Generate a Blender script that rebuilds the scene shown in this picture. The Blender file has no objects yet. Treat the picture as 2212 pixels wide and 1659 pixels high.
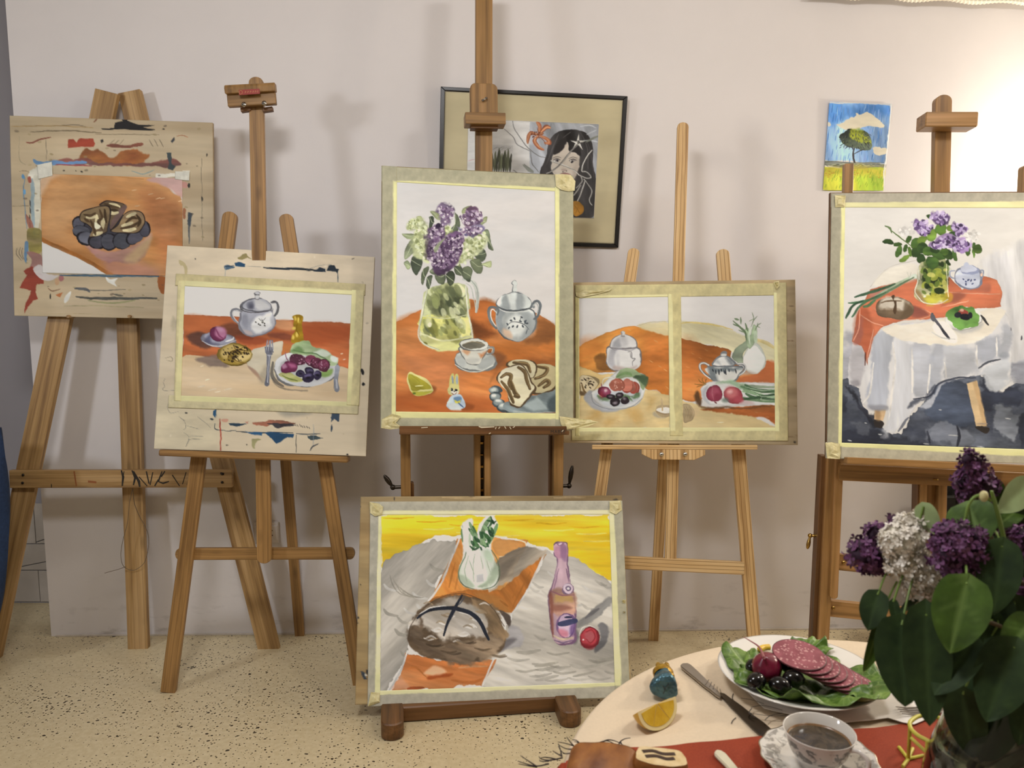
import bpy, bmesh, math, random
import numpy as np
from mathutils import Vector, Matrix

random.seed(7)
RNG = np.random.default_rng(11)
S = bpy.context.scene
COL = S.collection

# ---------------------------------------------------------------- camera, world, lights, exposure
F_PX, CX, CY, CAM_H, PITCH = 1661.0, 1106.0, 829.5, 1.40, math.radians(6.65)
cam = bpy.data.cameras.new('camera')
cam.sensor_width = 36.0
cam.lens = 36.0 * F_PX / 2212.0
cam.clip_start = 0.02
cam.dof.use_dof = True
cam.dof.focus_distance = 2.55
cam.dof.aperture_fstop = 8.0
camo = bpy.data.objects.new('camera', cam)
COL.objects.link(camo)
camo.location = (0, 0, CAM_H)
camo.rotation_euler = (math.radians(90) - PITCH, 0, 0)
S.camera = camo

W = bpy.data.worlds.new('world')
S.world = W
W.use_nodes = True
W.node_tree.nodes['Background'].inputs[0].default_value = (1.0, 0.95, 0.9, 1)
W.node_tree.nodes['Background'].inputs[1].default_value = 0.05


def lamp(name, kind, loc, power, color, size=0.3, target=None, spot=None):
    d = bpy.data.lights.new(name, kind)
    d.energy = power
    d.color = color
    if kind == 'AREA':
        d.shape = 'DISK'
        d.size = size
    else:
        d.shadow_soft_size = size
    if kind == 'SPOT':
        d.spot_size = math.radians(spot or 90)
        d.spot_blend = 0.9
    o = bpy.data.objects.new(name, d)
    COL.objects.link(o)
    o.location = loc
    if target is not None:
        o.rotation_euler = (Vector(target) - Vector(loc)).to_track_quat('-Z', 'Y').to_euler()
    return o


lamp('ceiling_lamp_right', 'AREA', (1.45, 1.0, 2.78), 22, (1.0, 0.97, 0.93), 0.35, (0.4, 2.7, 0.8))
lamp('low_left_lamp', 'AREA', (-2.7, 0.7, 2.05), 18, (0.92, 0.95, 1.0), 0.30, (-0.8, 2.8, 0.6))  # unseen low lamp from the left, well below the ceiling
lamp('middle_fill_lamp', 'AREA', (-0.5, 0.80, 2.78), 37, (0.98, 0.97, 0.97), 0.5, (-0.2, 2.3, 0.6))  # unseen fill lamp added to light the boards
lamp('still_life_lamp', 'AREA', (2.25, 1.75, 2.0), 15, (1.0, 0.88, 0.70), 0.16, (0.6, 0.95, 0.76))
lamp('wall_lamp', 'POINT', (2.20, 2.88, 1.84), 26, (1.0, 0.90, 0.74), 0.06)

S.view_settings.view_transform = 'Standard'
S.view_settings.look = 'None'
S.view_settings.exposure = -0.15
S.view_settings.gamma = 1.0
S.view_settings.use_curve_mapping = False
S.cycles.use_denoising = True
S.cycles.max_bounces = 8

# ---------------------------------------------------------------- geometry helpers
_cp, _sp = math.cos(PITCH), math.sin(PITCH)


def ray(px, py):
    x, y = (px - CX) / F_PX, -(py - CY) / F_PX
    return Vector((x, _cp + y * _sp, -_sp + y * _cp))


CAMP = Vector((0, 0, CAM_H))


def atz(px, py, z):
    d = ray(px, py)
    return CAMP + d * ((z - CAM_H) / d.z)


def aty(px, py, y):
    d = ray(px, py)
    return CAMP + d * (y / d.y)


def project(P):
    """world points (...,3) -> photograph pixels"""
    v = np.asarray(P, float) - np.array([0, 0, CAM_H])
    f = v[..., 1] * _cp - v[..., 2] * _sp
    u = v[..., 1] * _sp + v[..., 2] * _cp
    return CX + F_PX * v[..., 0] / f, CY - F_PX * u / f


class Plane:
    """a leaning plane: p origin, u right, v up, n towards the viewer's side"""

    def __init__(s, p, lean, yaw, roll=0.0):
        l, y, r = map(math.radians, (lean, yaw, roll))
        u, v = Vector((1, 0, 0)), Vector((0, math.sin(l), math.cos(l)))
        u, v = u * math.cos(r) + v * math.sin(r), -u * math.sin(r) + v * math.cos(r)
        R = Matrix.Rotation(y, 3, 'Z')
        s.p, s.u, s.v = Vector(p), R @ u, R @ v
        s.n = s.u.cross(s.v)
        if s.n.y > 0:
            s.n = -s.n

    def at(s, px, py, off=0.0):
        d = ray(px, py)
        o = s.p + s.n * off
        return CAMP + d * ((o - CAMP).dot(s.n) / d.dot(s.n))

    def shifted(s, off):
        q = Plane((0, 0, 0), 0, 0)
        q.p, q.u, q.v, q.n = s.p + s.n * off, s.u, s.v, s.n
        return q


def depth(P):
    v = Vector(P) - CAMP
    return v.y * _cp - v.z * _sp


def link(o):
    COL.objects.link(o)
    return o


def tag(o, label, cat=None, group=None, kind=None):
    if label:
        o['label'] = label
    if cat:
        o['category'] = cat
    if group:
        o['group'] = group
    if kind:
        o['kind'] = kind
    return o


def thing(name, label, cat, loc=(0, 0, 0), group=None):
    o = link(bpy.data.objects.new(name, None))
    o.empty_display_size = 0.05
    o.location = loc
    return tag(o, label, cat, group)


def mesh_obj(name, bm, mat, parent=None, M=None, smooth=False, label=None):
    me = bpy.data.meshes.new(name)
    if smooth is not False:
        for f in bm.faces:
            f.smooth = True
    bm.normal_update()
    bm.to_mesh(me)
    bm.free()
    if mat is not None:
        me.materials.append(mat)
    o = link(bpy.data.objects.new(name, me))
    place(o, parent, M)
    if smooth not in (False, True):
        me.set_sharp_from_angle(angle=math.radians(smooth))
    if label:
        o['label'] = label
    return o


def place(o, parent, M=None):
    M = M if M is not None else Matrix.Identity(4)
    if parent is not None:
        o.parent = parent
        o.matrix_local = world_of(parent).inverted() @ M
    else:
        o.matrix_local = M
    return o


def world_of(o):
    m = Matrix.LocRotScale(o.location, o.rotation_euler, o.scale)
    return world_of(o.parent) @ m if o.parent else m


def frame_matrix(origin, x, y, z):
    M = Matrix.Identity(4)
    for i, a in enumerate((x, y, z)):
        M[0][i], M[1][i], M[2][i] = a.x, a.y, a.z
    M.translation = origin
    return M


def prism(pts, t0, t1, bev=0.0, seg=1):
    """closed profile in local XZ extruded along local Y from t0 to t1"""
    bm = bmesh.new()
    a = [bm.verts.new((x, t0, z)) for x, z in pts]
    f = bm.faces.new(a)
    r = bmesh.ops.extrude_face_region(bm, geom=[f])
    bmesh.ops.translate(bm, vec=(0, t1 - t0, 0), verts=[v for v in r['geom'] if isinstance(v, bmesh.types.BMVert)])
    bmesh.ops.recalc_face_normals(bm, faces=bm.faces)
    if bev:
        bmesh.ops.bevel(bm, geom=bm.edges[:], offset=bev, segments=seg, affect='EDGES', clamp_overlap=True)
    return bm


def bar_bm(w, t, L, round0=False, round1=False, bev=0.0015):
    pts = []
    r = w / 2
    if round0:
        for k in range(9):
            a = math.pi + math.pi * k / 8
            pts.append((r * math.cos(a), r * 0.8 + r * 0.8 * math.sin(a)))
    else:
        pts += [(-r, 0), (r, 0)]
    if round1:
        for k in range(9):
            a = math.pi * k / 8
            pts.append((r * math.cos(a), L - r * 0.8 + r * 0.8 * math.sin(a)))
    else:
        pts += [(r, L), (-r, L)]
    return prism(pts, -t / 2, t / 2, bev)


def bar(name, parent, a, b, w, t, n, mat, round0=False, round1=False, bev=0.0015, label=None):
    """a bar whose local Z runs a->b, width along X, thickness along the normal n"""
    a, b = Vector(a), Vector(b)
    z = (b - a).normalized()
    y = (Vector(n) - z * z.dot(Vector(n))).normalized()
    x = y.cross(z)
    return mesh_obj(name, bar_bm(w, t, (b - a).length, round0, round1, bev), mat, parent,
                    frame_matrix(a, x, y, z), label=label)


def pbar(name, parent, pl, p0, p1, wpx, t, mat, off=0.0, **k):
    """bar between two photograph points on a plane, off metres towards the viewer; width in photograph pixels"""
    a, b = pl.at(*p0, off=off), pl.at(*p1, off=off)
    w = wpx * (depth(a) + depth(b)) / 2 / F_PX
    return bar(name, parent, a, b, w, t, pl.n, mat, **k)


def tube_bm(pts, r, seg=8, closed=False, bm=None, cap=True):
    bm = bm or bmesh.new()
    pts = [Vector(p) for p in pts]
    n = len(pts)
    rs = r if isinstance(r, (list, tuple)) else [r] * n
    rings = []
    up = Vector((0.13, 0.21, 0.97)).normalized()
    for i, p in enumerate(pts):
        if closed:
            d = pts[(i + 1) % n] - pts[i - 1]
        else:
            d = pts[min(i + 1, n - 1)] - pts[max(i - 1, 0)]
        d.normalize()
        x = d.cross(up)
        if x.length < 1e-3:
            x = d.cross(Vector((1, 0, 0)))
        x.normalize()
        y = x.cross(d)
        up = y
        rings.append([bm.verts.new(p + (x * math.cos(2 * math.pi * k / seg) + y * math.sin(2 * math.pi * k / seg)) * rs[i])
                      for k in range(seg)])
    for i in range(n if closed else n - 1):
        A, B = rings[i], rings[(i + 1) % n]
        for k in range(seg):
            bm.faces.new((A[k], A[(k + 1) % seg], B[(k + 1) % seg], B[k]))
    if cap and not closed:
        bm.faces.new(rings[0][::-1])
        bm.faces.new(rings[-1])
    return bm


def catmull(pts, n=6, closed=False):
    pts = [Vector(p) for p in pts]
    out = []
    m = len(pts)
    for i in range(m if closed else m - 1):
        g = lambda j: pts[j % m] if closed else pts[max(0, min(m - 1, j))]
        a, b, c, d = g(i - 1), g(i), g(i + 1), g(i + 2)
        for k in range(n):
            t = k / n
            out.append(0.5 * ((2 * b) + (c - a) * t + (2 * a - 5 * b + 4 * c - d) * t * t + (3 * b - a - 3 * c + d) * t ** 3))
    if not closed:
        out.append(pts[-1])
    return out


def lathe_bm(prof, seg=32, bm=None, lobes=0, amp=0.0, cap0=False, cap1=False):
    """profile [(r,z)] about Z; lobes/amp give a fluted rim"""
    bm = bm or bmesh.new()
    rings = []
    for (r, z) in prof:
        ring = []
        for k in range(seg):
            a = 2 * math.pi * k / seg
            rr = r * (1 + amp * math.cos(lobes * a)) if lobes else r
            ring.append(bm.verts.new((rr * math.cos(a), rr * math.sin(a), z)))
        rings.append(ring)
    for A, B in zip(rings, rings[1:]):
        for k in range(seg):
            bm.faces.new((A[k], A[(k + 1) % seg], B[(k + 1) % seg], B[k]))
    if cap0:
        bm.faces.new(rings[0][::-1])
    if cap1:
        bm.faces.new(rings[-1])
    return bm


def box_bm(sx, sy, sz, bev=0.0, bm=None, seg=1):
    b = bmesh.new()
    bmesh.ops.create_cube(b, size=1)
    bmesh.ops.scale(b, vec=(sx, sy, sz), verts=b.verts)
    if bev:
        bmesh.ops.bevel(b, geom=b.edges[:], offset=bev, segments=seg, affect='EDGES')
    return b


def sphere_bm(r, seg=20, rings=12, scale=(1, 1, 1)):
    b = bmesh.new()
    bmesh.ops.create_uvsphere(b, u_segments=seg, v_segments=rings, radius=r)
    bmesh.ops.scale(b, vec=scale, verts=b.verts)
    return b


def T(x, y=None, z=None):
    return Matrix.Translation(x if y is None else (x, y, z))


def aim(origin, direction, roll=0.0):
    """matrix whose Z looks along direction"""
    q = Vector(direction).to_track_quat('Z', 'Y')
    return T(origin) @ q.to_matrix().to_4x4() @ Matrix.Rotation(roll, 4, 'Z')


# ---------------------------------------------------------------- materials
def lin(c):
    c = c.lstrip('#')
    v = [int(c[i:i + 2], 16) / 255 for i in (0, 2, 4)]
    return tuple(x / 12.92 if x <= 0.04045 else ((x + 0.055) / 1.055) ** 2.4 for x in v)


class NT:
    def __init__(s, name):
        s.m = bpy.data.materials.new(name)
        s.m.use_nodes = True
        s.t = s.m.node_tree
        s.b = s.t.nodes['Principled BSDF']

    def n(s, kind, **k):
        o = s.t.nodes.new(kind)
        for a, v in k.items():
            setattr(o, a, v)
        return o

    def l(s, a, b):
        s.t.links.new(a, b)

    def coord(s, kind='Object', scale=(1, 1, 1), rand=True, loc=(0, 0, 0)):
        c = s.n('ShaderNodeTexCoord')
        mp = s.n('ShaderNodeMapping')
        mp.inputs['Scale'].default_value = scale
        mp.inputs['Location'].default_value = loc
        s.l(c.outputs[kind], mp.inputs[0])
        if rand:
            oi = s.n('ShaderNodeObjectInfo')
            mu = s.n('ShaderNodeMath', operation='MULTIPLY')
            mu.inputs[1].default_value = 37.0
            s.l(oi.outputs['Random'], mu.inputs[0])
            ad = s.n('ShaderNodeVectorMath', operation='ADD')
            s.l(mp.outputs[0], ad.inputs[0])
            s.l(mu.outputs[0], ad.inputs[1])
            return ad.outputs[0]
        return mp.outputs[0]

    def noise(s, vec, scale=1.0, detail=3.0, rough=0.5, dist=0.0):
        o = s.n('ShaderNodeTexNoise')
        o.inputs['Scale'].default_value = scale
        o.inputs['Detail'].default_value = detail
        o.inputs['Roughness'].default_value = rough
        o.inputs['Distortion'].default_value = dist
        s.l(vec, o.inputs['Vector'])
        return o.outputs['Fac']

    def ramp(s, fac, stops):
        o = s.n('ShaderNodeValToRGB')
        e = o.color_ramp.elements
        while len(e) < len(stops):
            e.new(0.5)
        for el, (p, c) in zip(e, stops):
            el.position = p
            el.color = (*(lin(c) if isinstance(c, str) else c), 1)
        s.l(fac, o.inputs[0])
        return o.outputs[0]

    def mix(s, fac, a, b, mode='MIX'):
        o = s.n('ShaderNodeMix', data_type='RGBA', blend_type=mode)
        for v, i in ((fac, 0), (a, 6), (b, 7)):
            if isinstance(v, (int, float)):
                o.inputs[i].default_value = v
            elif isinstance(v, (str, tuple)):
                o.inputs[i].default_value = (*(lin(v) if isinstance(v, str) else v), 1)
            else:
                s.l(v, o.inputs[i])
        return o.outputs[2]

    def math(s, op, a, b=0.0, clamp=False):
        o = s.n('ShaderNodeMath', operation=op)
        o.use_clamp = clamp
        for v, i in ((a, 0), (b, 1)):
            if isinstance(v, (int, float)):
                o.inputs[i].default_value = v
            else:
                s.l(v, o.inputs[i])
        return o.outputs[0]

    def bump(s, h, strength=0.3, dist=0.002):
        o = s.n('ShaderNodeBump')
        o.inputs['Strength'].default_value = strength
        o.inputs['Distance'].default_value = dist
        s.l(h, o.inputs['Height'])
        s.l(o.outputs[0], s.b.inputs['Normal'])

    def out(s, color=None, rough=None, **k):
        if color is not None:
            if isinstance(color, (str, tuple)):
                s.b.inputs['Base Color'].default_value = (*(lin(color) if isinstance(color, str) else color), 1)
            else:
                s.l(color, s.b.inputs['Base Color'])
        if rough is not None:
            s.b.inputs['Roughness'].default_value = rough
        for a, v in k.items():
            s.b.inputs[a.replace('_', ' ')].default_value = v
        return s.m


def wood(name, light, mid, dark, line=0.5, rough=0.45, knots=True, wave=22.0):
    s = NT(name)
    v = s.coord('Object', (38, 38, 1.7))
    f = s.noise(v, 1.0, 4, 0.6, 0.3)
    base = s.ramp(f, [(0.3, dark), (0.5, mid), (0.72, light)])
    v2 = s.coord('Object', (1, 1, 0.12))
    wv = s.n('ShaderNodeTexWave', wave_type='BANDS', bands_direction='X')
    wv.inputs['Scale'].default_value = wave
    wv.inputs['Distortion'].default_value = 3.2
    wv.inputs['Detail'].default_value = 2.0
    wv.inputs['Detail Scale'].default_value = 0.9
    s.l(v2, wv.inputs['Vector'])
    ln = s.ramp(wv.outputs['Fac'], [(0.0, (1, 1, 1)), (0.12, (0, 0, 0)), (1.0, (0, 0, 0))])
    c = s.mix(s.math('MULTIPLY', ln, line), base, dark)
    if knots:
        v3 = s.coord('Object', (16, 16, 5.5))
        vo = s.n('ShaderNodeTexVoronoi')
        vo.inputs['Scale'].default_value = 1.0
        s.l(v3, vo.inputs['Vector'])
        k = s.ramp(vo.outputs['Distance'], [(0.0, (1, 1, 1)), (0.10, (0.6, 0.6, 0.6)), (0.2, (0, 0, 0))])
        c = s.mix(s.math('MULTIPLY', k, 0.5), c, tuple(x * 0.45 for x in lin(dark)))
    s.bump(f, 0.12, 0.001)
    return s.out(c, rough)


def plain(name, color, rough=0.5, var=0.0, scale=30.0, **k):
    s = NT(name)
    if var:
        f = s.noise(s.coord('Object', (1, 1, 1)), scale, 4)
        L = lin(color)
        c = s.ramp(f, [(0.3, tuple(x * (1 - var) for x in L)), (0.7, tuple(min(1, x * (1 + var)) for x in L))])
        s.bump(f, 0.1, 0.001)
        return s.out(c, rough, **k)
    return s.out(color, rough, **k)


M = {}
M['pine'] = wood('pine_planks', 'c4a273', 'ab8857', '7f5f3a', 0.35, 0.5, wave=16)
M['pine_line'] = wood('striped_pine', 'e3c595', 'd3ae78', '8d6537', 0.85, 0.45, False, 24)
M['honey'] = wood('honey_pine', 'b48a55', '9a7545', '6b4c2a', 0.5, 0.4, True, 20)
M['beech'] = wood('oiled_beech', 'a98152', '8f6c3e', '654828', 0.22, 0.4, False, 14)
M['walnut'] = wood('dark_beech', '7d5632', '66431f', '402814', 0.3, 0.45, False, 16)
M['orange_beech'] = wood('orange_beech', 'b3885a', '9b7443', '70502b', 0.25, 0.38, False, 9)
M['dark_metal'] = plain('dark_metal', '3a342e', 0.35, Metallic=0.9)
M['steel'] = plain('polished_steel', 'bdb8b0', 0.22, Metallic=1.0)
M['brass'] = plain('brass', 'b09050', 0.25, Metallic=1.0)
M['black_paint'] = plain('black_lacquer', '14110f', 0.35)


def attr_mat(name, rough=0.8, bump=0.08, bscale=900.0, spec=0.3):
    s = NT(name)
    a = s.n('ShaderNodeAttribute', attribute_name='Col')
    f = s.noise(s.coord('Object', (1, 1, 1), False), bscale, 2)
    s.bump(f, bump, 0.0005)
    s.b.inputs['Specular IOR Level'].default_value = spec
    return s.out(a.outputs['Color'], rough)


M['paper'] = attr_mat('painted_paper', 0.85)
M['board'] = attr_mat('drawing_board_face', 0.6, 0.1, 300)
M['tape'] = attr_mat('masking_tape', 0.55, 0.35, 260, 0.4)


# ---------------------------------------------------------------- painter: colours laid on the fine grid of a sheet
NZ = 512
def _noise_field(seed, octs=(4, 8, 16, 32, 64)):
    r = np.random.default_rng(seed)
    out = np.zeros((NZ, NZ))
    amp = 1.0
    for o in octs:
        g = r.random((o, o))
        t = np.arange(NZ) * o / NZ
        i = t.astype(int)
        f = t - i
        f = f * f * (3 - 2 * f)
        j = (i + 1) % o
        R0 = g[i][:, i] * (1 - f) + g[i][:, j] * f
        R1 = g[j][:, i] * (1 - f) + g[j][:, j] * f
        out += amp * (R0 * (1 - f)[:, None] + R1 * f[:, None])
        amp *= 0.62
    out -= out.mean()
    return out / out.std()


NF = [_noise_field(s) for s in (1, 2, 3)]


def nz(k, x, y, scale=1.0, ang=0.0, stretch=1.0, ox=0.0):
    """noise about N(0,1); scale = texels of the field per pixel"""
    if ang or stretch != 1.0:
        c, s = math.cos(ang), math.sin(ang)
        x, y = (x * c + y * s) / stretch, -x * s + y * c
    xi = x * scale + ox * 91.7
    yi = y * scale + ox * 57.3
    i, j = np.floor(xi).astype(int), np.floor(yi).astype(int)
    fx, fy = xi - i, yi - j
    f = NF[k]
    i0, i1, j0, j1 = i % NZ, (i + 1) % NZ, j % NZ, (j + 1) % NZ
    return (f[j0, i0] * (1 - fx) + f[j0, i1] * fx) * (1 - fy) + (f[j1, i0] * (1 - fx) + f[j1, i1] * fx) * fy


def poly_sd(X, Y, pts):
    d = np.full(X.shape, 1e9)
    ins = np.zeros(X.shape, bool)
    n = len(pts)
    for i in range(n):
        ax, ay = pts[i]
        bx, by = pts[(i + 1) % n]
        ex, ey = bx - ax, by - ay
        L = ex * ex + ey * ey
        if L < 1e-9:
            continue
        wx, wy = X - ax, Y - ay
        t = np.clip((wx * ex + wy * ey) / L, 0, 1)
        d = np.minimum(d, (wx - ex * t) ** 2 + (wy - ey * t) ** 2)
        c = (ay > Y) != (by > Y)
        if abs(ey) > 1e-9:
            ins ^= c & (X < ex * (Y - ay) / ey + ax)
    d = np.sqrt(d)
    return np.where(ins, -d, d)


class Canvas:
    def __init__(s, corners, texel, base, gain, cell=None):
        """corners TL,TR,BR,BL as 3D points; texel in photograph pixels; gain = colour the photograph shows for bare white paper"""
        C = [np.array(c, float) for c in corners]
        pc = [np.array(project(c)) for c in C]
        wpx = max(np.linalg.norm(pc[1] - pc[0]), np.linalg.norm(pc[2] - pc[3]))
        hpx = max(np.linalg.norm(pc[3] - pc[0]), np.linalg.norm(pc[2] - pc[1]))
        s.nx, s.ny = max(2, int(wpx / texel) + 1), max(2, int(hpx / texel) + 1)
        a = np.linspace(0, 1, s.nx)[None, :, None]
        b = np.linspace(0, 1, s.ny)[:, None, None]
        s.P = (C[0] * (1 - a) + C[1] * a) * (1 - b) + (C[3] * (1 - a) + C[2] * a) * b
        s.X, s.Y = project(s.P)
        s.c = np.ones((s.ny, s.nx, 3)) * np.array(s.hexc(base))
        s.gain = np.array(lin(gain))
        s.rx0, s.rx1 = s.X.min(0), s.X.max(0)
        s.ry0, s.ry1 = s.Y.min(1), s.Y.max(1)
        s.o = (0, 0, 1)
        s.seed = 0.0

    @staticmethod
    def hexc(c):
        return [int(c[i:i + 2], 16) / 255 for i in (0, 2, 4)]

    def z(s, x0, y0, sc):
        s.o = (x0, y0, sc)

    def px(s, pts):
        x0, y0, sc = s.o
        return [(x0 + p[0] / sc, y0 + p[1] / sc) for p in pts]

    def _win(s, pts, m):
        xs, ys = [p[0] for p in pts], [p[1] for p in pts]
        c = np.where((s.rx1 >= min(xs) - m) & (s.rx0 <= max(xs) + m))[0]
        r = np.where((s.ry1 >= min(ys) - m) & (s.ry0 <= max(ys) + m))[0]
        if len(c) == 0 or len(r) == 0:
            return None
        return slice(r[0], r[-1] + 1), slice(c[0], c[-1] + 1)

    def _lay(s, w, m, sd, X, Y, col, a, tex, col2, ang, st, grad, edge, mode):
        k = np.array(s.hexc(col))
        s.seed += 1.37
        if col2:
            k2 = np.array(s.hexc(col2))
            if grad:
                (x0, y0), (x1, y1) = s.px(grad)
                L = (x1 - x0) ** 2 + (y1 - y0) ** 2
                t = ((X - x0) * (x1 - x0) + (Y - y0) * (y1 - y0)) / L + 0.12 * nz(1, X, Y, 2.0, ang, st, s.seed)
            else:
                t = 0.5 + 0.45 * nz(1, X, Y, 1.6, ang, st, s.seed)
            t = np.clip(t, 0, 1)[..., None]
            kk = k * (1 - t) + k2 * t
        else:
            kk = np.ones(X.shape + (3,)) * k
        if tex:
            kk = kk * (1 + tex * nz(2, X, Y, 3.2, ang, st, s.seed + 3))[..., None]
        if edge:
            kk = kk * (1 - edge * np.exp(-np.abs(sd) / 1.8))[..., None]
        al = (m * a)[..., None]
        if mode == 'mul':
            kk = s.c[w] * kk
        s.c[w] = s.c[w] * (1 - al) + np.clip(kk, 0, 1) * al

    def p(s, pts, col, a=1.0, soft=1.2, warp=1.2, tex=0.05, col2=None, ang=0.0, st=3.0, grad=None, edge=0.0, sm=True, mode=None, raw=False):
        q = pts if raw else s.px(pts)
        if sm and len(q) > 3:
            q = [(v.x, v.y) for v in catmull([(x, y, 0) for x, y in q], 4, True)]
        w = s._win(q, soft + 2 * warp + 2)
        if w is None:
            return
        X, Y = s.X[w], s.Y[w]
        s.seed += 0.71
        wx = X + warp * nz(0, X, Y, 2.2, 0, 1, s.seed) if warp else X
        wy = Y + warp * nz(1, X, Y, 2.2, 0, 1, s.seed + 5) if warp else Y
        sd = poly_sd(wx, wy, q)
        m = np.clip(0.5 - sd / soft, 0, 1)
        if soft > 6:
            m = m * m * (3 - 2 * m)
        s._lay(w, m, sd, X, Y, col, a, tex, col2, ang, st, grad, edge, mode)

    def e(s, cx, cy, rx, ry, col, rot=0.0, **k):
        c, n = math.cos(rot), math.sin(rot)
        s.p([(cx + rx * math.cos(t) * c - ry * math.sin(t) * n, cy + rx * math.cos(t) * n + ry * math.sin(t) * c)
             for t in [2 * math.pi * i / 14 for i in range(14)]], col, sm=False, **k)

    def s_(s, pts, wd, col, a=1.0, taper=0.5, warp=0.6, tex=0.08, soft=1.0, sm=True, col2=None):
        """brush stroke; wd in zoom pixels"""
        q = s.px(pts)
        if sm and len(q) > 2:
            q = [(v.x, v.y) for v in catmull([(x, y, 0) for x, y in q], 4)]
        r = wd / s.o[2] / 2
        w = s._win(q, r + 3)
        if w is None:
            return
        X, Y = s.X[w], s.Y[w]
        s.seed += 0.5
        wx = X + warp * nz(0, X, Y, 2.5, 0, 1, s.seed)
        wy = Y + warp * nz(1, X, Y, 2.5, 0, 1, s.seed)
        best = np.full(X.shape, 1e9)
        n = len(q) - 1
        for i in range(n):
            (ax, ay), (bx, by) = q[i], q[i + 1]
            ex, ey = bx - ax, by - ay
            L = ex * ex + ey * ey + 1e-9
            t = np.clip(((wx - ax) * ex + (wy - ay) * ey) / L, 0, 1)
            d = np.hypot(wx - ax - ex * t, wy - ay - ey * t)
            u = (i + t) / n
            rr = r * (1 - taper * np.abs(2 * u - 1) ** 2)
            best = np.minimum(best, d - rr)
        m = np.clip(0.5 - best / soft, 0, 1)
        s._lay(w, m, best, X, Y, col, a, tex, col2, 0, 1, None, 0, None)

    def scat(s, pts, n, size, cols, seed=1, aspect=1.0, ang=None, a=0.9, soft=1.0):
        """n small dabs inside a polygon; sizes in zoom pixels"""
        r = np.random.default_rng(seed)
        q = np.array(pts, float)
        lo, hi = q.min(0), q.max(0)
        done = 0
        tries = 0
        while done < n and tries < n * 20:
            tries += 1
            x, y = lo + (hi - lo) * r.random(2)
            if poly_sd(np.array([x]), np.array([y]), pts)[0] > 0:
                continue
            z = size * (0.55 + 0.9 * r.random())
            c = cols[r.integers(len(cols))]
            s.e(x, y, z * aspect, z, c, rot=(r.random() * 3.14 if ang is None else ang + 0.5 * (r.random() - 0.5)), a=a, soft=soft, warp=0.5)
            done += 1

    def colours(s):
        """photograph colours -> surface colours"""
        c = np.clip(s.c, 0, 1)
        d = np.clip(c[..., :1] - c[..., 1:2], 0, 1)
        c = c * (1 - .14 * d / (c[..., :1] + 1e-3))
        c[..., 1:2] += .07 * d
        c[..., 2:] += .03 * d
        L = np.where(c <= 0.04045, c / 12.92, ((c + 0.055) / 1.055) ** 2.4)
        return np.clip(L / s.gain * 0.80, 0.004, 0.92)

    def build(s, name, mat, parent=None, thick=0.0006, n=None, edge=None, origin=None, relief=0.0):
        """sheet with the painted face in front, edges and a back"""
        ny, nx = s.ny, s.nx
        P = s.P.reshape(-1, 3)
        nrm = np.array(n, float)
        if relief:
            P = P + nrm * (relief * nz(0, s.X, s.Y, 1.0).reshape(-1, 1))
        col = s.colours().reshape(-1, 3)
        idx = np.arange(ny * nx).reshape(ny, nx)
        quads = np.stack([idx[:-1, :-1], idx[1:, :-1], idx[1:, 1:], idx[:-1, 1:]], -1).reshape(-1, 4)
        per = np.concatenate([idx[0, :], idx[1:, -1], idx[-1, -2::-1], idx[-2:0:-1, 0]])
        back = P[per] - nrm * thick
        m = len(per)
        b0 = ny * nx
        k = np.arange(m)
        k2 = (k + 1) % m
        side = np.stack([per[k], per[k2], b0 + k2, b0 + k], -1)
        V = np.concatenate([P, back])
        ec = np.array(edge if edge is not None else [0, 0, 0], float)
        colb = np.tile(ec, (m, 1)) if edge is not None else col[per]
        colr = np.concatenate([col, colb])
        org = np.array(origin if origin is not None else V.mean(0))
        me = bpy.data.meshes.new(name)
        F4 = np.concatenate([quads, side])
        nf = len(F4)
        ngon = b0 + k
        loops = np.concatenate([F4.ravel(), ngon])
        me.vertices.add(len(V))
        me.vertices.foreach_set('co', (V - org).astype(np.float32).ravel())
        me.loops.add(len(loops))
        me.loops.foreach_set('vertex_index', loops.astype(np.int32))
        me.polygons.add(nf + 1)
        me.polygons.foreach_set('loop_start', np.concatenate([np.arange(nf) * 4, [nf * 4]]).astype(np.int32))
        me.polygons.foreach_set('loop_total', np.concatenate([np.full(nf, 4), [m]]).astype(np.int32))
        at = me.color_attributes.new('Col', 'FLOAT_COLOR', 'POINT')
        at.data.foreach_set('color', np.concatenate([colr, np.ones((len(colr), 1))], 1).astype(np.float32).ravel())
        me.update(calc_edges=True)
        me.validate()
        me.materials.append(mat)
        o = link(bpy.data.objects.new(name, me))
        place(o, parent, T(Vector(org)))
        return o


# ---------------------------------------------------------------- the room
def struct(name, bm, mat, parent=None, M=None):
    o = mesh_obj(name, bm, mat, parent, M)
    if parent is None:
        o['kind'] = 'structure'
    return o


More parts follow.
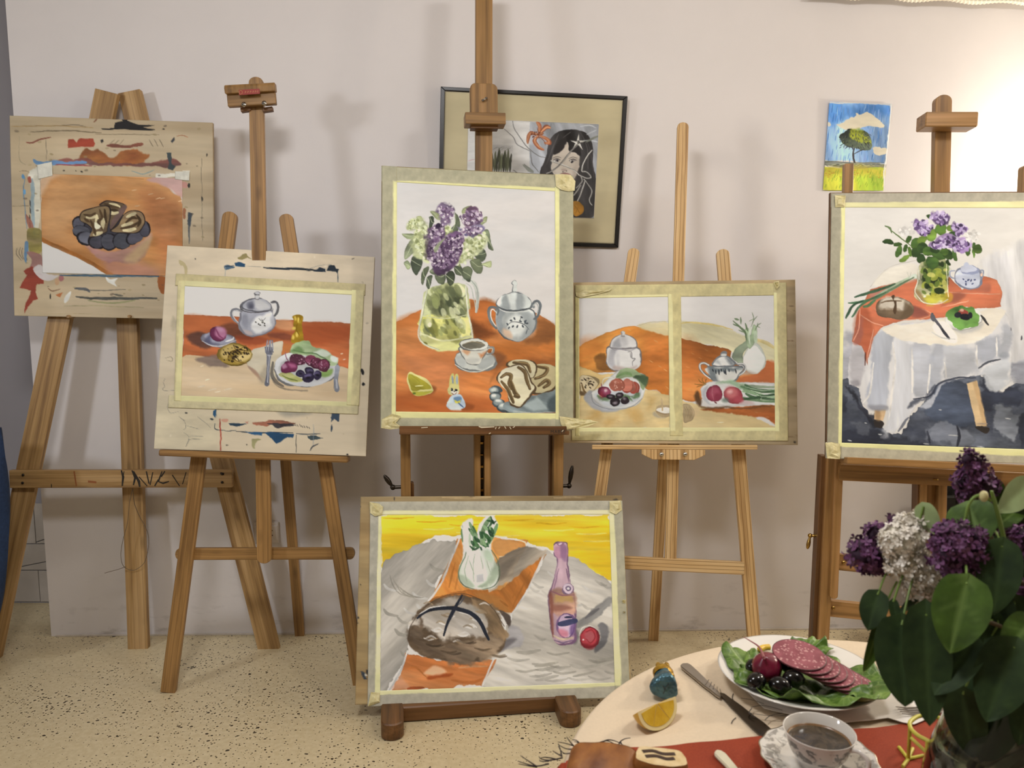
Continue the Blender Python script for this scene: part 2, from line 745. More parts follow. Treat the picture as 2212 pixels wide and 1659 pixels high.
def floor_mat():
    s = NT('terrazzo')
    v = s.coord('Object', (1, 1, 1), False)
    big = s.noise(v, 1.3, 3)
    fine = s.noise(v, 60, 3)
    c = s.ramp(big, [(0.3, 'c9b892'), (0.7, 'd6c7a4')])
    c = s.mix(0.18, c, s.ramp(fine, [(0.35, 'ab9770'), (0.65, 'e5dabb')]))
    for sc, th, loc, dk in ((46, 0.15, (0.3, 0.7, 0), '3a2f22'), (95, 0.20, (2.1, 0.2, 0), '40331f'), (21, 0.085, (5.1, 1.2, 0), '2c241a')):
        w = s.coord('Object', (1, 1.25, 1), False, loc)
        nv = s.n('ShaderNodeTexNoise')
        nv.inputs['Scale'].default_value = sc * 1.3
        s.l(w, nv.inputs['Vector'])
        ad = s.n('ShaderNodeVectorMath', operation='MULTIPLY_ADD')
        s.l(nv.outputs['Color'], ad.inputs[0])
        ad.inputs[1].default_value = (0.45 / sc,) * 3
        s.l(w, ad.inputs[2])
        vo = s.n('ShaderNodeTexVoronoi')
        vo.inputs['Scale'].default_value = sc
        s.l(ad.outputs[0], vo.inputs['Vector'])
        sep = s.n('ShaderNodeSeparateColor')
        s.l(vo.outputs['Color'], sep.inputs[0])
        patch = s.noise(v, 2.6, 2)
        gate = s.math('MULTIPLY', sep.outputs[0], s.math('MULTIPLY', patch, 1.9))
        lim = s.math('MULTIPLY', gate, th * 1.55)
        m = s.math('LESS_THAN', vo.outputs['Distance'], lim)
        c = s.mix(s.math('MULTIPLY', m, 0.97), c, dk)
    s.bump(fine, 0.04, 0.001)
    return s.out(c, 0.42)


def wall_mat(name, color):
    s = NT(name)
    v = s.coord('Object', (1, 1, 1), False)
    L = lin(color)
    f = s.noise(v, 2.2, 5, 0.6)
    c = s.ramp(f, [(0.3, tuple(x * 0.965 for x in L)), (0.7, tuple(min(1, x * 1.02) for x in L))])
    sx = s.n('ShaderNodeSeparateXYZ')
    s.l(v, sx.inputs[0])
    low = s.math('SUBTRACT', 1.0, s.math('MULTIPLY', sx.outputs['Z'], 2.6), True)
    low = s.math('MULTIPLY', low, low)
    v2 = s.coord('Object', (1, 1, 3.2), False)
    sc = s.ramp(s.noise(v2, 7.0, 5, 0.62), [(0.0, (0, 0, 0)), (0.56, (0, 0, 0)), (0.70, (1, 1, 1))])
    c = s.mix(s.math('MULTIPLY', s.math('MULTIPLY', sc, low), 0.42), c, '7b736c')
    vo = s.n('ShaderNodeTexVoronoi')
    vo.inputs['Scale'].default_value = 4.3
    s.l(v, vo.inputs['Vector'])
    sep = s.n('ShaderNodeSeparateColor')
    s.l(vo.outputs['Color'], sep.inputs[0])
    m = s.math('LESS_THAN', vo.outputs['Distance'], s.math('MULTIPLY', sep.outputs[1], 0.018))
    c = s.mix(s.math('MULTIPLY', m, 0.7), c, '4a4440')
    s.bump(s.noise(v, 220, 3), 0.1, 0.001)
    return s.out(c, 0.8)


M['floor'] = floor_mat()
M['wall'] = wall_mat('white_wall_paint', 'e2dddc')
M['wall_shaded'] = wall_mat('shaded_wall_paint', '98959a')  # shade of the passage put into a darker grey wall colour
M['ceil'] = plain('ceiling_paint', 'e2dcd4', 0.8, 0.02, 3)

WA = Vector((-1.8986, 3.0277, 0))            # foot of the outer corner of the back wall
WB = Vector((1.2184, 3.0916, 0))
WD = (WB - WA).normalized()
WN = Vector((WD.y, -WD.x, 0))                # towards the viewer
WALL = Plane(WA, 0, math.degrees(math.atan2(WD.y, WD.x)))
CEIL = 2.82


def slab(name, a, b, z0, z1, t, mat, back):
    """vertical wall from a to b with its thickness behind it"""
    a, b = Vector(a), Vector(b)
    d = (b - a)
    L = d.length
    x = d.normalized()
    y = Vector(back).normalized()
    bm = bmesh.new()
    v = [bm.verts.new((px, py, pz)) for pz in (z0, z1) for px, py in ((0, 0), (L, 0), (L, t), (0, t))]
    for f in ((0, 1, 2, 3), (4, 7, 6, 5), (0, 4, 5, 1), (1, 5, 6, 2), (2, 6, 7, 3), (3, 7, 4, 0)):
        bm.faces.new([v[i] for i in f])
    bmesh.ops.recalc_face_normals(bm, faces=bm.faces)
    return struct(name, bm, mat, None, frame_matrix(a, x, y, Vector((0, 0, 1))))


fb = bmesh.new()
vs = [fb.verts.new(p) for p in ((-4.3, -2.6, 0), (2.9, -2.6, 0), (2.9, 3.5, 0), (-4.3, 3.5, 0))]
fb.faces.new(vs)
r = bmesh.ops.extrude_face_region(fb, geom=fb.faces[:])
bmesh.ops.translate(fb, vec=(0, 0, -0.1), verts=[v for v in r['geom'] if isinstance(v, bmesh.types.BMVert)])
bmesh.ops.recalc_face_normals(fb, faces=fb.faces)
struct('floor', fb, M['floor'])
cb = box_bm(7.2, 6.1, 0.1)
struct('ceiling', cb, M['ceil'], None, T(-0.7, 0.45, CEIL + 0.05))
slab('wall_back', WA, WA + WD * 4.75, 0, CEIL, 0.30, M['wall'], -WN)
REC = 3.375                                   # the wall of the passage beyond the corner
rw = slab('wall_passage', (-4.3, REC, 0), (-1.3, REC, 0), 0, CEIL, 0.12, M['wall_shaded'], (0, 1, 0))
slab('wall_left', (-4.2, -2.6, 0), (-4.2, 3.45, 0), 0, CEIL, 0.1, M['wall'], (-1, 0, 0))
slab('wall_right', (2.80, -2.6, 0), (2.80, 3.5, 0), 0, CEIL, 0.1, M['wall'], (1, 0, 0))
slab('wall_front', (-4.3, -2.55, 0), (2.9, -2.55, 0), 0, CEIL, 0.1, M['wall'], (0, -1, 0))

# grey tiled dado of the passage wall: tiles with recessed joints, two of them cut diagonally
M['tile'] = plain('grey_wall_tile', 'bbb4ac', 0.35, 0.10, 9)
TP = Plane((0, REC, 0), 0, 0)
rows = [0.006] + [TP.at(70, y).z for y in (1231, 1174, 1086)]
for r_i in range(3):
    z0, z1 = rows[r_i] + 0.002, rows[r_i + 1] - 0.002
    for c_i in range(5):
        x0 = -3.65 + 0.5 * c_i - 0.12 * (r_i % 2)
        cut = r_i > 0
        for half in ((0, 1) if cut else (0,)):
            if not cut:
                pts = [(x0, z0), (x0 + 0.497, z0), (x0 + 0.497, z1), (x0, z1)]
            else:
                k = 0.17
                ya, yb = (z0 + 0.02, z1 - 0.01)
                if half == 0:
                    pts = [(x0, z0), (x0 + 0.497, z0), (x0 + 0.497, yb - 0.003), (x0 + 0.497 - k, ya)]
                    pts = [(x0, z0), (x0 + 0.497, z0), (x0 + 0.497, yb - 0.003), (x0, z0 + 0.004)]
                else:
                    pts = [(x0, z0 + 0.008), (x0 + 0.497, yb), (x0 + 0.497, z1), (x0, z1)]
            mesh_obj('tile', prism(pts, -0.006 - 0.001 * ((c_i + half) % 2), 0.0, 0.001), M['tile'], rw, T(0, REC, 0))

# thin strip standing for the slight dirt along the foot of the wall
bb = box_bm(3.6, 0.004, 0.008, 0.001)
struct('dirt_strip_back', bb, plain('wall_foot_dirt', 'cfc6bc', 0.8, 0.08, 40), None,
       frame_matrix(WA + WD * 1.82 + WN * 0.003 + Vector((0, 0, 0.004)), WD, -WN, Vector((0, 0, 1))))

# ribbed plastic strip high on the wall, right
M['ribbed'] = plain('white_ribbed_plastic', 'f1ead9', 0.5)
a, b = WALL.at(1740, -4, 0.03), WALL.at(2480, 22, 0.03)
n = 170
bm = bmesh.new()
d = (b - a)
prev = None
for i in range(n + 1):
    p = a + d * (i / n)
    rib = 0.004 * (i % 2) + 0.006 * math.sin(i * 0.21)
    q = [p + Vector((0, 0, 0.09)), p + WN * (0.016 + rib) + Vector((0, 0, 0.05)), p + WN * (0.022 + rib) + Vector((0, 0, 0.004)),
         p + WN * 0.004 + Vector((0, 0, rib * 0.8))]
    ring = [bm.verts.new(x) for x in q]
    if prev:
        for k in range(4):
            bm.faces.new((prev[k], prev[(k + 1) % 4], ring[(k + 1) % 4], ring[k]))
    prev = ring
struct('trim_1', bm, M['ribbed'])

# wall socket behind the second easel
so = thing('wall_socket', 'white double wall socket low on the back wall behind a small easel', 'socket', WALL.at(575, 1150))
c = WALL.at(575, 1150, 0.004)
fm = lambda p: frame_matrix(p, WD, -WN, Vector((0, 0, 1)))
M['white_plastic'] = plain('white_plastic', 'e4dedb', 0.35)
mesh_obj('cover_plate', box_bm(0.105, 0.008, 0.09, 0.003, seg=2), M['white_plastic'], so, fm(c))
for dx in (-0.024, 0.026):
    ins = mesh_obj('socket_insert', box_bm(0.042, 0.006, 0.062, 0.002), M['white_plastic'], so, fm(c + WD * dx + WN * 0.005))
    for dz in (-0.01, 0.01):
        hb = lathe_bm([(0.003, 0), (0.003, 0.002)], 10, cap0=True, cap1=True)
        mesh_obj('pin_hole', hb, M['black_paint'], ins, aim(c + WD * dx + WN * 0.0075 + Vector((0, 0, dz)), WN))

# ---------------------------------------------------------------- board planes (solved from their corners)
def board_plane(x, y, z, lean, yaw, roll, sc):
    p = CAMP + (Vector((x, y, z)) - CAMP) * sc
    return Plane(p, lean, yaw, roll)


PL = {
    1: board_plane(-1.461, 2.87, 1.673, 2.59, 3.08, -1.28, 1.01),
    2: board_plane(-0.850, 2.66, 1.205, 9.71, 4.81, -3.00, 1.005),
    3: board_plane(-0.102, 2.38, 1.384, 7.93, 8.66, -1.42, 1.12),
    4: board_plane(0.565, 2.60, 1.172, 10.6, -6.40, 0.56, 1.055),
    5: board_plane(1.252, 2.30, 1.308, 9.23, -6.15, -0.61, 1.07),
    6: board_plane(-0.055, 2.27, 0.480, 18.79, 5.11, -0.87, 1.12),
    7: Plane((0.077, 3.043, 1.880), -1.9, math.degrees(math.atan2(WD.y, WD.x)), -1.80),
    8: Plane(Vector((1.343, 3.088, 1.970)), -0.6, math.degrees(math.atan2(WD.y, WD.x)), -1.21),
}
BQ = {  # board corners in the photograph TL TR BR BL
    1: [(20.6, 249.7), (458.8, 265), (463, 691), (31, 682)],
    2: [(361.5, 529.8), (809.4, 555.3), (790.4, 985.7), (332.3, 969.4)],
    3: [(824, 358), (1237, 379), (1237, 928), (823, 926)],
    4: [(1221, 610.5), (1717.8, 604), (1723.4, 961.4), (1216, 956.4)],
    5: [(1793, 416), (2240, 413.7), (2243, 1002), (1784, 988)],
    6: [(779, 1073), (1343, 1070), (1364, 1504), (767, 1522.3)],
}


def quad(pl, q, off=0.0):
    return [pl.at(x, y, off) for x, y in q]


def zq(x0, y0, s, pts):
    return [(x0 + x / s, y0 + y / s) for x, y in pts]

# ---------------------------------------------------------------- drawing boards, tape and paintings
BOARDS = {}
LIN_EDGE = {'ply': np.array(lin('9a7d55')), 'dark': np.array(lin('4a3524'))}


def board(i, label, base, gain, texel, paint, thick, edge='ply'):
    pl = PL[i]
    C = Canvas(quad(pl, BQ[i]), texel, base, gain)
    paint(C)
    o = C.build('drawing_board', M['board'], None, thick, pl.n, LIN_EDGE[edge])
    tag(o, label, 'drawing board')
    BOARDS[i] = o
    return o


def painting(i, label, cat, q, gain, texel, paint, base=None, name='watercolour_painting', parent=None):
    pl = PL[i]
    C = Canvas(quad(pl, q, 0.0014), texel, base or gain, gain)
    paint(C)
    o = C.build(name, M['paper'], parent, 0.0008, pl.n)
    if parent is None:
        tag(o, label, cat)
    return o


def tape(i, q, cols, off=0.0022, z=(0, 0, 1), relief=0.0, inner=None):
    """one strip of masking tape; cols (outer, inner), inner = polygon where it lies on the paper"""
    pl = PL[i]
    zz = zq(*z, q)
    C = Canvas(quad(pl, zz, off), 2.0, cols[0], GAIN[i])
    C.o = z
    C.p([(p[0], p[1]) for p in q], cols[0], tex=0.0, warp=0, sm=False, soft=40, col2=cols[0])
    C.c *= (1 + 0.018 * nz(0, C.X, C.Y, 5.0) + 0.022 * nz(2, C.X, C.Y, 14.0))[..., None]
    if inner:
        C.p(inner, cols[1], sm=False, warp=0.4, tex=0.03)
    return C.build('masking_tape', M['tape'], BOARDS[i], 0.0006, pl.n, None, None, relief)


GAIN = {1: 'd9d0cb', 2: 'dbd4c6', 3: 'd3cbce', 4: 'd4cdc8', 5: 'cdc5be', 6: 'c9c1b5', 7: 'cfc8c2', 8: 'e2dccf'}


# ---- board 1: paint-smeared square board with the slices of cake on a dark plate
def b1(C):
    C.z(0, 150, 2.9096)
    C.p([(40, 270), (1360, 270), (1360, 1600), (40, 1600)], 'c4ac8f', tex=.03, col2='b69c7e', ang=0.03, st=9, sm=False, soft=4)
    C.p([(60, 300), (330, 300), (330, 1540), (100, 1540)], 'b0997a', .35, 40, tex=.05)
    for y, x0, x1, w, c in ((360, 70, 590, 5, '8a6738'), (352, 380, 540, 4, '55493c'), (392, 190, 640, 6, '574832'), (405, 600, 1000, 4, '6d5a44'), (420, 1110, 1180, 6, 'b26a4c'),
                            (640, 120, 190, 3, '6a5a46'), (862, 70, 260, 3, '70604c'), (1540, 120, 700, 3, 'a08a68'), (1490, 400, 900, 8, '9d8c6c')):
        C.s_([(x0, y), ((x0 + x1) / 2, y + (4 if y % 2 else -5)), (x1, y + 6)], w, c, .8)
    C.s_([(640, 375), (760, 372), (900, 378), (970, 378)], 12, '1d1b1c')
    C.p([(725, 340), (770, 330), (765, 312), (805, 312), (800, 330), (860, 345), (985, 350), (900, 362), (960, 378), (720, 375)], '1f1c1d', sm=False)
    C.e(1030, 375, 9, 4, '1d1b1c')
    C.s_([(165, 460), (200, 462), (250, 440), (320, 428)], 10, '8f4a3c')
    C.p([(425, 490), (430, 435), (460, 440), (480, 460), (500, 435), (585, 435), (600, 470), (590, 490)], 'a63d2c', col2='8c3022', sm=False)
    C.p([(670, 485), (720, 465), (800, 472), (890, 455), (890, 480), (760, 490)], 'a8503c', .85, col2='7c3a30')
    C.p([(630, 440), (645, 432), (652, 448), (640, 460)], '3a3532', sm=False)
    C.p([(1070, 450), (1095, 425), (1100, 445), (1080, 462)], '3a3a3e', sm=False)
    for a in (0, 30, 60):
        C.s_([(690 + a, 470), (720 + a, 440)], 4, '6e5a44', .7)
        C.s_([(940 + a, 440), (965 + a, 485)], 5, '5b4a3c', .7)
    C.p([(480, 560), (540, 510), (600, 520), (640, 500), (720, 545), (780, 505), (830, 500), (940, 520), (920, 560), (880, 590), (600, 590), (520, 575)], 'bd6e35', .9, 3, 3, .12, 'a9502a')
    C.p([(340, 575), (520, 570), (620, 585), (900, 590), (1060, 570), (1110, 590), (1100, 615), (900, 612), (600, 605), (340, 600)], '4f4a50', .9, 2, 3, .15, '8a4a44', st=8)
    C.p([(210, 560), (260, 575), (340, 570), (420, 580), (530, 570), (520, 590), (300, 598), (215, 590)], '587ea6', .9, 1.5, 2, .1)
    C.s_([(350, 602), (500, 602), (580, 606)], 8, 'a24048')
    C.p([(1050, 515), (1080, 520), (1085, 590), (1110, 605), (1095, 630), (1060, 620), (1070, 580)], '3f4648', sm=False)
    C.e(480, 638, 5, 4, '2a2522'); C.e(510, 640, 8, 4, '2a2522'); C.e(400, 634, 6, 4, '2a2522')
    C.s_([(830, 640), (900, 660), (970, 630)], 6, '6f8a8f', .8)
    C.p([(190, 640), (310, 580), (325, 640), (250, 660), (210, 720), (190, 700)], 'd3cabb', .95, 1.2, 2)
    C.p([(205, 700), (250, 690), (250, 1010), (215, 1010)], 'cfc6b4', .9)
    C.p([(190, 720), (213, 720), (222, 1010), (205, 1010)], '8a9aa0', .9)
    C.s_([(155, 680), (150, 760), (160, 900), (168, 1000)], 7, '5d7c96', .8)
    C.e(150, 672, 10, 18, '5a86a8'); C.e(150, 770, 9, 16, '5a86a8')
    C.p([(175, 680), (195, 672), (195, 705), (178, 712)], 'a65040')
    for y in range(840, 1000, 45):
        C.s_([(185, y - 15), (190, y + 20)], 9, '2d2a2c', .8)
    C.p([(165, 910), (200, 950), (215, 1010), (185, 1000)], '9a5548', .85)
    C.p([(180, 1010), (260, 1010), (262, 1140), (200, 1150), (180, 1100)], '8c7c3c', .9, tex=.15, col2='a07f78')
    for k in range(4):
        C.s_([(110 + 18 * k, 1120), (100 + 20 * k, 1160), (130 + 14 * k, 1200)], 4, '463f38', .8)
    C.p([(150, 1095), (175, 1090), (170, 1220), (158, 1200)], '5b7fa0', .9)
    C.p([(175, 1145), (265, 1160), (265, 1250), (180, 1260), (210, 1200)], '9c6a66', .9, col2='b3402c')
    C.p([(145, 1270), (200, 1230), (230, 1270), (265, 1290), (268, 1350), (230, 1345), (215, 1375), (235, 1440), (205, 1450), (150, 1545), (165, 1470), (190, 1390), (120, 1370), (140, 1330), (175, 1300)], 'ac4030', col2='8e2f22', sm=False, warp=2)
    C.p([(205, 1260), (260, 1230), (300, 1285), (370, 1290), (330, 1315), (270, 1320)], 'd0c3c0', .95)
    C.e(382, 1318, 18, 18, 'b06a6a'); C.e(355, 1335, 16, 22, 'b98a68', a=.8)
    C.s_([(300, 1375), (330, 1395), (380, 1380)], 6, '7a4a34'); C.p([(350, 1420), (395, 1410), (380, 1440)], 'bd6b40'); C.s_([(318, 1410), (316, 1440)], 9, '2a2420')
    C.p([(400, 1465), (405, 1430), (430, 1395), (445, 1395), (435, 1440), (410, 1470)], 'd6cec4')
    C.s_([(470, 1375), (540, 1380), (560, 1395)], 18, '474a50', .85); C.s_([(530, 1385), (640, 1390), (790, 1382)], 6, '55524c', .8)
    C.s_([(480, 1430), (600, 1440), (760, 1436), (985, 1438)], 18, '474743', .9); C.s_([(710, 1412), (770, 1425)], 12, '55534a', .8)
    C.s_([(550, 1450), (700, 1470), (850, 1450)], 10, '7d8452', .6)
    C.p([(670, 1300), (700, 1320), (740, 1310), (720, 1340), (735, 1365), (700, 1345), (680, 1330)], 'dcd4ca')
    C.p([(985, 1310), (1040, 1310), (1035, 1405), (1000, 1405)], 'a85a2c')
    C.s_([(380, 1293), (700, 1297), (1000, 1300)], 14, '3d5a70', .9)
    C.p([(1150, 700), (1180, 715), (1180, 745), (1150, 740)], 'c68a80'); C.e(1190, 730, 7, 18, '2a2826')
    C.p([(1150, 870), (1168, 880), (1165, 930), (1150, 930)], 'b06c4a')
    C.s_([(1195, 900), (1190, 960), (1190, 1095)], 10, '39414a', .9); C.p([(1185, 900), (1210, 905), (1195, 985), (1178, 975)], '3c4248', sm=False)
    C.s_([(1268, 560), (1268, 760), (1270, 1080)], 4, '6a5f50', .7); C.e(1270, 815, 6, 16, '383430'); C.e(1298, 535, 5, 10, '38322c')
    C.s_([(290, 440), (292, 570)], 3, '4a423a', .8); C.s_([(120, 420), (125, 560), (160, 600)], 4, '8a7a62', .7)
    C.s_([(610, 310), (590, 330)], 9, '8a5038')
    C.p([(1150, 640), (1195, 640), (1190, 660), (975, 690), (980, 655), (1150, 650)], 'd6cdbf', .9, sm=False)
    C.scat([(80, 320), (1300, 350), (1320, 1500), (110, 1500)], 90, 5, ['6a5a48', '8a7452', '5a4a40', 'a08a66'], 3, 2.0, 0.0, .6)


def p1(C):
    C.z(0, 150, 2.9096)
    C.p([(290, 650), (620, 655), (930, 668), (1030, 720), (1110, 780), (1155, 830), (1160, 1310), (720, 1300), (560, 1215), (400, 1135), (255, 1068), (250, 800)], 'c98d5e', 1, 3, 2, .07, 'bf7c4a', .1, 4, edge=.1)
    C.p([(940, 680), (1160, 670), (1160, 810), (1080, 755), (1000, 715)], 'd2a39d', .95, 4, 2, .04)
    C.p([(250, 640), (400, 650), (330, 690), (280, 760), (250, 790)], 'd9c3b2', .6, 14)
    C.p([(880, 780), (1020, 760), (1130, 830), (1150, 1000), (1130, 1290), (1000, 1290), (1010, 1120), (930, 960)], 'b06a45', .75, 40, 3, .1, 'bb7a55')
    C.p([(300, 720), (600, 690), (700, 760), (560, 860), (400, 1000), (300, 960)], 'd6a276', .55, 45, 3, .08)
    C.p([(270, 900), (330, 880), (420, 1000), (500, 1120), (280, 1060)], 'cf9668', .6, 30)
    C.s_([(258, 1062), (330, 1100), (420, 1140), (560, 1212), (700, 1290)], 26, 'a8622f', .85, .1)
    C.s_([(300, 660), (600, 662), (900, 690)], 9, 'b87a45', .5)
    C.p([(640, 1200), (760, 1215), (870, 1215), (1000, 1260), (960, 1300), (720, 1298)], 'c08478', .7, 20, 3)
    C.p([(530, 1100), (680, 1140), (850, 1110), (940, 1030), (945, 1090), (900, 1160), (860, 1205), (700, 1215), (600, 1180)], '9f7072', .85, 8, 2, .08, 'b08a78')
    C.p([(860, 1120), (945, 1060), (935, 1120), (880, 1195), (840, 1215), (780, 1195)], 'c4a078', .8, 14)
    C.e(700, 1005, 225, 95, '3b3840')
    for x, y, rx, ry, r in ((497, 968, 30, 36, 0), (512, 1020, 46, 32, .2), (548, 1062, 48, 34, .3), (612, 1084, 44, 36, .1), (682, 1084, 44, 44, 0), (768, 1072, 52, 44, -.2), (852, 1050, 50, 36, -.5), (908, 1000, 28, 46, -.1)):
        C.e(x, y, rx * 1.22 + 4, ry * 1.15 + 4, '211d22', rot=r)
        C.e(x, y, rx * 1.22 - 2, ry * 1.15 - 2, '46434c', rot=r, tex=.12, col2='5b5a63', soft=2)
    OUT, DK, LT = '2a1f20', '4d3826', 'd5c29a'
    def slice_(pts, marks, lights, side=None):
        C.p(pts, OUT, warp=.5)
        cx, cy = sum(p[0] for p in pts) / len(pts), sum(p[1] for p in pts) / len(pts)
        C.p([(cx + (x - cx) * .93, cy + (y - cy) * .93) for x, y in pts], '8a7052', tex=.1, col2='6d5643', warp=.5)
        if side:
            C.p(side, '6e5450', tex=.1, soft=2)
        for m in lights:
            C.s_(m, 26, LT, .95, .4)
        for m in marks:
            C.s_(m, 18, DK, .95, .5)
    slice_([(622, 852), (668, 822), (720, 830), (780, 845), (792, 880), (745, 955), (695, 1010), (690, 930), (690, 870)],
           [[(660, 845), (700, 860), (745, 870)], [(700, 880), (740, 885)]], [[(690, 845), (750, 860)], [(695, 905), (740, 900)]],
           [(770, 860), (790, 880), (740, 955), (698, 1005), (705, 960)])
    slice_([(690, 1018), (740, 975), (785, 905), (840, 885), (895, 900), (915, 950), (900, 995), (860, 1030), (770, 1028)],
           [[(790, 960), (830, 930), (860, 935)], [(760, 1000), (830, 985), (880, 950)], [(860, 915), (885, 950), (870, 985)]],
           [[(800, 925), (850, 905)], [(770, 985), (830, 965)], [(780, 1010), (850, 1000)]])
    slice_([(505, 905), (540, 880), (640, 855), (690, 862), (695, 930), (680, 1000), (665, 1030), (560, 1060), (577, 1010), (545, 975), (500, 950)],
           [[(530, 910), (570, 915), (600, 900)], [(570, 950), (590, 1000), (600, 1040)], [(625, 880), (640, 930), (615, 960), (640, 1010)], [(660, 880), (670, 960)], [(530, 940), (560, 960)]],
           [[(545, 930), (600, 925)], [(605, 920), (610, 1000)], [(650, 940), (645, 1000)], [(590, 1040), (640, 1025)]])
    C.p([(600, 960), (640, 985), (625, 1005), (600, 1000)], 'dfd2b4', tex=.05)
    for x, y in ((980, 815), (1005, 812), (850, 860), (830, 760), (930, 785), (1120, 830)):
        C.s_([(x, y), (x + 30, y - 6)], 6, 'e0bd98', .7)


board(1, 'square plywood drawing board smeared with red, orange and black paint on the tall plank easel', 'bfa886', GAIN[1], 1.5, b1, 0.016)
painting(1, 'small painting of swirled cake slices on a dark scalloped plate over an orange wash', 'painting',
         zq(0, 150, 2.9096, [(252, 655), (1145, 685), (1148, 1300), (268, 1278)]), GAIN[1], 1.2, p1)
for q in ([(232, 600), (325, 580), (330, 668), (240, 690)], [(1100, 640), (1192, 642), (1188, 700), (1100, 690)]):
    tape(1, q, ('d3cabb', 'd3cabb'), 0.003, (0, 150, 2.9096))


# ---- board 2: pale square board, white pot, bread roll, fork and plate
def b2(C):
    C.z(320, 500, 3.2529)
    C.p([(20, 80), (1620, 80), (1620, 1620), (20, 1620)], 'd2bf9e', tex=.02, col2='cab695', ang=.05, st=6, sm=False, soft=4)
    C.p([(30, 1100), (220, 1200), (500, 1290), (480, 1540), (30, 1540)], 'c9bb98', .7, 60)
    C.p([(130, 90), (1600, 160), (1600, 330), (130, 250)], 'd8c3a2', .6, 50)
    C.p([(630, 190), (680, 150), (700, 165), (715, 175), (740, 195), (700, 185), (670, 195)], '8c7c48', .9, warp=2)
    C.p([(535, 240), (575, 235), (610, 245), (570, 255), (540, 265)], '23435c', .8); C.s_([(540, 245), (600, 240)], 6, '1c2c3a'); C.s_([(545, 245), (540, 330)], 4, '9aa09a', .8)
    C.p([(605, 225), (640, 215), (678, 225), (676, 250), (610, 248)], '1d4058', sm=False)
    C.s_([(810, 255), (900, 260), (1000, 262), (1120, 268), (1240, 278)], 17, '101d26', 1, .6)
    C.s_([(680, 245), (820, 252)], 3, '8a8578', .7); C.s_([(1110, 270), (1200, 240), (1290, 235)], 4, '8f8a7c', .8)
    C.p([(1160, 275), (1200, 250), (1240, 258), (1248, 282)], '10202c', sm=False)
    C.p([(1255, 275), (1270, 240), (1310, 235), (1320, 260), (1345, 265), (1335, 300), (1325, 285)], '121f28', sm=False)
    C.s_([(1333, 290), (1333, 355)], 6, '3a4a50', .9)
    C.p([(220, 190), (260, 215), (275, 290), (265, 330), (245, 240), (225, 230)], 'b3a06e', .8)
    C.p([(175, 600), (205, 640), (175, 700), (160, 670)], 'a6997a', .6, 8); C.s_([(120, 890), (165, 880), (170, 910), (130, 905)], 5, '8f7f60', .7)
    P = '7d7768'
    for q in ([(120, 1035), (108, 1060), (120, 1090), (105, 1105), (120, 1118), (180, 1118)], [(165, 1190), (135, 1230), (145, 1270), (165, 1280), (210, 1265)],
              [(215, 1300), (255, 1340), (262, 1380), (245, 1395)], [(225, 1310), (265, 1330)], [(275, 1365), (360, 1385)], [(345, 1300), (440, 1380)],
              [(250, 1415), (285, 1445), (270, 1500), (262, 1510)], [(285, 1445), (385, 1440)], [(285, 1460), (385, 1458)], [(262, 1510), (290, 1465)]):
        C.s_(q, 3.2, P, .9)
    C.p([(455, 1260), (478, 1245), (478, 1290), (466, 1310), (456, 1290)], '24506c', sm=False); C.e(445, 1320, 12, 6, '1c2a33'); C.e(265, 1276, 9, 5, '2a2a28')
    C.s_([(468, 1350), (468, 1390), (540, 1400)], 6, '2a3a44'); C.s_([(480, 1210), (482, 1320)], 3, '77746a', .8)
    C.s_([(508, 1318), (508, 1420), (510, 1540)], 9, 'ad3527', 1, .2); C.p([(515, 1320), (560, 1325), (550, 1345), (520, 1340)], 'c98a72', .8)
    C.p([(560, 1345), (640, 1350), (700, 1345), (660, 1360), (620, 1370), (575, 1362)], '20333f', sm=False); C.p([(680, 1335), (705, 1330), (700, 1350)], 'c98a72', .9)
    C.p([(740, 1332), (900, 1335), (1030, 1345), (980, 1358), (930, 1385), (900, 1360), (820, 1365)], 'b4654c', .9, warp=2, tex=.15)
    C.p([(850, 1345), (920, 1352), (1020, 1362), (915, 1388), (880, 1365)], '2c2a30', .9, warp=2)
    for k in range(7):
        C.s_([(1030 + k * 16, 1352 + k * 3), (1040 + k * 16, 1368 + k * 3)], 6, '4d463f', .8)
    C.p([(900, 1240), (1130, 1240), (1120, 1280), (960, 1300)], '9c9684', .7, 14)
    C.s_([(620, 1405), (700, 1412), (800, 1412), (1020, 1415)], 8, '1c2a36')
    C.p([(680, 1405), (805, 1412), (795, 1432), (740, 1425)], '28506e', sm=False)
    C.p([(810, 1412), (1020, 1415), (1015, 1445), (975, 1440), (930, 1470), (900, 1490), (880, 1470), (850, 1450)], '234a68', sm=False, warp=1.5)
    C.s_([(540, 1400), (620, 1395)], 6, '23313c', .8); C.s_([(1040, 1430), (1036, 1555)], 6, '4a4a44', .9); C.s_([(1040, 1422), (1140, 1425), (1210, 1420)], 7, '20303c')
    C.p([(1110, 1425), (1225, 1450), (1130, 1485)], '2a3a40', .9, sm=False, warp=3); C.s_([(1162, 1355), (1160, 1510)], 6, '7d8488', .6)
    C.p([(730, 1465), (785, 1460), (750, 1480), (745, 1530), (728, 1510)], '8f8a58', .8, warp=2); C.e(555, 1503, 10, 4, '2a2622'); C.e(690, 1497, 4, 4, '2a2622')
    C.s_([(1140, 1540), (1160, 1510), (1195, 1490)], 8, '1d2c3c'); C.e(1405, 1562, 8, 6, '1a1a1c')
    C.s_([(1225, 1235), (1225, 1280)], 7, '2c3438'); C.p([(1300, 1240), (1330, 1235), (1345, 1330), (1310, 1325), (1290, 1350), (1298, 1290)], '24384a', .9, warp=3)
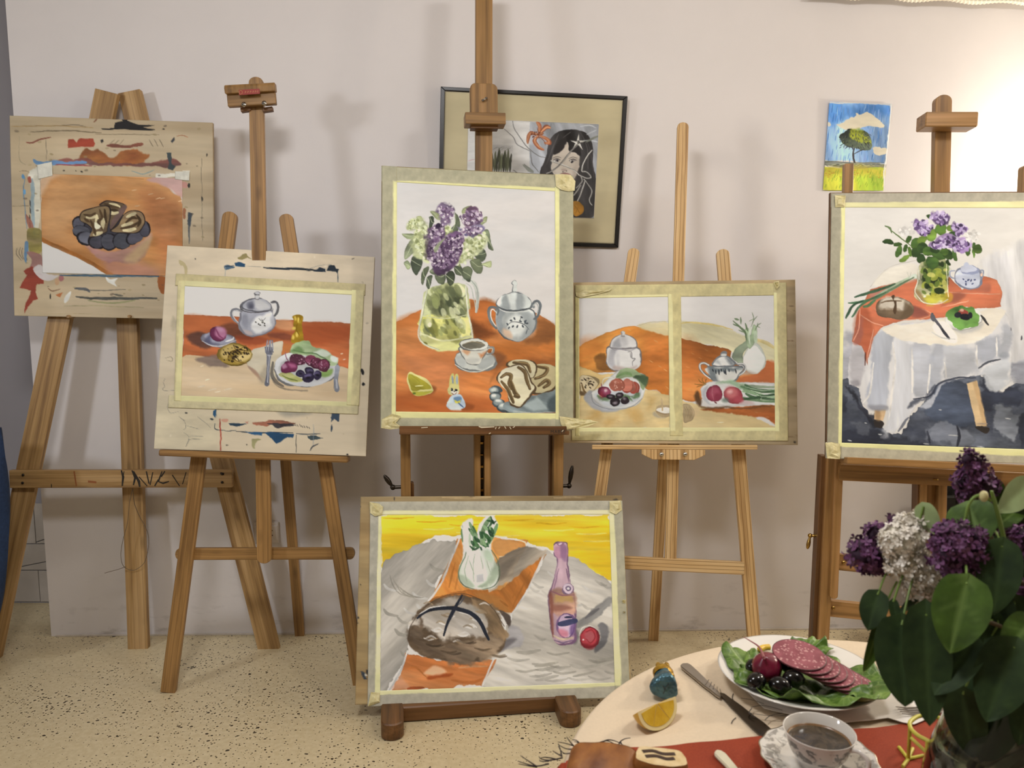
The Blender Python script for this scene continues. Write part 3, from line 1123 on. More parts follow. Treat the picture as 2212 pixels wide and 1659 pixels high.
    C.s_([(1288, 1360), (1285, 1405)], 12, '1d2e3c'); C.e(1508, 990, 11, 24, '141416', rot=-.2); C.e(1516, 1076, 9, 12, '141416'); C.s_([(1430, 195), (1448, 188)], 5, '39352f'); C.e(330, 187, 5, 4, '39352f')
    C.scat([(60, 120), (1560, 200), (1500, 1540), (70, 1500)], 40, 5, ['b3a27f', 'a89a80', 'ddcdb0'], 4, 1.6, None, .5)


def p2(C):
    C.z(320, 500, 3.2529)
    OR, OR2 = 'b96038', 'c8784e'
    C.p([(250, 578), (600, 600), (1000, 622), (1428, 648), (1412, 965), (1330, 955), (900, 980), (420, 895), (236, 890)], OR, col2=OR2, ang=.15, st=6, sm=False, tex=.09, edge=.12)
    C.p([(230, 900), (420, 885), (560, 915), (700, 905), (900, 960), (1200, 960), (1405, 962), (1398, 1200), (226, 1165)], 'cbae86', col2='d2b893', ang=.08, st=6, tex=.035)
    C.p([(880, 625), (1010, 630), (1010, 690), (920, 690), (890, 660)], 'cf9064', .9, 8)
    C.p([(250, 590), (400, 600), (560, 640), (420, 690), (260, 690)], 'bb6238', .7, 12)
    C.p([(1090, 660), (1420, 660), (1412, 760), (1100, 800)], 'b04a26', .6, 20, ang=.3)
    C.p([(1000, 800), (940, 790), (935, 850), (970, 870), (1010, 850)], 'c0703c', .9, 4)
    C.p([(450, 690), (560, 645), (650, 660), (740, 740), (640, 750), (520, 730)], '73402c', .9, 8, 2, .1)
    C.p([(840, 720), (1000, 738), (1005, 770), (900, 760)], '6b3626', .9, 4, 2, .12); C.p([(620, 735), (760, 735), (850, 760), (760, 800), (650, 780)], 'a5462a', .7, 8)
    C.p([(270, 735), (340, 705), (420, 725), (470, 800), (400, 815), (310, 790)], '5f3d33', .9, 6, 2, .12)
    C.p([(330, 890), (470, 862), (560, 930), (560, 945), (440, 935)], '6b5a50', .85, 5, 2, .1); C.p([(330, 888), (480, 905), (560, 942)], '8a7866', .5, 6)
    C.p([(718, 838), (830, 800), (950, 772), (940, 850), (935, 960), (880, 1040), (800, 1020), (690, 945)], 'd4c8ac', tex=.03, col2='cbbc9c', edge=.08)
    C.p([(690, 945), (750, 975), (805, 1065), (745, 1010)], '9c7660', .8, 4); C.p([(780, 1000), (830, 930), (850, 1050), (800, 1060)], 'a99a80', .7, 12)
    # saucer and radish
    C.e(492, 758, 130, 54, '7d7a80', rot=.12, edge=.25); C.e(495, 750, 104, 38, '9d9ca4', rot=.12, soft=4, col2='6a6872'); C.p([(400, 765), (440, 720), (450, 780), (500, 795), (430, 790)], '55546a', .8, 6)
    C.s_([(380, 770), (450, 805), (540, 800), (620, 765)], 8, 'c8c2ba', .9); C.s_([(545, 775), (590, 760), (600, 745)], 14, 'd6d2c8', .8)
    C.e(490, 722, 62, 52, '70284a', rot=.5, edge=.3); C.e(512, 710, 36, 40, 'b5718c', rot=.2, soft=8); C.e(505, 690, 26, 14, 'c990a6', rot=.4, soft=6); C.s_([(480, 690), (500, 730), (530, 750)], 12, '8a3a5e', .8)
    # bread roll
    C.e(608, 866, 128, 78, '6a5520', rot=.03); C.e(608, 864, 122, 72, 'b3923e', rot=.03, col2='8f7430', tex=.12)
    C.p([(510, 840), (560, 800), (620, 800), (640, 830), (580, 850), (560, 890), (520, 880)], 'ceb069', .9, 8); C.p([(640, 870), (720, 850), (710, 900), (640, 925), (600, 900)], 'd3b878', .9, 8)
    C.e(655, 822, 38, 20, 'c7a75c', rot=.3); C.s_([(560, 900), (575, 850), (640, 835), (700, 840)], 9, '6d4f1c'); C.s_([(570, 855), (600, 900), (690, 930)], 7, '7a5a22'); C.s_([(600, 800), (625, 835), (690, 800)], 6, '6d4f1c')
    C.scat([(520, 840), (580, 800), (690, 820), (715, 880), (620, 920), (530, 900)], 62, 4.5, ['2a1c10'], 5, 1.7, .8)
    # covered pot
    C.p([(648, 545), (690, 560), (760, 565), (855, 560), (875, 545), (872, 575), (895, 625), (890, 665), (855, 705), (800, 735), (720, 738), (670, 712), (632, 660), (640, 600)], '6f6d70')
    C.p([(655, 555), (760, 572), (868, 555), (888, 630), (880, 668), (845, 700), (795, 727), (725, 728), (680, 705), (642, 655), (650, 605)], 'a3a2a4', tex=.05)
    C.p([(760, 600), (800, 585), (866, 570), (886, 630), (872, 672), (800, 715), (735, 700), (720, 655)], 'd9d5ca', 1, 5, 2); C.p([(655, 590), (690, 580), (700, 640), (690, 690), (655, 650)], '8b8b90', .7, 8)
    C.p([(670, 690), (720, 700), (740, 725), (700, 722)], 'b8a49a', .8, 4); C.p([(870, 590), (888, 625), (880, 665), (860, 640)], '9d9c9c', .8, 5)
    C.p([(645, 520), (670, 490), (715, 472), (770, 468), (830, 485), (865, 510), (872, 540), (830, 560), (760, 566), (690, 556), (650, 542)], '5f5e60'); C.p([(662, 520), (690, 492), (740, 478), (790, 478), (840, 498), (862, 525), (850, 548), (760, 556), (680, 545)], 'a5a4a4', tex=.05)
    C.p([(745, 480), (800, 482), (852, 515), (850, 545), (760, 552)], 'd8d4ca', 1, 6); C.p([(690, 500), (735, 488), (745, 540), (700, 540)], '77767c', .9, 5); C.e(720, 525, 16, 16, '45454e', a=.8, soft=6)
    C.s_([(648, 520), (652, 545), (690, 562), (760, 570), (840, 560), (872, 540)], 6, '55504e')
    C.p([(752, 476), (748, 445), (742, 432), (765, 420), (788, 432), (782, 446), (780, 476)], '6a6866'); C.p([(757, 472), (754, 448), (778, 448), (776, 472)], 'c9c5bc'); C.e(765, 434, 18, 9, 'b5b2ac')
    C.s_([(655, 560), (620, 545), (590, 555), (585, 585), (600, 615), (630, 640), (640, 660)], 16, '7b7a7a', 1, .2); C.s_([(650, 568), (620, 556), (598, 565), (596, 588), (612, 615), (636, 640)], 7, 'cbc7be', 1, .2)
    C.s_([(868, 500), (895, 497), (912, 525), (905, 565), (888, 592)], 18, '63615f', 1, .2); C.s_([(872, 505), (893, 505), (903, 530), (896, 565)], 6, 'b7b3ac', 1, .2); C.e(880, 500, 12, 8, '4f4d4c')
    G = '55524a'
    C.s_([(775, 610), (800, 630), (825, 605)], 4, G); C.s_([(800, 615), (822, 650)], 4, G)
    for x, y in ((760, 640), (775, 650), (800, 642), (788, 655), (815, 640), (822, 655)):
        C.e(x, y, 7, 5, G, rot=.5)
    # gold figure
    C.p([(1005, 775), (1010, 730), (1025, 700), (1015, 665), (1020, 625), (1012, 600), (1030, 588), (1078, 592), (1082, 620), (1070, 650), (1075, 690), (1085, 740), (1090, 770), (1050, 785)], 'a87f1c', tex=.12, col2='c79a26')
    for x, y, a, b in ((1030, 610, 8, 16), (1055, 620, 10, 20), (1030, 680, 12, 12), (1050, 725, 12, 20), (1020, 745, 8, 16)):
        C.e(x, y, a, b, 'e0c058', soft=3)
    C.s_([(1045, 650), (1040, 690), (1060, 730)], 7, '7d5a10'); C.s_([(1070, 600), (1060, 640)], 6, '8a6614')
    # plate with salad
    C.p([(870, 1030), (900, 1075), (1000, 1105), (1120, 1108), (1050, 1110), (930, 1095)], '4a4540', .9, 5)
    C.p([(885, 960), (910, 890), (980, 850), (1120, 835), (1260, 860), (1335, 930), (1330, 1000), (1270, 1060), (1150, 1095), (1020, 1090), (920, 1050)], '6b6a66')
    C.p([(893, 962), (918, 897), (985, 860), (1120, 845), (1255, 870), (1326, 935), (1320, 998), (1262, 1052), (1150, 1086), (1025, 1080), (928, 1042)], 'd0cec6', tex=.03)
    C.p([(920, 970), (950, 910), (1030, 880), (1150, 870), (1270, 900), (1300, 960), (1260, 1020), (1150, 1060), (1040, 1055), (960, 1030)], 'a9a9a4', 1, 5, 2, col2='bdbcb4')
    C.p([(1000, 850), (1020, 795), (1090, 772), (1130, 770), (1160, 810), (1240, 830), (1280, 855), (1335, 900), (1320, 950), (1260, 940), (1150, 880), (1050, 870)], '8ba06e', tex=.1, col2='a9b98a', ang=.3)
    C.p([(1160, 850), (1230, 828), (1280, 858), (1220, 880)], 'c9cfb8', .9, 4); C.p([(1290, 880), (1335, 890), (1325, 925), (1290, 915)], 'd3d6c6', .9, 3); C.s_([(1020, 830), (1100, 850), (1180, 860), (1280, 920)], 10, '4d6a3c', .8); C.p([(1000, 840), (1060, 800), (1100, 830), (1080, 850)], '6a8a50', .8, 6)
    C.p([(915, 995), (980, 985), (1030, 1010), (1090, 1040), (1060, 1060), (1000, 1058), (950, 1030)], 'a5a656', tex=.12, col2='c2bf7c'); C.p([(1200, 990), (1290, 960), (1270, 1010), (1220, 1020)], '6f8a44', .9, 5, tex=.1); C.s_([(940, 1010), (1000, 1035), (1050, 1050)], 9, '5c6a28', .8)
    for x, y, rx, ry, r in ((1055, 900, 62, 40, .25), (1145, 910, 45, 40, .3), (1190, 925, 45, 42, .3), (1235, 940, 44, 42, .3)):
        C.e(x, y, rx, ry, '4f2030', rot=r); C.e(x - 2, y - 1, rx - 6, ry - 6, '84405a', rot=r, tex=.15, col2='6b2c42')
    C.scat([(1010, 870), (1100, 880), (1270, 930), (1250, 970), (1150, 940), (1040, 935)], 40, 4, ['b98a98', '9a5a70'], 7)
    C.p([(930, 955), (960, 915), (1020, 918), (1050, 945), (1035, 980), (990, 993), (940, 985)], '74284a', edge=.2, tex=.08); C.p([(980, 925), (1030, 930), (1040, 955), (1000, 960)], 'a8587a', .9, 6); C.p([(940, 940), (965, 925), (975, 950), (950, 965)], 'c08aa0', .8, 4); C.s_([(965, 850), (970, 890), (995, 920)], 7, '9a5a74')
    for x, y, rx, ry, r in ((1072, 1000, 34, 26, .2), (1140, 982, 36, 28, 0), (1190, 1005, 28, 36, .2), (1125, 1025, 42, 34, -.3)):
        C.e(x, y, rx, ry, '2c2438', rot=r); C.e(x - 4, y - 6, rx * .6, ry * .4, '5d5470', rot=r, soft=5); C.e(x + 6, y + 4, rx * .4, ry * .3, '1a1420', rot=r, soft=4)
    # fork and knife end
    C.s_([(848, 870), (842, 960), (835, 1070)], 22, '6a6a70', 1, -.5); C.s_([(850, 870), (845, 960), (842, 1060)], 7, 'c4c3c2', 1, .2)
    C.p([(820, 810), (885, 815), (878, 865), (850, 880), (825, 860)], '77777c', sm=False); C.p([(832, 860), (870, 862), (852, 876)], 'b5b5b6')
    for x0, x1 in ((828, 838), (845, 852), (862, 866), (880, 876)):
        C.s_([(x1, 765), (x0, 850)], 9, '6d6d74', 1, .2); C.s_([(x1 - 1, 770), (x0, 840)], 3, 'd0cfce', 1, .2)
    C.s_([(880, 920), (870, 1000), (900, 1060), (950, 1090)], 26, '45413c', .7)
    C.s_([(1330, 960), (1325, 1010), (1320, 1060), (1325, 1110)], 30, '8d8f92', 1, -.2); C.s_([(1322, 1040), (1326, 1100)], 12, 'c6c6c4', .9); C.s_([(1308, 1050), (1310, 1105)], 5, '5d6066', .9)
    for x, y, d in ((370, 950, 20), (400, 1050, 30), (350, 1095, 50), (420, 1120, 60), (470, 1130, 40), (540, 1110, 50), (1355, 860, 15), (1370, 900, 18)):
        C.s_([(x, y), (x + d, y - d * .25)], 8, 'e0cfb0', .8)


board(2, 'pale square drawing board flecked with dark blue paint on the honey pine easel', 'd2bf9e', GAIN[2], 1.5, b2, 0.016)
painting(2, 'taped painting of a covered pot, bread roll, fork and salad plate on the pale board', 'painting',
         zq(320, 500, 3.2529, [(232, 360), (1460, 420), (1425, 1235), (188, 1192)]), GAIN[2], 1.15, p2)
OL, YE = 'b7a96b', 'd8cc85'
Z2 = (320, 500, 3.2529)
tape(2, [(195, 296), (1527, 370), (1524, 450), (190, 380)], ('bfae7c', 'd9ce94'), .0022, Z2, inner=[(232, 345), (1460, 415), (1455, 500), (232, 400)])
tape(2, [(145, 1150), (1478, 1200), (1475, 1285), (140, 1238)], ('c4b68a', 'd9cf94'), .0023, Z2, inner=[(190, 1140), (1428, 1190), (1428, 1228), (190, 1190)])
tape(2, [(208, 345), (258, 348), (230, 1192), (182, 1190)], ('c8b985', 'dccf94'), .0026, Z2, inner=[(232, 350), (262, 350), (236, 1200), (190, 1200)])
tape(2, [(1432, 410), (1518, 415), (1482, 1225), (1394, 1220)], ('c8b985', 'dcd094'), .0027, Z2, inner=[(1420, 400), (1462, 405), (1428, 1230), (1390, 1230)])


# ---- board 3: the tall bouquet
def b3(C):
    C.z(800, 340, 2.719)
    C.p([(40, 20), (1220, 20), (1220, 1640), (40, 1640)], '7d6a4c', tex=.08, sm=False)


def pot(C, body, lid, knob, dark='5f6266', mid='9fa2a8', lite='d5d3d4'):
    C.p(body, dark)
    cx = sum(p[0] for p in body) / len(body); cy = sum(p[1] for p in body) / len(body)
    C.p([(cx + (x - cx) * .95, cy + (y - cy) * .95) for x, y in body], mid, tex=.06, col2=lite, ang=1.4, st=4)
    C.p(lid, dark)
    cx = sum(p[0] for p in lid) / len(lid); cy = sum(p[1] for p in lid) / len(lid)
    C.p([(cx + (x - cx) * .95, cy + (y - cy) * .92) for x, y in lid], mid, tex=.06, col2=lite, ang=1.4, st=4)
    C.p(knob, dark)
    cx = sum(p[0] for p in knob) / len(knob); cy = sum(p[1] for p in knob) / len(knob)
    C.p([(cx + (x - cx) * .75, cy + (y - cy) * .85) for x, y in knob], lite)


def leaf(C, pts, a, b, vein='a3ad8c', v=None):
    C.p(pts, a, col2=b, tex=.12, warp=1.2, edge=.25)
    if v:
        C.s_(v, 3.5, vein, .8)


def p3(C):
    C.z(800, 340, 2.719)
    C.p([(120, 120), (1120, 160), (1120, 1560), (120, 1540)], 'd2c9cd', tex=.012, col2='ccc5ca', st=3, sm=False)
    OR = 'bc6839'
    C.p([(140, 980), (220, 930), (320, 890), (440, 865), (560, 838), (670, 836), (740, 850), (760, 900), (940, 900), (1040, 950), (1100, 1010), (1105, 1520), (140, 1505)], OR, col2='ca7b4c', ang=.2, st=5, tex=.09, edge=.12, sm=False, warp=2)
    C.p([(150, 1150), (420, 1140), (560, 1260), (430, 1380), (200, 1280)], 'c97a56', .7, 70, 4, .09); C.p([(620, 1060), (900, 1080), (1080, 1060), (1090, 1160), (800, 1180)], 'c06a33', .7, 30, 4, .1, ang=.2)
    C.p([(560, 845), (660, 840), (760, 870), (740, 1000), (700, 1060), (600, 1040), (570, 950)], 'a3552c', .8, 12, 3, .12); C.p([(580, 930), (690, 1010), (760, 1060), (620, 1060), (590, 1000)], '7a3f22', .75, 14, 3, .12)
    C.p([(960, 940), (1060, 960), (1098, 1060), (1000, 1110), (900, 1100), (960, 1040)], '8a5230', .9, 14, 3, .12); C.p([(150, 1380), (800, 1420), (800, 1500), (150, 1495)], 'a84a24', .6, 25)
    C.p([(700, 1140), (790, 1170), (760, 1230), (700, 1250)], '7d4a30', .8, 12); C.p([(330, 1340), (385, 1350), (370, 1385), (310, 1395)], '8a4a2a', .8, 8); C.p([(540, 1440), (610, 1460), (600, 1485), (540, 1485)], '8d4524', .85, 8)
    C.p([(720, 1300), (760, 1240), (800, 1180), (740, 1240), (700, 1330)], 'a05a34', .6, 10)
    C.p([(140, 975), (230, 925), (440, 868), (440, 940), (160, 1010)], 'bf6a38', .6, 14)
    # jug
    GL = 'b9bb96'
    C.p([(335, 770), (560, 750), (575, 900), (600, 1050), (585, 1090), (520, 1130), (400, 1130), (320, 1100), (282, 1050), (290, 960), (310, 880)], 'c9c6b4', col2='b3b48f', tex=.08, st=3)
    C.p([(300, 935), (560, 930), (590, 1050), (560, 1090), (440, 1095), (320, 1080), (288, 1040)], 'a9a560', col2='c4bf80', tex=.15, warp=3, st=2, ang=.5)
    C.p([(290, 1040), (430, 1070), (590, 1050), (580, 1095), (520, 1125), (400, 1130), (320, 1100)], 'c3c08e', 1, 3, 2, .08, 'b1ad72')
    C.p([(345, 770), (545, 750), (560, 930), (440, 945), (350, 930)], '8d916c', .95, 5, 4, .2, 'b0b288', 1.2, 2)
    C.p([(400, 760), (520, 760), (555, 900), (540, 930), (420, 930), (390, 850)], '4f5440', .9, 6, 6, .3, '7a7f5c', 1.2, 2)
    C.scat([(350, 780), (540, 770), (560, 1060), (310, 1060)], 60, 14, ['3e4434', '5d634a', 'c3c49a', '8a8f60', '6f7450', 'd0cfae'], 12, 2.0, 1.0, .75, 2)
    C.p([(340, 1000), (370, 960), (400, 1010), (380, 1055)], '7b7a3c', .7, 4, 4); C.p([(430, 950), (520, 970), (540, 1050), (470, 1060)], '6d6c38', .6, 6, 5)
    C.e(340, 965, 20, 28, 'd3d0a6', a=.9, soft=6); C.e(350, 985, 10, 14, 'e0dec0')
    for q in ([(335, 775), (310, 880), (288, 990), (283, 1055), (320, 1100), (400, 1130)], [(560, 755), (572, 880), (600, 1040), (585, 1090), (520, 1128)]):
        C.s_(q, 9, 'd8d5cb', .9, .2); C.s_([(x + 6, y) for x, y in q], 3, '8b8c78', .7, .2)
    C.s_([(295, 1035), (430, 1075), (595, 1048)], 10, 'd5d2ac', .9, .2); C.s_([(302, 930), (430, 945), (560, 928)], 6, 'd6d3b2', .8, .2); C.s_([(315, 1085), (335, 1095)], 10, '77753c')
    C.s_([(545, 715), (590, 725), (620, 760), (630, 840), (622, 910)], 24, 'c3c2c0', 1, .5); C.s_([(545, 715), (590, 722), (622, 760), (632, 840), (624, 915)], 6, '8f9494', .8, .4); C.s_([(560, 740), (595, 765), (610, 830), (620, 900)], 6, 'a7aaa8', .8)
    # foliage
    LG, MG, DG = 'a8ad86', '7c836a', '4d5448'
    leaves = [([(185, 450), (230, 445), (275, 455), (260, 480), (215, 475)], MG, LG), ([(200, 600), (200, 540), (230, 490), (270, 485), (265, 540), (230, 575)], 'aab093', '858c74'),
              ([(235, 600), (265, 570), (300, 580), (300, 640), (275, 700), (240, 650)], DG, MG), ([(200, 620), (220, 600), (235, 640), (215, 655)], LG, MG), ([(310, 650), (345, 640), (325, 700), (305, 745), (298, 700)], DG, LG),
              ([(345, 350), (375, 350), (375, 385), (345, 430), (350, 380)], DG, MG), ([(360, 320), (395, 330), (410, 370), (385, 365)], 'b5b790', LG), ([(430, 430), (460, 400), (470, 440), (430, 480), (380, 560), (370, 530), (400, 480)], MG, 'a3a87f'),
              ([(495, 320), (525, 360), (520, 430), (460, 455), (480, 410), (500, 380)], DG, MG), ([(550, 300), (595, 285), (575, 320), (540, 330)], 'aeb284', LG), ([(640, 370), (680, 345), (682, 380), (650, 395)], LG, 'c0c2a0'),
              ([(665, 430), (700, 430), (705, 500), (720, 540), (690, 530), (680, 480)], DG, MG), ([(615, 560), (650, 520), (680, 560), (660, 610), (630, 600)], DG, MG), ([(590, 610), (640, 600), (660, 640), (650, 680), (615, 670)], DG, MG),
              ([(650, 630), (705, 610), (700, 645), (665, 645)], MG, LG), ([(530, 660), (570, 640), (600, 660), (590, 700), (580, 730), (540, 700)], DG, MG), ([(440, 690), (470, 665), (495, 690), (490, 730), (465, 755), (445, 730)], '42493c', MG),
              ([(380, 690), (430, 650), (440, 690), (430, 740), (400, 740)], DG, MG), ([(330, 700), (360, 690), (355, 770), (335, 750)], LG, DG), ([(350, 670), (380, 640), (420, 655), (380, 690)], MG, DG), ([(490, 640), (530, 640), (540, 690), (500, 690)], MG, DG),
              ([(270, 345), (300, 340), (325, 390), (300, 385)], 'b7b98c', LG), ([(420, 380), (450, 360), (460, 390), (440, 420)], LG, MG)]
    for pts, a, b in leaves:
        c = (sum(p[0] for p in pts) / len(pts), sum(p[1] for p in pts) / len(pts))
        leaf(C, pts, a, b, 'b9bda2', [pts[0], c, pts[len(pts) // 2]])
    # pale green panicles
    for pts, n in (([(215, 380), (265, 350), (310, 385), (280, 420), (220, 420)], 60), ([(265, 410), (330, 400), (345, 520), (340, 600), (300, 590), (260, 520)], 110), ([(550, 470), (670, 440), (680, 500), (600, 600), (520, 640), (500, 610)], 130), ([(430, 420), (460, 400), (480, 440), (440, 450)], 20)):
        C.p(pts, 'c0c2a0', .9, 8, 4, .1, 'aeb18a')
        C.scat(pts, n, 7, ['d6d7bd', 'cfd0ae', '9ca078', 'b7b98e', '868b62'], 21, 1.3, None, .9)
    # purple panicles
    def lilac(pts, n, seed, dark='4f3a54', mid='6d5372', lt='b9a4bc'):
        C.p(pts, mid, 1, 5, 5, .2, dark)
        C.scat(pts, n, 5.5, [dark, '5b4462', lt, '8d7394', 'd2c3d0', '7a5f80'], seed, 1.3, None, .95)
    lilac([(395, 300), (420, 288), (490, 300), (488, 350), (450, 385), (420, 370)], 150, 31, '7d6888', '9a86a4', 'd0c4d4')
    lilac([(525, 350), (560, 320), (620, 308), (660, 330), (655, 375), (600, 395), (545, 385)], 170, 32, '5a3c58', '7b5a78')
    lilac([(345, 440), (380, 400), (430, 395), (435, 450), (400, 490), (350, 480)], 120, 33, '42304a', '624c6a'); C.e(400, 400, 16, 14, '30223a')
    lilac([(520, 430), (580, 410), (655, 410), (650, 450), (560, 455)], 110, 34, '5d5478', '8a7b9c')
    lilac([(340, 500), (420, 470), (540, 455), (545, 530), (500, 610), (440, 660), (370, 640), (335, 590)], 420, 35, '45304c', '5f4566', 'a48fa8')
    C.p([(340, 490), (375, 500), (370, 600), (335, 590)], '3c2a42', .6, 8, 4); C.p([(370, 540), (400, 500), (440, 470), (420, 500), (385, 560)], '8e947a', .9)
    # covered pot
    pot(C, [(745, 880), (840, 900), (940, 885), (975, 950), (965, 1010), (930, 1060), (880, 1085), (830, 1080), (780, 1060), (740, 1000), (735, 930)], [(735, 855), (760, 815), (800, 795), (850, 788), (905, 805), (945, 845), (940, 885), (850, 902), (760, 890)],
        [(835, 790), (838, 750), (825, 735), (845, 718), (865, 735), (862, 755), (860, 790)], '595d64', 'a5a8ae', 'cfcfd2')
    C.p([(760, 880), (800, 895), (790, 960), (800, 1040), (760, 1010), (745, 950)], '777b84', .7, 8, 3); C.p([(880, 900), (960, 920), (965, 1000), (920, 1060), (870, 1075), (900, 1000)], '80848c', .6, 12, 3); C.p([(800, 960), (880, 930), (900, 1010), (830, 1050)], 'd8d6d8', .9, 14); C.p([(780, 1010), (820, 1030), (830, 1070), (790, 1055)], 'c7a28e', .8, 6)
    C.p([(770, 830), (800, 802), (820, 880), (780, 885)], '858990', .8, 6); C.p([(860, 800), (900, 815), (900, 885), (860, 890)], '787c84', .7, 8); C.p([(825, 800), (855, 800), (855, 890), (830, 890)], 'c3c4c8', .8, 8); C.s_([(738, 862), (770, 888), (850, 903), (940, 886)], 7, '4d5158'); C.s_([(745, 880), (800, 905), (900, 905), (940, 895)], 4, 'dcdadc')
    C.s_([(745, 925), (750, 895), (720, 880), (695, 890), (695, 930), (715, 980), (740, 1005)], 16, '6d7178', 1, .2); C.s_([(740, 915), (720, 895), (706, 905), (710, 950), (735, 990)], 6, 'c6c6c8', 1, .2)
    C.s_([(945, 880), (960, 850), (985, 845), (998, 880), (985, 930), (962, 950)], 16, '60646c', 1, .2); C.s_([(955, 868), (975, 858), (986, 885), (975, 930)], 6, 'c6c6ca', 1, .2); C.e(958, 880, 9, 9, '85888e')
    G = '3f454f'
    C.s_([(800, 990), (830, 965), (870, 970), (910, 985), (930, 1010)], 4, G); C.s_([(870, 970), (885, 940)], 4, G); C.s_([(905, 980), (915, 955)], 4, G); C.s_([(925, 1010), (915, 1040)], 4, G)
    for x, y in ((805, 985), (815, 1000), (830, 960), (838, 985), (845, 950), (860, 990), (885, 945), (880, 960), (905, 965), (915, 955), (920, 975), (895, 990)):
        C.e(x, y, 9, 5, G, rot=x * .7)
    # cup and saucer
    C.e(615, 1198, 128, 66, '6e7074', rot=.06); C.e(615, 1192, 122, 60, 'c7c6c6', rot=.06, col2='a3a5a8', tex=.06, st=3); C.p([(500, 1170), (560, 1160), (560, 1220), (530, 1230)], '9a9ca0', .7, 8); C.p([(630, 1200), (720, 1160), (730, 1200), (680, 1240), (640, 1240)], '8e9094', .7, 8); C.s_([(500, 1215), (560, 1250), (640, 1258), (720, 1220)], 6, 'dddbda')
    C.p([(522, 1110), (530, 1160), (555, 1190), (575, 1215), (640, 1218), (660, 1185), (690, 1140), (697, 1095)], '77787a'); C.p([(528, 1115), (536, 1158), (560, 1185), (580, 1208), (638, 1210), (656, 1178), (685, 1135), (690, 1105)], 'd0cac6', tex=.05)
    C.p([(530, 1130), (580, 1135), (560, 1170), (540, 1165)], 'c98a66', .8, 6, 3); C.p([(620, 1140), (680, 1130), (650, 1165)], 'c07048', .8, 5, 3); C.p([(560, 1180), (640, 1180), (630, 1205), (580, 1205)], 'a9a6a6', .7, 8)
    C.e(610, 1100, 90, 38, '6a6b6d', rot=.02); C.e(610, 1098, 84, 33, 'd4d1d0', rot=.02); C.e(606, 1108, 68, 22, '4b4640', rot=.02, col2='67625a', tex=.15); C.s_([(545, 1100), (600, 1085), (670, 1100)], 5, '8a7a64')
    C.s_([(690, 1120), (722, 1115), (722, 1145), (685, 1155)], 10, '8f9094', 1, .2); C.s_([(692, 1122), (716, 1122), (712, 1142)], 4, 'd7d5d4', 1, .2)
    # lemon wedge
    C.p([(215, 1300), (225, 1265), (245, 1262), (300, 1290), (345, 1320), (370, 1350), (365, 1375), (310, 1395), (260, 1400), (235, 1370)], 'd0c58a'); C.p([(222, 1300), (232, 1275), (300, 1305), (345, 1335), (358, 1355), (300, 1365), (250, 1372), (235, 1345)], 'c6bb54', col2='b3a53c', tex=.1, ang=.6)
    C.s_([(250, 1285), (290, 1320), (270, 1345), (240, 1330)], 5, '9a9038'); C.s_([(262, 1345), (310, 1340)], 5, 'dcd69a'); C.p([(250, 1380), (310, 1375), (365, 1372), (315, 1395), (262, 1400)], 'aaa23c', .9, 2); C.e(262, 1385, 9, 7, '5d6a2c')
    # small chocolate rabbit
    C.p([(463, 1345), (470, 1275), (490, 1270), (495, 1320), (500, 1272), (520, 1275), (524, 1340), (515, 1385), (480, 1390)], 'c9c07c'); C.s_([(481, 1285), (483, 1330)], 12, '8a93a3'); C.s_([(511, 1285), (508, 1330)], 12, '8f98a8')
    C.p([(452, 1360), (475, 1335), (515, 1340), (526, 1370), (515, 1395), (480, 1402), (455, 1392)], 'cfc48a', tex=.05); C.p([(470, 1375), (500, 1365), (520, 1380), (505, 1398), (478, 1398)], 'd8d2cc', 1, 3); C.e(474, 1362, 7, 8, '22242a'); C.e(504, 1362, 8, 8, '22242a'); C.e(476, 1360, 2, 2, 'e8e8e8'); C.e(490, 1375, 5, 3, '5a3a34'); C.s_([(478, 1383), (492, 1394), (508, 1382)], 5, '7a3f3c')
    C.p([(452, 1440), (475, 1400), (515, 1395), (545, 1425), (562, 1465), (540, 1482), (480, 1485), (450, 1470)], '8f9cb4', col2='b3bccb', tex=.08); C.p([(490, 1410), (535, 1405), (530, 1440), (495, 1440)], '5f7ea6', .9, 3); C.p([(490, 1420), (510, 1430), (530, 1420), (525, 1440), (495, 1442)], 'd2c552', sm=False); C.p([(455, 1450), (500, 1445), (530, 1480), (470, 1482)], 'c9ccd4', .9, 4); C.s_([(520, 1440), (550, 1470)], 8, '44587c')
    # cake slices on the dish
    for x, y in ((735, 1370), (738, 1405), (755, 1440), (785, 1468), (830, 1485)):
        C.e(x, y, 36, 27, '3d464e'); C.e(x - 3, y - 3, 29, 21, '8d959c', soft=3); C.e(x - 7, y - 8, 17, 9, 'd4d6d5', soft=4)
    C.p([(790, 1440), (980, 1395), (1100, 1350), (1102, 1500), (830, 1500)], '5b636a', col2='808a92', tex=.1, ang=.4); C.p([(900, 1460), (980, 1410), (1050, 1470), (960, 1485)], '9da5ab', .8, 5, sm=False); C.p([(1040, 1440), (1100, 1400), (1100, 1500), (1050, 1490)], '404950', .8, 8); C.s_([(840, 1490), (950, 1500), (1100, 1498)], 6, 'c7c8c6')
    def cake(pts, light, marks):
        C.p(pts, '54402f'); cx = sum(p[0] for p in pts) / len(pts); cy = sum(p[1] for p in pts) / len(pts)
        C.p([(cx + (x - cx) * .93, cy + (y - cy) * .93) for x, y in pts], light, tex=.05, col2='c9bda6')
        for m in marks:
            C.s_(m, 22, '59442e', .95, .3); C.s_([(x + 5, y - 4) for x, y in m], 7, '8a7050', .8, .3)
    cake([(950, 1240), (990, 1210), (1060, 1215), (1100, 1240), (1105, 1330), (1050, 1375), (960, 1390), (940, 1320)], 'b3a383', [[(980, 1230), (1040, 1240), (1020, 1280), (970, 1300)], [(990, 1340), (1030, 1310), (1050, 1330), (1020, 1350)]])
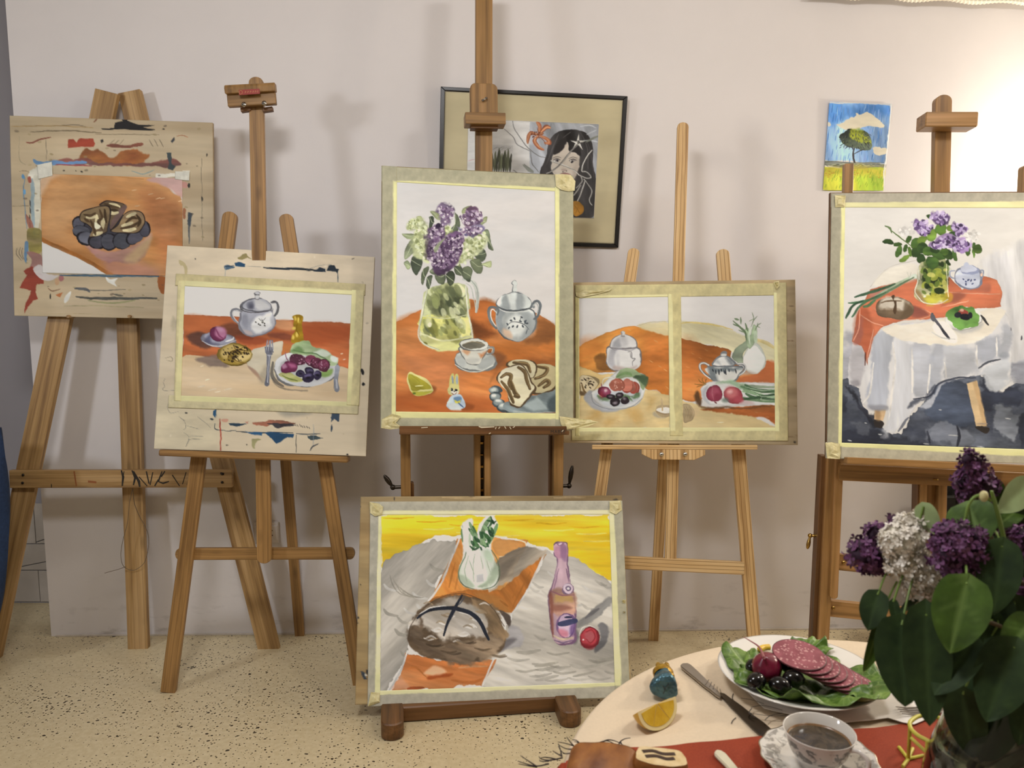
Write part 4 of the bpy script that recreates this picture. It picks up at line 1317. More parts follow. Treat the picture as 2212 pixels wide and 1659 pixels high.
    cake([(800, 1220), (830, 1190), (930, 1190), (970, 1215), (970, 1260), (940, 1300), (860, 1240)], 'c4b79e', [[(840, 1205), (920, 1215), (940, 1260)]])
    cake([(735, 1300), (760, 1255), (830, 1220), (890, 1215), (930, 1260), (950, 1320), (975, 1350), (960, 1385), (900, 1450), (870, 1475), (820, 1450), (800, 1380), (760, 1340)], 'd3c8b8', [[(770, 1290), (800, 1270), (825, 1285), (815, 1330), (830, 1360)], [(870, 1235), (905, 1265), (915, 1310), (935, 1360)], [(830, 1320), (850, 1380), (870, 1405), (850, 1400)], [(770, 1320), (810, 1370), (840, 1440)]])
    for x in (200, 262, 330, 430, 600, 665, 770):
        C.e(x, 1508 + (x % 7), 5, 4, '5a3a28')
    C.s_([(150, 1500), (500, 1500), (820, 1505), (1085, 1500)], 5, '7a3c22', .6, 0)


board(3, 'tall dark edged board taped all round on the big studio easel', '7d6a4c', GAIN[3], 3.0, b3, 0.012, 'dark')
painting(3, 'large painting of lilac in a glass jug with pot, cup and cake', 'painting',
         zq(800, 340, 2.719, [(130, 134), (1114, 176), (1112, 1540), (122, 1530)]), GAIN[3], 1.15, p3)
Z3 = (800, 340, 2.719)
G3 = ('a49b86', 'd9d09c')
tape(3, [(66, 52), (1190, 108), (1190, 205), (66, 140)], G3, .0022, Z3, inner=[(135, 135), (1112, 180), (1112, 215), (135, 158)])
tape(3, [(62, 1492), (1190, 1505), (1190, 1602), (60, 1592)], ('a89f8a', 'd9d09c'), .0024, Z3, .00015, inner=[(127, 1480), (1108, 1496), (1108, 1536), (127, 1530)])
tape(3, [(70, 48), (156, 54), (150, 1592), (60, 1592)], ('a09782', 'd9d09c'), .0027, Z3, inner=[(135, 138), (160, 140), (150, 1530), (126, 1530)])
tape(3, [(1084, 100), (1192, 106), (1192, 1602), (1088, 1602)], ('9f9782', 'd9d09c'), .0028, Z3, .0001, inner=[(1080, 170), (1112, 178), (1107, 1540), (1080, 1540)])


def crumple(i, pts, z, seed, color='ddd5a0'):
    """loose crumpled end of masking tape"""
    pl = PL[i]
    r = np.random.default_rng(seed)
    q = zq(*z, pts)
    bm = bmesh.new()
    cx, cy = sum(p[0] for p in q) / len(q), sum(p[1] for p in q) / len(q)
    rings = []
    for s_ in (1.0, .72, .42):
        rings.append([bm.verts.new(pl.at(cx + (x - cx) * s_, cy + (y - cy) * s_, .004 + .010 * r.random() * (1.2 - s_ * .7))) for x, y in q])
    ctr = bm.verts.new(pl.at(cx, cy, .012))
    n = len(q)
    for A, B in zip(rings, rings[1:]):
        for k in range(n):
            bm.faces.new((A[k], B[k], B[(k + 1) % n], A[(k + 1) % n]))
    for k in range(n):
        bm.faces.new((rings[-1][k], ctr, rings[-1][(k + 1) % n]))
    bmesh.ops.recalc_face_normals(bm, faces=bm.faces)
    mesh_obj('masking_tape', bm, M['tape_plain'], BOARDS[i])


s_t = NT('crumpled_tape')
f_t = s_t.noise(s_t.coord('Object', (1, 1, 1)), 90, 3)
s_t.bump(f_t, .5, .002)
M['tape_plain'] = s_t.out(s_t.ramp(f_t, [(.3, 'cdc28c'), (.7, 'e2daae')]), .5)
crumple(3, [(1085, 100), (1130, 98), (1175, 102), (1205, 140), (1200, 195), (1165, 200), (1120, 190), (1090, 170)], Z3, 4)
crumple(3, [(128, 1505), (180, 1520), (150, 1560), (190, 1590), (120, 1598), (64, 1590), (66, 1540)], Z3, 5)
crumple(3, [(1110, 1520), (1190, 1530), (1290, 1540), (1340, 1555), (1280, 1580), (1210, 1590), (1150, 1600), (1120, 1570)], Z3, 6)


# ---- board 4: two small sheets side by side
def b4(C):
    C.z(1220, 580, 4.148)
    C.p([(-60, 80), (2120, 80), (2120, 1620), (-60, 1620)], 'b8a083', tex=.05, col2='a89070', st=8, sm=False, soft=4)
    C.p([(-30, 105), (2070, 95), (2070, 150), (-30, 170)], 'a58b68', .8, 6, tex=.1)
    for y, x0, x1, c in ((335, 1995, 2065, '6d5844'), (380, 1990, 2060, '8a7458'), (645, 1990, 2060, '8d6a50'), (930, 1960, 2080, '8d7658'), (1230, 1990, 2080, '8a7254'), (1500, 1980, 2085, '94795a')):
        C.s_([(x0, y), ((x0 + x1) / 2, y + 6), (x1, y - 2)], 6, c, .8)
    C.e(2068, 1555, 10, 9, '3a322a'); C.s_([(660, 1545), (672, 1530)], 6, '3f3c34')


def p4l(C):
    C.z(1220, 580, 4.148)
    C.p([(80, 200), (960, 200), (960, 1470), (80, 1470)], 'd2cbc7', tex=.01, sm=False)
    C.p([(120, 700), (300, 610), (460, 545), (600, 515), (740, 540), (940, 600), (940, 1130), (820, 1095), (715, 1075), (640, 930), (500, 920), (330, 940), (150, 885), (126, 860)], 'c47432', col2='d08a46', tex=.1, ang=-.3, st=4, edge=.15)
    C.p([(640, 560), (940, 620), (940, 1110), (720, 1060), (680, 900), (700, 700)], 'bd6834', .7, 40, 4, .12); C.p([(130, 700), (320, 620), (420, 700), (300, 800), (140, 860)], 'b9642e', .6, 40, 4, .1)
    C.p([(640, 510), (780, 482), (940, 478), (940, 605), (800, 560)], 'd3c092', .95, 4, 2, .05, 'd8c8a0')
    C.p([(128, 885), (180, 905), (330, 945), (470, 930), (700, 1070), (830, 1100), (945, 1125), (945, 1440), (128, 1440)], 'd2b888', col2='cfb07a', tex=.06, st=3, edge=.05, sm=False, warp=2)
    for q in ([(560, 1280), (640, 1250), (680, 1330), (620, 1390)], [(220, 1300), (300, 1280), (290, 1370), (210, 1400)], [(380, 1330), (460, 1320), (440, 1390), (400, 1395)], [(740, 1150), (800, 1180), (720, 1260)]):
        C.p(q, 'bd8c4c', .55, 30, 4)
    C.s_([(640, 515), (780, 482), (940, 478)], 4, '9c8a5c', .7)
    C.p([(285, 830), (320, 770), (390, 750), (400, 850), (450, 920), (340, 900)], '7a4f2a', .92, 5, 3, .15)
    # pot
    C.p([(400, 700), (640, 700), (690, 800), (670, 880), (600, 915), (520, 920), (440, 920), (375, 860), (375, 800)], '6f6a6c'); C.p([(408, 715), (640, 715), (680, 800), (662, 872), (600, 905), (440, 908), (384, 852), (384, 800)], 'd6d1ce', tex=.03)
    C.p([(410, 720), (470, 730), (440, 800), (450, 905), (390, 860), (386, 800)], '9d9a9e', .9, 8); C.p([(440, 880), (560, 890), (640, 880), (600, 908), (450, 912)], 'b09a94', .8, 8); C.p([(470, 730), (490, 740), (485, 860), (470, 870)], 'b9b5b6', .8, 6)
    C.p([(400, 690), (430, 625), (500, 595), (560, 595), (630, 630), (660, 680), (640, 715), (520, 725), (420, 715)], '7d787a'); C.p([(412, 690), (440, 635), (500, 605), (555, 605), (620, 640), (645, 685), (620, 708), (520, 714), (425, 706)], 'cfcac8'); C.p([(420, 690), (445, 640), (490, 615), (500, 700), (440, 706)], '8a888c', .9, 8); C.p([(500, 620), (540, 612), (560, 690), (510, 700)], 'a9a5a6', .7, 10)
    C.p([(508, 605), (510, 585), (500, 565), (525, 552), (548, 565), (540, 585), (546, 605)], '8f8a8a'); C.p([(514, 600), (516, 580), (510, 568), (526, 560), (540, 570), (534, 600)], 'dad6d2'); C.s_([(415, 712), (450, 730), (500, 725), (580, 735), (640, 715)], 7, '77727a'); C.s_([(570, 745), (600, 745), (605, 800), (630, 805), (610, 840), (612, 870)], 8, '8f8a8c'); C.s_([(582, 755), (590, 800)], 6, '6f6a6e')
    # roll
    C.p([(130, 990), (150, 955), (190, 955), (260, 970), (305, 1020), (300, 1060), (230, 1130), (150, 1140), (132, 1110)], '8c7758'); C.p([(136, 990), (160, 962), (240, 975), (295, 1025), (285, 1060), (225, 1110), (150, 1120), (136, 1080)], 'd0bd9c', tex=.05); C.s_([(150, 1030), (170, 1090), (190, 1110)], 16, '8a6a44'); C.s_([(190, 1030), (220, 985), (250, 990)], 8, '9a8260'); C.p([(132, 1110), (180, 1110), (200, 1135), (140, 1142)], '5f4a34', .9, 4); C.scat([(145, 975), (240, 985), (280, 1040), (220, 1090), (150, 1060)], 24, 5, ['3a2c20'], 9, 1.6, .6)
    # plate
    C.p([(170, 1150), (250, 1090), (310, 1200), (480, 1260), (420, 1285), (330, 1285), (220, 1225)], '8b8c92', .95, 4, col2='a9a9ae'); C.p([(240, 1120), (330, 1050), (450, 930), (560, 900), (640, 930), (720, 960), (720, 1060), (700, 1150), (640, 1220), (500, 1265), (360, 1250), (270, 1190)], 'd4d1ce', edge=.2); C.p([(270, 1130), (350, 1100), (640, 1080), (690, 1120), (620, 1200), (480, 1235), (350, 1220)], 'b3b5ba', .9, 8)
    C.p([(460, 970), (500, 920), (560, 898), (620, 915), (660, 940), (720, 970), (712, 1060), (690, 1090), (640, 1000), (560, 980), (480, 990)], 'b5bd98', tex=.08, col2='8ea07a'); C.p([(600, 985), (650, 965), (715, 975), (710, 1040), (690, 1065), (660, 1030)], '45573f', .95, 4, 3, .15); C.s_([(470, 975), (530, 940), (580, 945), (600, 960)], 24, '6f8a5a', .9); C.p([(280, 1165), (380, 1150), (560, 1170), (640, 1110), (670, 1130), (640, 1160), (590, 1170), (600, 1200), (500, 1210), (420, 1190), (300, 1190)], '55704a', .9, 4, 4, .15, '8fa57c')
    C.s_([(335, 1050), (345, 1000), (410, 975), (480, 985)], 9, 'd8d4c8', .9)
    for x, y, rx, ry in ((640, 1070, 34, 52), (605, 1062, 44, 58), (560, 1050, 56, 62)):
        C.e(x, y, rx, ry, '9a4038', rot=-.3); C.e(x - 4, y - 2, rx - 7, ry - 7, 'b86a5c', rot=-.3, tex=.1)
    C.e(465, 1045, 72, 62, '9c5245'); C.e(463, 1043, 66, 56, 'b87263', tex=.08, col2='a55a4c'); C.scat([(420, 1000), (510, 1010), (520, 1070), (440, 1090)], 20, 5, ['d3a596', 'c98f80'], 8)
    C.s_([(328, 1030), (338, 1075)], 8, '7d3a4c'); C.e(360, 1108, 66, 52, '6e2238', edge=.2); C.e(368, 1098, 44, 34, 'a5486a', soft=8); C.e(372, 1092, 18, 14, 'dcb8c0', soft=4); C.e(330, 1120, 16, 30, '8f2c40', soft=6, a=.8)
    for x, y, rx, ry in ((420, 1145, 44, 22), (490, 1138, 40, 26), (545, 1175, 36, 34), (458, 1198, 46, 40)):
        C.e(x, y, rx, ry, '2a2026'); C.e(x - 5, y - 4, rx * .4, ry * .35, '7d727a', soft=4)
    C.s_([(240, 1125), (250, 1190), (330, 1240), (460, 1262), (600, 1240), (690, 1170)], 8, '7f8086', .7, .2)
    # mushroom
    C.p([(785, 1290), (810, 1280), (850, 1320), (900, 1340), (830, 1340), (790, 1320)], 'a69a88', .8, 5); C.p([(808, 1280), (830, 1240), (900, 1225), (945, 1235), (945, 1320), (900, 1330), (850, 1320)], 'a08a6c'); C.p([(822, 1265), (850, 1240), (940, 1236), (942, 1285), (880, 1290)], 'd6cfc6'); C.s_([(862, 1170), (868, 1220), (872, 1270)], 16, 'b39a78', 1, .1); C.s_([(820, 1285), (880, 1305), (940, 1300)], 12, '9c8060', .8)
    for x, y in ((300, 1130), (760, 820), (840, 870), (800, 640), (560, 540), (900, 1060), (890, 900), (470, 1360), (610, 1350)):
        C.s_([(x, y), (x + 30, y + 18)], 7, 'dcae78', .6)
    C.p([(140, 1400), (180, 1385), (240, 1395), (200, 1420), (145, 1420)], 'c09a68', .8, 6)


def p4r(C):
    C.z(1220, 580, 4.148)
    C.p([(1000, 190), (1930, 190), (1930, 1480), (1000, 1480)], 'd3ccc8', tex=.01, sm=False)
    C.p([(1035, 490), (1060, 480), (1250, 490), (1420, 530), (1600, 590), (1780, 655), (1890, 730), (1890, 880), (1500, 760), (1300, 680), (1040, 640)], 'd3c498', 1, 3, 2, .06, 'd6cba8', .3, 4); C.s_([(1040, 492), (1120, 482), (1300, 498), (1500, 550)], 14, 'cfb468', .8); C.s_([(1720, 640), (1800, 670), (1880, 720)], 34, 'd0b876', .7)
    C.p([(1000, 628), (1130, 640), (1300, 690), (1500, 740), (1480, 830), (1700, 940), (1820, 830), (1890, 850), (1890, 1020), (1540, 1030), (1300, 1040), (1220, 1190), (1140, 1190), (1000, 1160)], 'c06a34', col2='cb7e48', tex=.1, ang=.2, st=4, edge=.15, sm=False, warp=2); C.p([(1050, 650), (1200, 700), (1230, 850), (1200, 1000), (1060, 1000)], 'b8622f', .6, 40, 4, .12)
    C.p([(1540, 960), (1720, 945), (1820, 840), (1885, 855), (1885, 1015), (1560, 1020)], 'c0633f', .8, 8, 2)
    C.p([(1000, 1165), (1055, 1185), (1200, 1225), (1300, 1260), (1500, 1290), (1700, 1330), (1940, 1420), (1940, 1470), (1000, 1470)], 'd5be92', 1, 2, 2, .05, 'cfb586', .15, 5); C.p([(1250, 1250), (1930, 1235), (1930, 1415), (1885, 1395), (1750, 1340), (1500, 1290), (1290, 1270)], 'c06a36', .95, 3, 2, .1, 'b5582a')
    # fennel
    C.p([(1590, 850), (1600, 760), (1650, 690), (1720, 660), (1780, 730), (1805, 820), (1780, 900), (1720, 945), (1640, 935)], 'c3c4ba', edge=.12); C.p([(1600, 850), (1612, 765), (1660, 700), (1715, 680), (1765, 740), (1790, 820), (1765, 890), (1715, 930), (1650, 920)], 'd8d6d0', tex=.02)
    C.p([(1500, 790), (1520, 730), (1560, 690), (1620, 655), (1680, 640), (1650, 700), (1600, 760), (1590, 850), (1545, 850)], '7f8a74', tex=.1, col2='a3ad94', edge=.2); C.p([(1610, 640), (1600, 560), (1640, 540), (1650, 600), (1690, 500), (1720, 560), (1700, 640), (1660, 720), (1630, 700)], '8a9a7c', tex=.1, col2='b5c0a4', edge=.2); C.s_([(1660, 520), (1650, 600), (1660, 680)], 18, 'c9d2bc', .9); C.p([(1690, 560), (1720, 570), (1715, 660), (1690, 660)], 'b3bfa6', .9)
    for q, w in (([(1625, 640), (1610, 570), (1560, 520), (1510, 470)], 16), ([(1610, 570), (1560, 545)], 10), ([(1580, 500), (1575, 440)], 14), ([(1560, 520), (1505, 500)], 12), ([(1560, 460), (1520, 450)], 20), ([(1640, 560), (1620, 490)], 18), ([(1670, 520), (1690, 450), (1675, 395)], 7), ([(1690, 450), (1650, 470)], 6), ([(1680, 480), (1720, 430)], 6), ([(1700, 560), (1730, 510), (1760, 490)], 7), ([(1725, 515), (1750, 530)], 6), ([(1715, 540), (1735, 490)], 6)):
        C.s_(q, w, '5d6f50', .9, .6)
    C.p([(1540, 960), (1640, 920), (1720, 945), (1600, 955)], 'a8988e', .8, 8)
    # tureen
    C.p([(1270, 880), (1330, 870), (1540, 860), (1600, 880), (1570, 950), (1520, 1010), (1420, 1025), (1330, 1010), (1285, 950)], '6d7074'); C.p([(1280, 885), (1590, 885), (1560, 945), (1515, 1000), (1420, 1014), (1338, 1000), (1295, 945)], 'd6d2cc', tex=.04); C.p([(1290, 900), (1340, 890), (1400, 1010), (1340, 1000), (1300, 945)], '6f767a', .9, 6, 3, .1); C.p([(1290, 885), (1540, 880), (1560, 910), (1400, 915), (1310, 915)], '6a7276', .9, 6, 3); C.p([(1430, 960), (1560, 930), (1510, 1000), (1440, 1010)], 'b9b6b0', .7, 8)
    for k, x in enumerate((1325, 1350, 1378, 1395, 1425, 1440, 1470, 1530)):
        C.s_([(x, 905), (x + 6, 925 + 14 * (k % 3))], 12, '2c3138', .95)
    C.p([(1310, 850), (1350, 800), (1410, 770), (1470, 790), (1530, 840), (1500, 870), (1400, 880), (1330, 872)], '6f7276'); C.p([(1325, 850), (1360, 808), (1412, 782), (1465, 800), (1515, 845), (1490, 862), (1400, 868), (1340, 862)], 'cfccc8'); C.p([(1440, 790), (1475, 805), (1518, 845), (1480, 862)], '7d8286', .9, 6); C.p([(1340, 845), (1370, 810), (1400, 860)], 'a3a5a6', .8, 6)
    C.p([(1400, 785), (1395, 755), (1420, 740), (1450, 750), (1445, 785)], '7d7f82'); C.p([(1404, 780), (1404, 762), (1440, 765), (1438, 782)], 'd8d5d0')
    for q in ([(1290, 870), (1250, 852), (1215, 860), (1215, 900), (1250, 945), (1300, 985)], [(1545, 860), (1590, 855), (1618, 875), (1610, 920), (1560, 960)]):
        C.s_(q, 22, '77787a', 1, .2); C.s_(q, 11, 'd3cfca', 1, .2)
    # oval dish with radishes and onions
    C.p([(1145, 1140), (1180, 1110), (1230, 1190), (1290, 1235), (1880, 1240), (1400, 1255), (1240, 1240), (1160, 1180)], '5d3e28', .9, 5, 2, .1); C.p([(1215, 1080), (1260, 1025), (1300, 1010), (1500, 1020), (1885, 1020), (1885, 1230), (1500, 1230), (1300, 1225), (1220, 1160)], 'd9d5d2', sm=False, edge=.15); C.p([(1225, 1090), (1290, 1050), (1260, 1120), (1300, 1210), (1240, 1160)], '9c9ca2', .8, 6); C.p([(1540, 1200), (1640, 1180), (1700, 1220), (1560, 1225)], 'c3a3a3', .7, 10)
    C.p([(1360, 1035), (1600, 1030), (1640, 1060), (1560, 1090), (1480, 1065)], '8fa88a', .9, 6, 3, .08)
    for k, (y0, y1, c) in enumerate(((1040, 1060, '9aa88e'), (1060, 1110, '5d7a58'), (1085, 1150, '7d9674'), (1120, 1180, '4a6648'), (1150, 1195, '6d8864'), (1170, 1130, '3c563c'), (1100, 1090, '86a07c'), (1045, 1100, '4f6b4c'))):
        C.s_([(1560 + 20 * (k % 4), y0), (1700, (y0 + y1) / 2 + 8), (1885, y1)], 26, c, .95, .3)
    for k in range(7):
        C.s_([(1620 + k * 24, 1060 + k * 16), (1760, 1090 + k * 14), (1885, 1080 + k * 17)], 6, '3d553c' if k % 2 else 'c6cfba', .8)
    C.e(1342, 1125, 70, 80, '8c3048', rot=.1, edge=.2); C.e(1338, 1112, 46, 60, 'b04e66', rot=.1, soft=10); C.e(1365, 1160, 30, 34, '94344c', soft=8); C.s_([(1330, 1060), (1325, 1120), (1340, 1180)], 8, 'c07884', .6)
    C.e(1512, 1138, 92, 74, 'a8404e', rot=.35, edge=.2); C.e(1495, 1118, 56, 46, 'c66a70', rot=.35, soft=12); C.e(1480, 1105, 22, 16, 'dca4a4', soft=6); C.e(1550, 1180, 40, 26, 'b44a58', soft=8); C.s_([(1340, 1195), (1360, 1205)], 12, '6a2a30'); C.s_([(1480, 1205), (1560, 1212)], 8, '8c3540', .8); C.p([(1400, 1180), (1440, 1160), (1470, 1200), (1420, 1205)], '5d6a62', .8, 6)
    for q in ([(1265, 1040), (1220, 1020), (1200, 990)], [(1260, 1030), (1230, 1000), (1235, 975)], [(1265, 1030), (1262, 995), (1270, 985)], [(1250, 1040), (1200, 1040), (1165, 1035)], [(1265, 1040), (1215, 1050), (1180, 1065)]):
        C.s_(q, 7, '7d5a26', .9)
    # onion
    C.p([(1058, 1230), (1090, 1212), (1140, 1235), (1170, 1290), (1150, 1350), (1110, 1372), (1062, 1365)], '9c8668', tex=.1, col2='c0aa88', edge=.15)
    for k in range(4):
        C.s_([(1070 + 14 * k, 1235), (1090 + 16 * k, 1290), (1075 + 14 * k, 1355)], 5, '8a7050', .8)
    C.p([(1150, 1250), (1220, 1240), (1180, 1330), (1160, 1330)], 'd3b48e', .6, 10); C.s_([(1370, 1380), (1420, 1378)], 6, 'e4dcc4', .9)
    for x, y in ((1130, 760), (1200, 800), (1090, 880), (1250, 730), (1110, 1080), (1160, 950), (1700, 1285), (1800, 1330)):
        C.s_([(x, y), (x + 30, y + 10)], 6, 'd89a66', .5)


board(4, 'long low plywood board holding two small taped paintings on the striped pine easel', 'b8a083', GAIN[4], 2.5, b4, 0.012)
Z4 = (1220, 580, 4.148)
painting(4, 'small painting of a covered pot with salami, radish and olives on a plate', 'painting', zq(*Z4, [(90, 245), (965, 225), (990, 1455), (98, 1460)]), GAIN[4], 1.15, p4l)
painting(4, 'small painting of fennel, tureen and two radishes on an oval dish', 'painting', zq(*Z4, [(1003, 225), (1898, 218), (1920, 1455), (1012, 1455)]), GAIN[4], 1.15, p4r)
T4, TI = 'c2b384', 'ddd29e'
tape(4, [(90, 150), (1930, 132), (1925, 240), (95, 266)], (T4, TI), .0022, Z4, .0001, inner=[(100, 250), (925, 228), (925, 262), (100, 272)])
tape(4, [(60, 1425), (1960, 1425), (1998, 1545), (62, 1540)], ('c4b68a', TI), .0023, Z4, inner=[(95, 1415), (1920, 1420), (1925, 1455), (95, 1460)])
tape(4, [(90, 250), (128, 250), (132, 1500), (95, 1500)], ('d0c38c', TI), .0026, Z4)
tape(4, [(925, 225), (1040, 225), (1058, 1500), (942, 1500)], ('c2b382', TI), .0027, Z4, inner=[(923, 225), (962, 228), (988, 1455), (940, 1455)])
tape(4, [(1872, 130), (1985, 125), (2002, 1545), (1885, 1545)], ('c2b284', TI), .0028, Z4, .0001, inner=[(1870, 215), (1900, 215), (1922, 1455), (1882, 1455)])
crumple(4, [(95, 215), (150, 190), (280, 195), (420, 180), (400, 200), (270, 235), (150, 262), (105, 250)], Z4, 8, )
crumple(4, [(1870, 120), (1920, 110), (1925, 160), (1900, 190)], Z4, 9)


# ---- board 5: table with draped cloth
def b5(C):
    C.z(1760, 400, 2.7655)
    C.p([(0, 0), (1400, 0), (1400, 1700), (0, 1700)], '6a4a34', tex=.06, sm=False)


def p5(C):
    C.z(1760, 400, 2.7655)
    C.p([(100, 80), (1400, 80), (1400, 1640), (100, 1640)], 'cbc3bc', tex=.012, sm=False)
    C.p([(1000, 430), (1400, 380), (1400, 1250), (1200, 1200), (1120, 900), (1100, 640)], 'a9a6aa', .75, 30, 6, .08, 'c2bdbc', 1.5, 6)
    C.p([(165, 900), (230, 850), (330, 880), (300, 1100), (165, 1180)], '8d8b92', .8, 24, 5, .1); C.p([(1160, 1060), (1400, 1080), (1400, 1300), (1230, 1250)], '7f7f88', .8, 14, 8, .15, '9a9aa2')
    # dark ground
    C.p([(155, 1180), (260, 1210), (300, 1330), (480, 1470), (560, 1400), (700, 1250), (760, 1180), (980, 1120), (1090, 1230), (1250, 1180), (1400, 1290), (1400, 1640), (155, 1560)], '3b3e4a', col2='53565f', tex=.12, warp=4, st=2, edge=.2)
    for q, c, a in (([(170, 1190), (215, 1240), (210, 1340), (180, 1360)], '2a2c36', .8), ([(215, 1215), (330, 1350), (420, 1400), (400, 1440), (330, 1400), (250, 1300)], '25262e', .9), ([(700, 1250), (760, 1190), (900, 1180), (940, 1300), (960, 1400), (800, 1440), (640, 1380)], '3c4250', .85), ([(980, 1140), (1090, 1240), (1230, 1200), (1200, 1300), (1060, 1370), (990, 1300)], '2b2e3a', .85),
                    ([(1100, 1330), (1200, 1300), (1220, 1400), (1160, 1530), (1080, 1480)], '77797f', .8), ([(690, 1460), (900, 1440), (920, 1530), (700, 1540)], '6a6c74', .7), ([(170, 1480), (560, 1500), (700, 1560), (160, 1550)], '30323e', .7), ([(1230, 1380), (1400, 1330), (1400, 1620), (1250, 1600)], '2e313c', .8), ([(250, 1390), (340, 1430), (330, 1490), (240, 1480)], '62646c', .6)):
        C.p(q, c, a, 8, 6, .15, edge=.2)
    C.s_([(850, 1440), (860, 1500), (850, 1560)], 18, '23242c', .9); C.s_([(670, 1470), (690, 1540)], 14, '2b2d37', .8)
    for x, y, d in ((380, 1490, 20), (300, 1420, 14), (800, 1495, 50), (740, 1340, 16), (970, 1560, 40), (1140, 1395, 30), (650, 1545, 30), (200, 1525, 20)):
        C.s_([(x, y), (x + d, y + 3)], 7, 'c9c6c2', .8)
    C.s_([(160, 1535), (500, 1548), (900, 1565), (1400, 1590)], 10, '23242c', .8, 0)
    # table legs
    C.p([(905, 1190), (970, 1165), (1025, 1440), (965, 1440)], 'c9a982', sm=False, tex=.05); C.p([(945, 1175), (972, 1165), (1028, 1440), (1005, 1440)], 'b08c66', .8, 4, sm=False); C.p([(960, 1445), (1040, 1445), (1030, 1480), (990, 1475)], '2b2420'); C.s_([(970, 1425), (1030, 1425)], 10, 'a88e78')
    C.p([(365, 1340), (425, 1345), (410, 1410), (360, 1400)], 'c2a07c', sm=False); C.p([(355, 1400), (410, 1420), (400, 1450), (360, 1440)], '2a2422'); C.p([(360, 1360), (385, 1350), (385, 1410), (362, 1405)], 'a5805c', .8, 5)
    # cloth
    CL = 'cfc8c4'
    C.p([(240, 900), (330, 890), (420, 850), (700, 800), (1120, 740), (1160, 820), (1175, 960), (1165, 1180), (1090, 1220), (1010, 1120), (900, 1150), (760, 1180), (700, 1240), (610, 1310), (560, 1400), (450, 1490), (415, 1480), (430, 1400), (440, 1320), (330, 1340), (270, 1300), (260, 1200), (200, 1190), (195, 1090)], CL, col2='c3bebe', tex=.03, st=5, ang=1.5, edge=.1, sm=False, warp=2)
    C.p([(340, 920), (420, 860), (470, 920), (455, 1100), (430, 1320), (320, 1330), (310, 1240), (340, 1060)], '9a9ba4', .9, 8, 3, .05, 'a9aab0', 1.5, 5); C.p([(240, 960), (300, 1000), (290, 1180), (230, 1190), (215, 1120)], 'b0a9ab', .9, 10, 3); C.p([(470, 930), (580, 960), (575, 1260), (540, 1400), (450, 1480), (420, 1470), (470, 1200)], 'b3b1b4', .75, 10, 4, .05, 'c9c4c2', 1.5, 5); C.p([(590, 970), (690, 960), (680, 1230), (600, 1270), (580, 1100)], 'a3a3aa', .8, 10, 3); C.p([(700, 970), (780, 960), (770, 1090), (760, 1160), (690, 1230)], '8f919a', .7, 14, 3)
    C.p([(780, 960), (960, 960), (970, 1110), (800, 1150), (770, 1060)], 'a9a8ac', .85, 12, 4, .05); C.p([(980, 950), (1090, 900), (1090, 1040), (985, 1060)], '93949c', .85, 12, 4); C.p([(1095, 860), (1150, 830), (1170, 980), (1110, 1040)], 'a3a3a9', .85, 10, 4); C.p([(1000, 1120), (1170, 1060), (1160, 1180), (1090, 1225)], 'b1b1b4', .9, 6, 4); C.p([(560, 1330), (700, 1240), (720, 1190), (640, 1270), (580, 1290)], '4a4d58', .9, 5, 3)
    C.p([(620, 1340), (700, 1250), (740, 1190), (900, 1160), (760, 1200), (690, 1330)], 'a2a2a8', .9, 4, 3); C.s_([(590, 1275), (690, 1255), (740, 1185), (860, 1150), (960, 1150)], 12, '30333e', .9); C.s_([(980, 1090), (1040, 1055), (1110, 1040)], 12, '2c2f38', .8); C.s_([(500, 1470), (560, 1390)], 16, '4a4c56', .8); C.e(1125, 1020, 26, 16, '8a8b92', a=.8, soft=8)
    for q in ([(465, 940), (480, 1100), (440, 1400)], [(580, 980), (585, 1240)], [(685, 1070), (675, 1240)], [(775, 1060), (785, 1150)], [(350, 1060), (330, 1240), (290, 1300)], [(1090, 910), (1085, 1020)], [(965, 960), (975, 1080)]):
        C.s_(q, 12, 'd8d0ca', .9)
    C.p([(400, 855), (560, 830), (760, 800), (1120, 735), (1090, 840), (1000, 910), (840, 950), (640, 950), (500, 920)], 'd4c6b4', .97, 3, 2, .03, 'd9cec0')
    C.p([(215, 1170), (260, 1160), (270, 1195), (230, 1200)], '8d868a', .8, 6); C.p([(320, 1310), (430, 1310), (430, 1340), (340, 1340)], '85838a', .8, 5)
    # orange cloth
    C.p([(330, 620), (480, 590), (620, 560), (620, 680), (780, 570), (800, 540), (880, 620), (1000, 540), (1090, 570), (1120, 640), (1115, 720), (960, 740), (760, 790), (540, 810), (400, 850), (345, 920), (310, 1075), (300, 1000), (270, 960), (215, 940), (240, 850), (270, 740)], 'bb6248', col2='c87656', tex=.06, st=4, edge=.12, sm=False, warp=1.5)
    C.p([(250, 760), (320, 740), (350, 860), (310, 1040), (290, 960), (230, 930)], 'a84c34', .6, 12); C.p([(240, 870), (290, 790), (270, 940), (225, 940)], '9c5a52', .7, 8); C.s_([(270, 770), (340, 820), (410, 840)], 7, 'd09078', .9); C.s_([(275, 740), (260, 860), (230, 930)], 6, 'd09078', .8); C.s_([(350, 860), (330, 960), (310, 1060)], 6, 'd8a08a', .8); C.s_([(305, 1000), (300, 1080)], 9, '4a2622', .9)
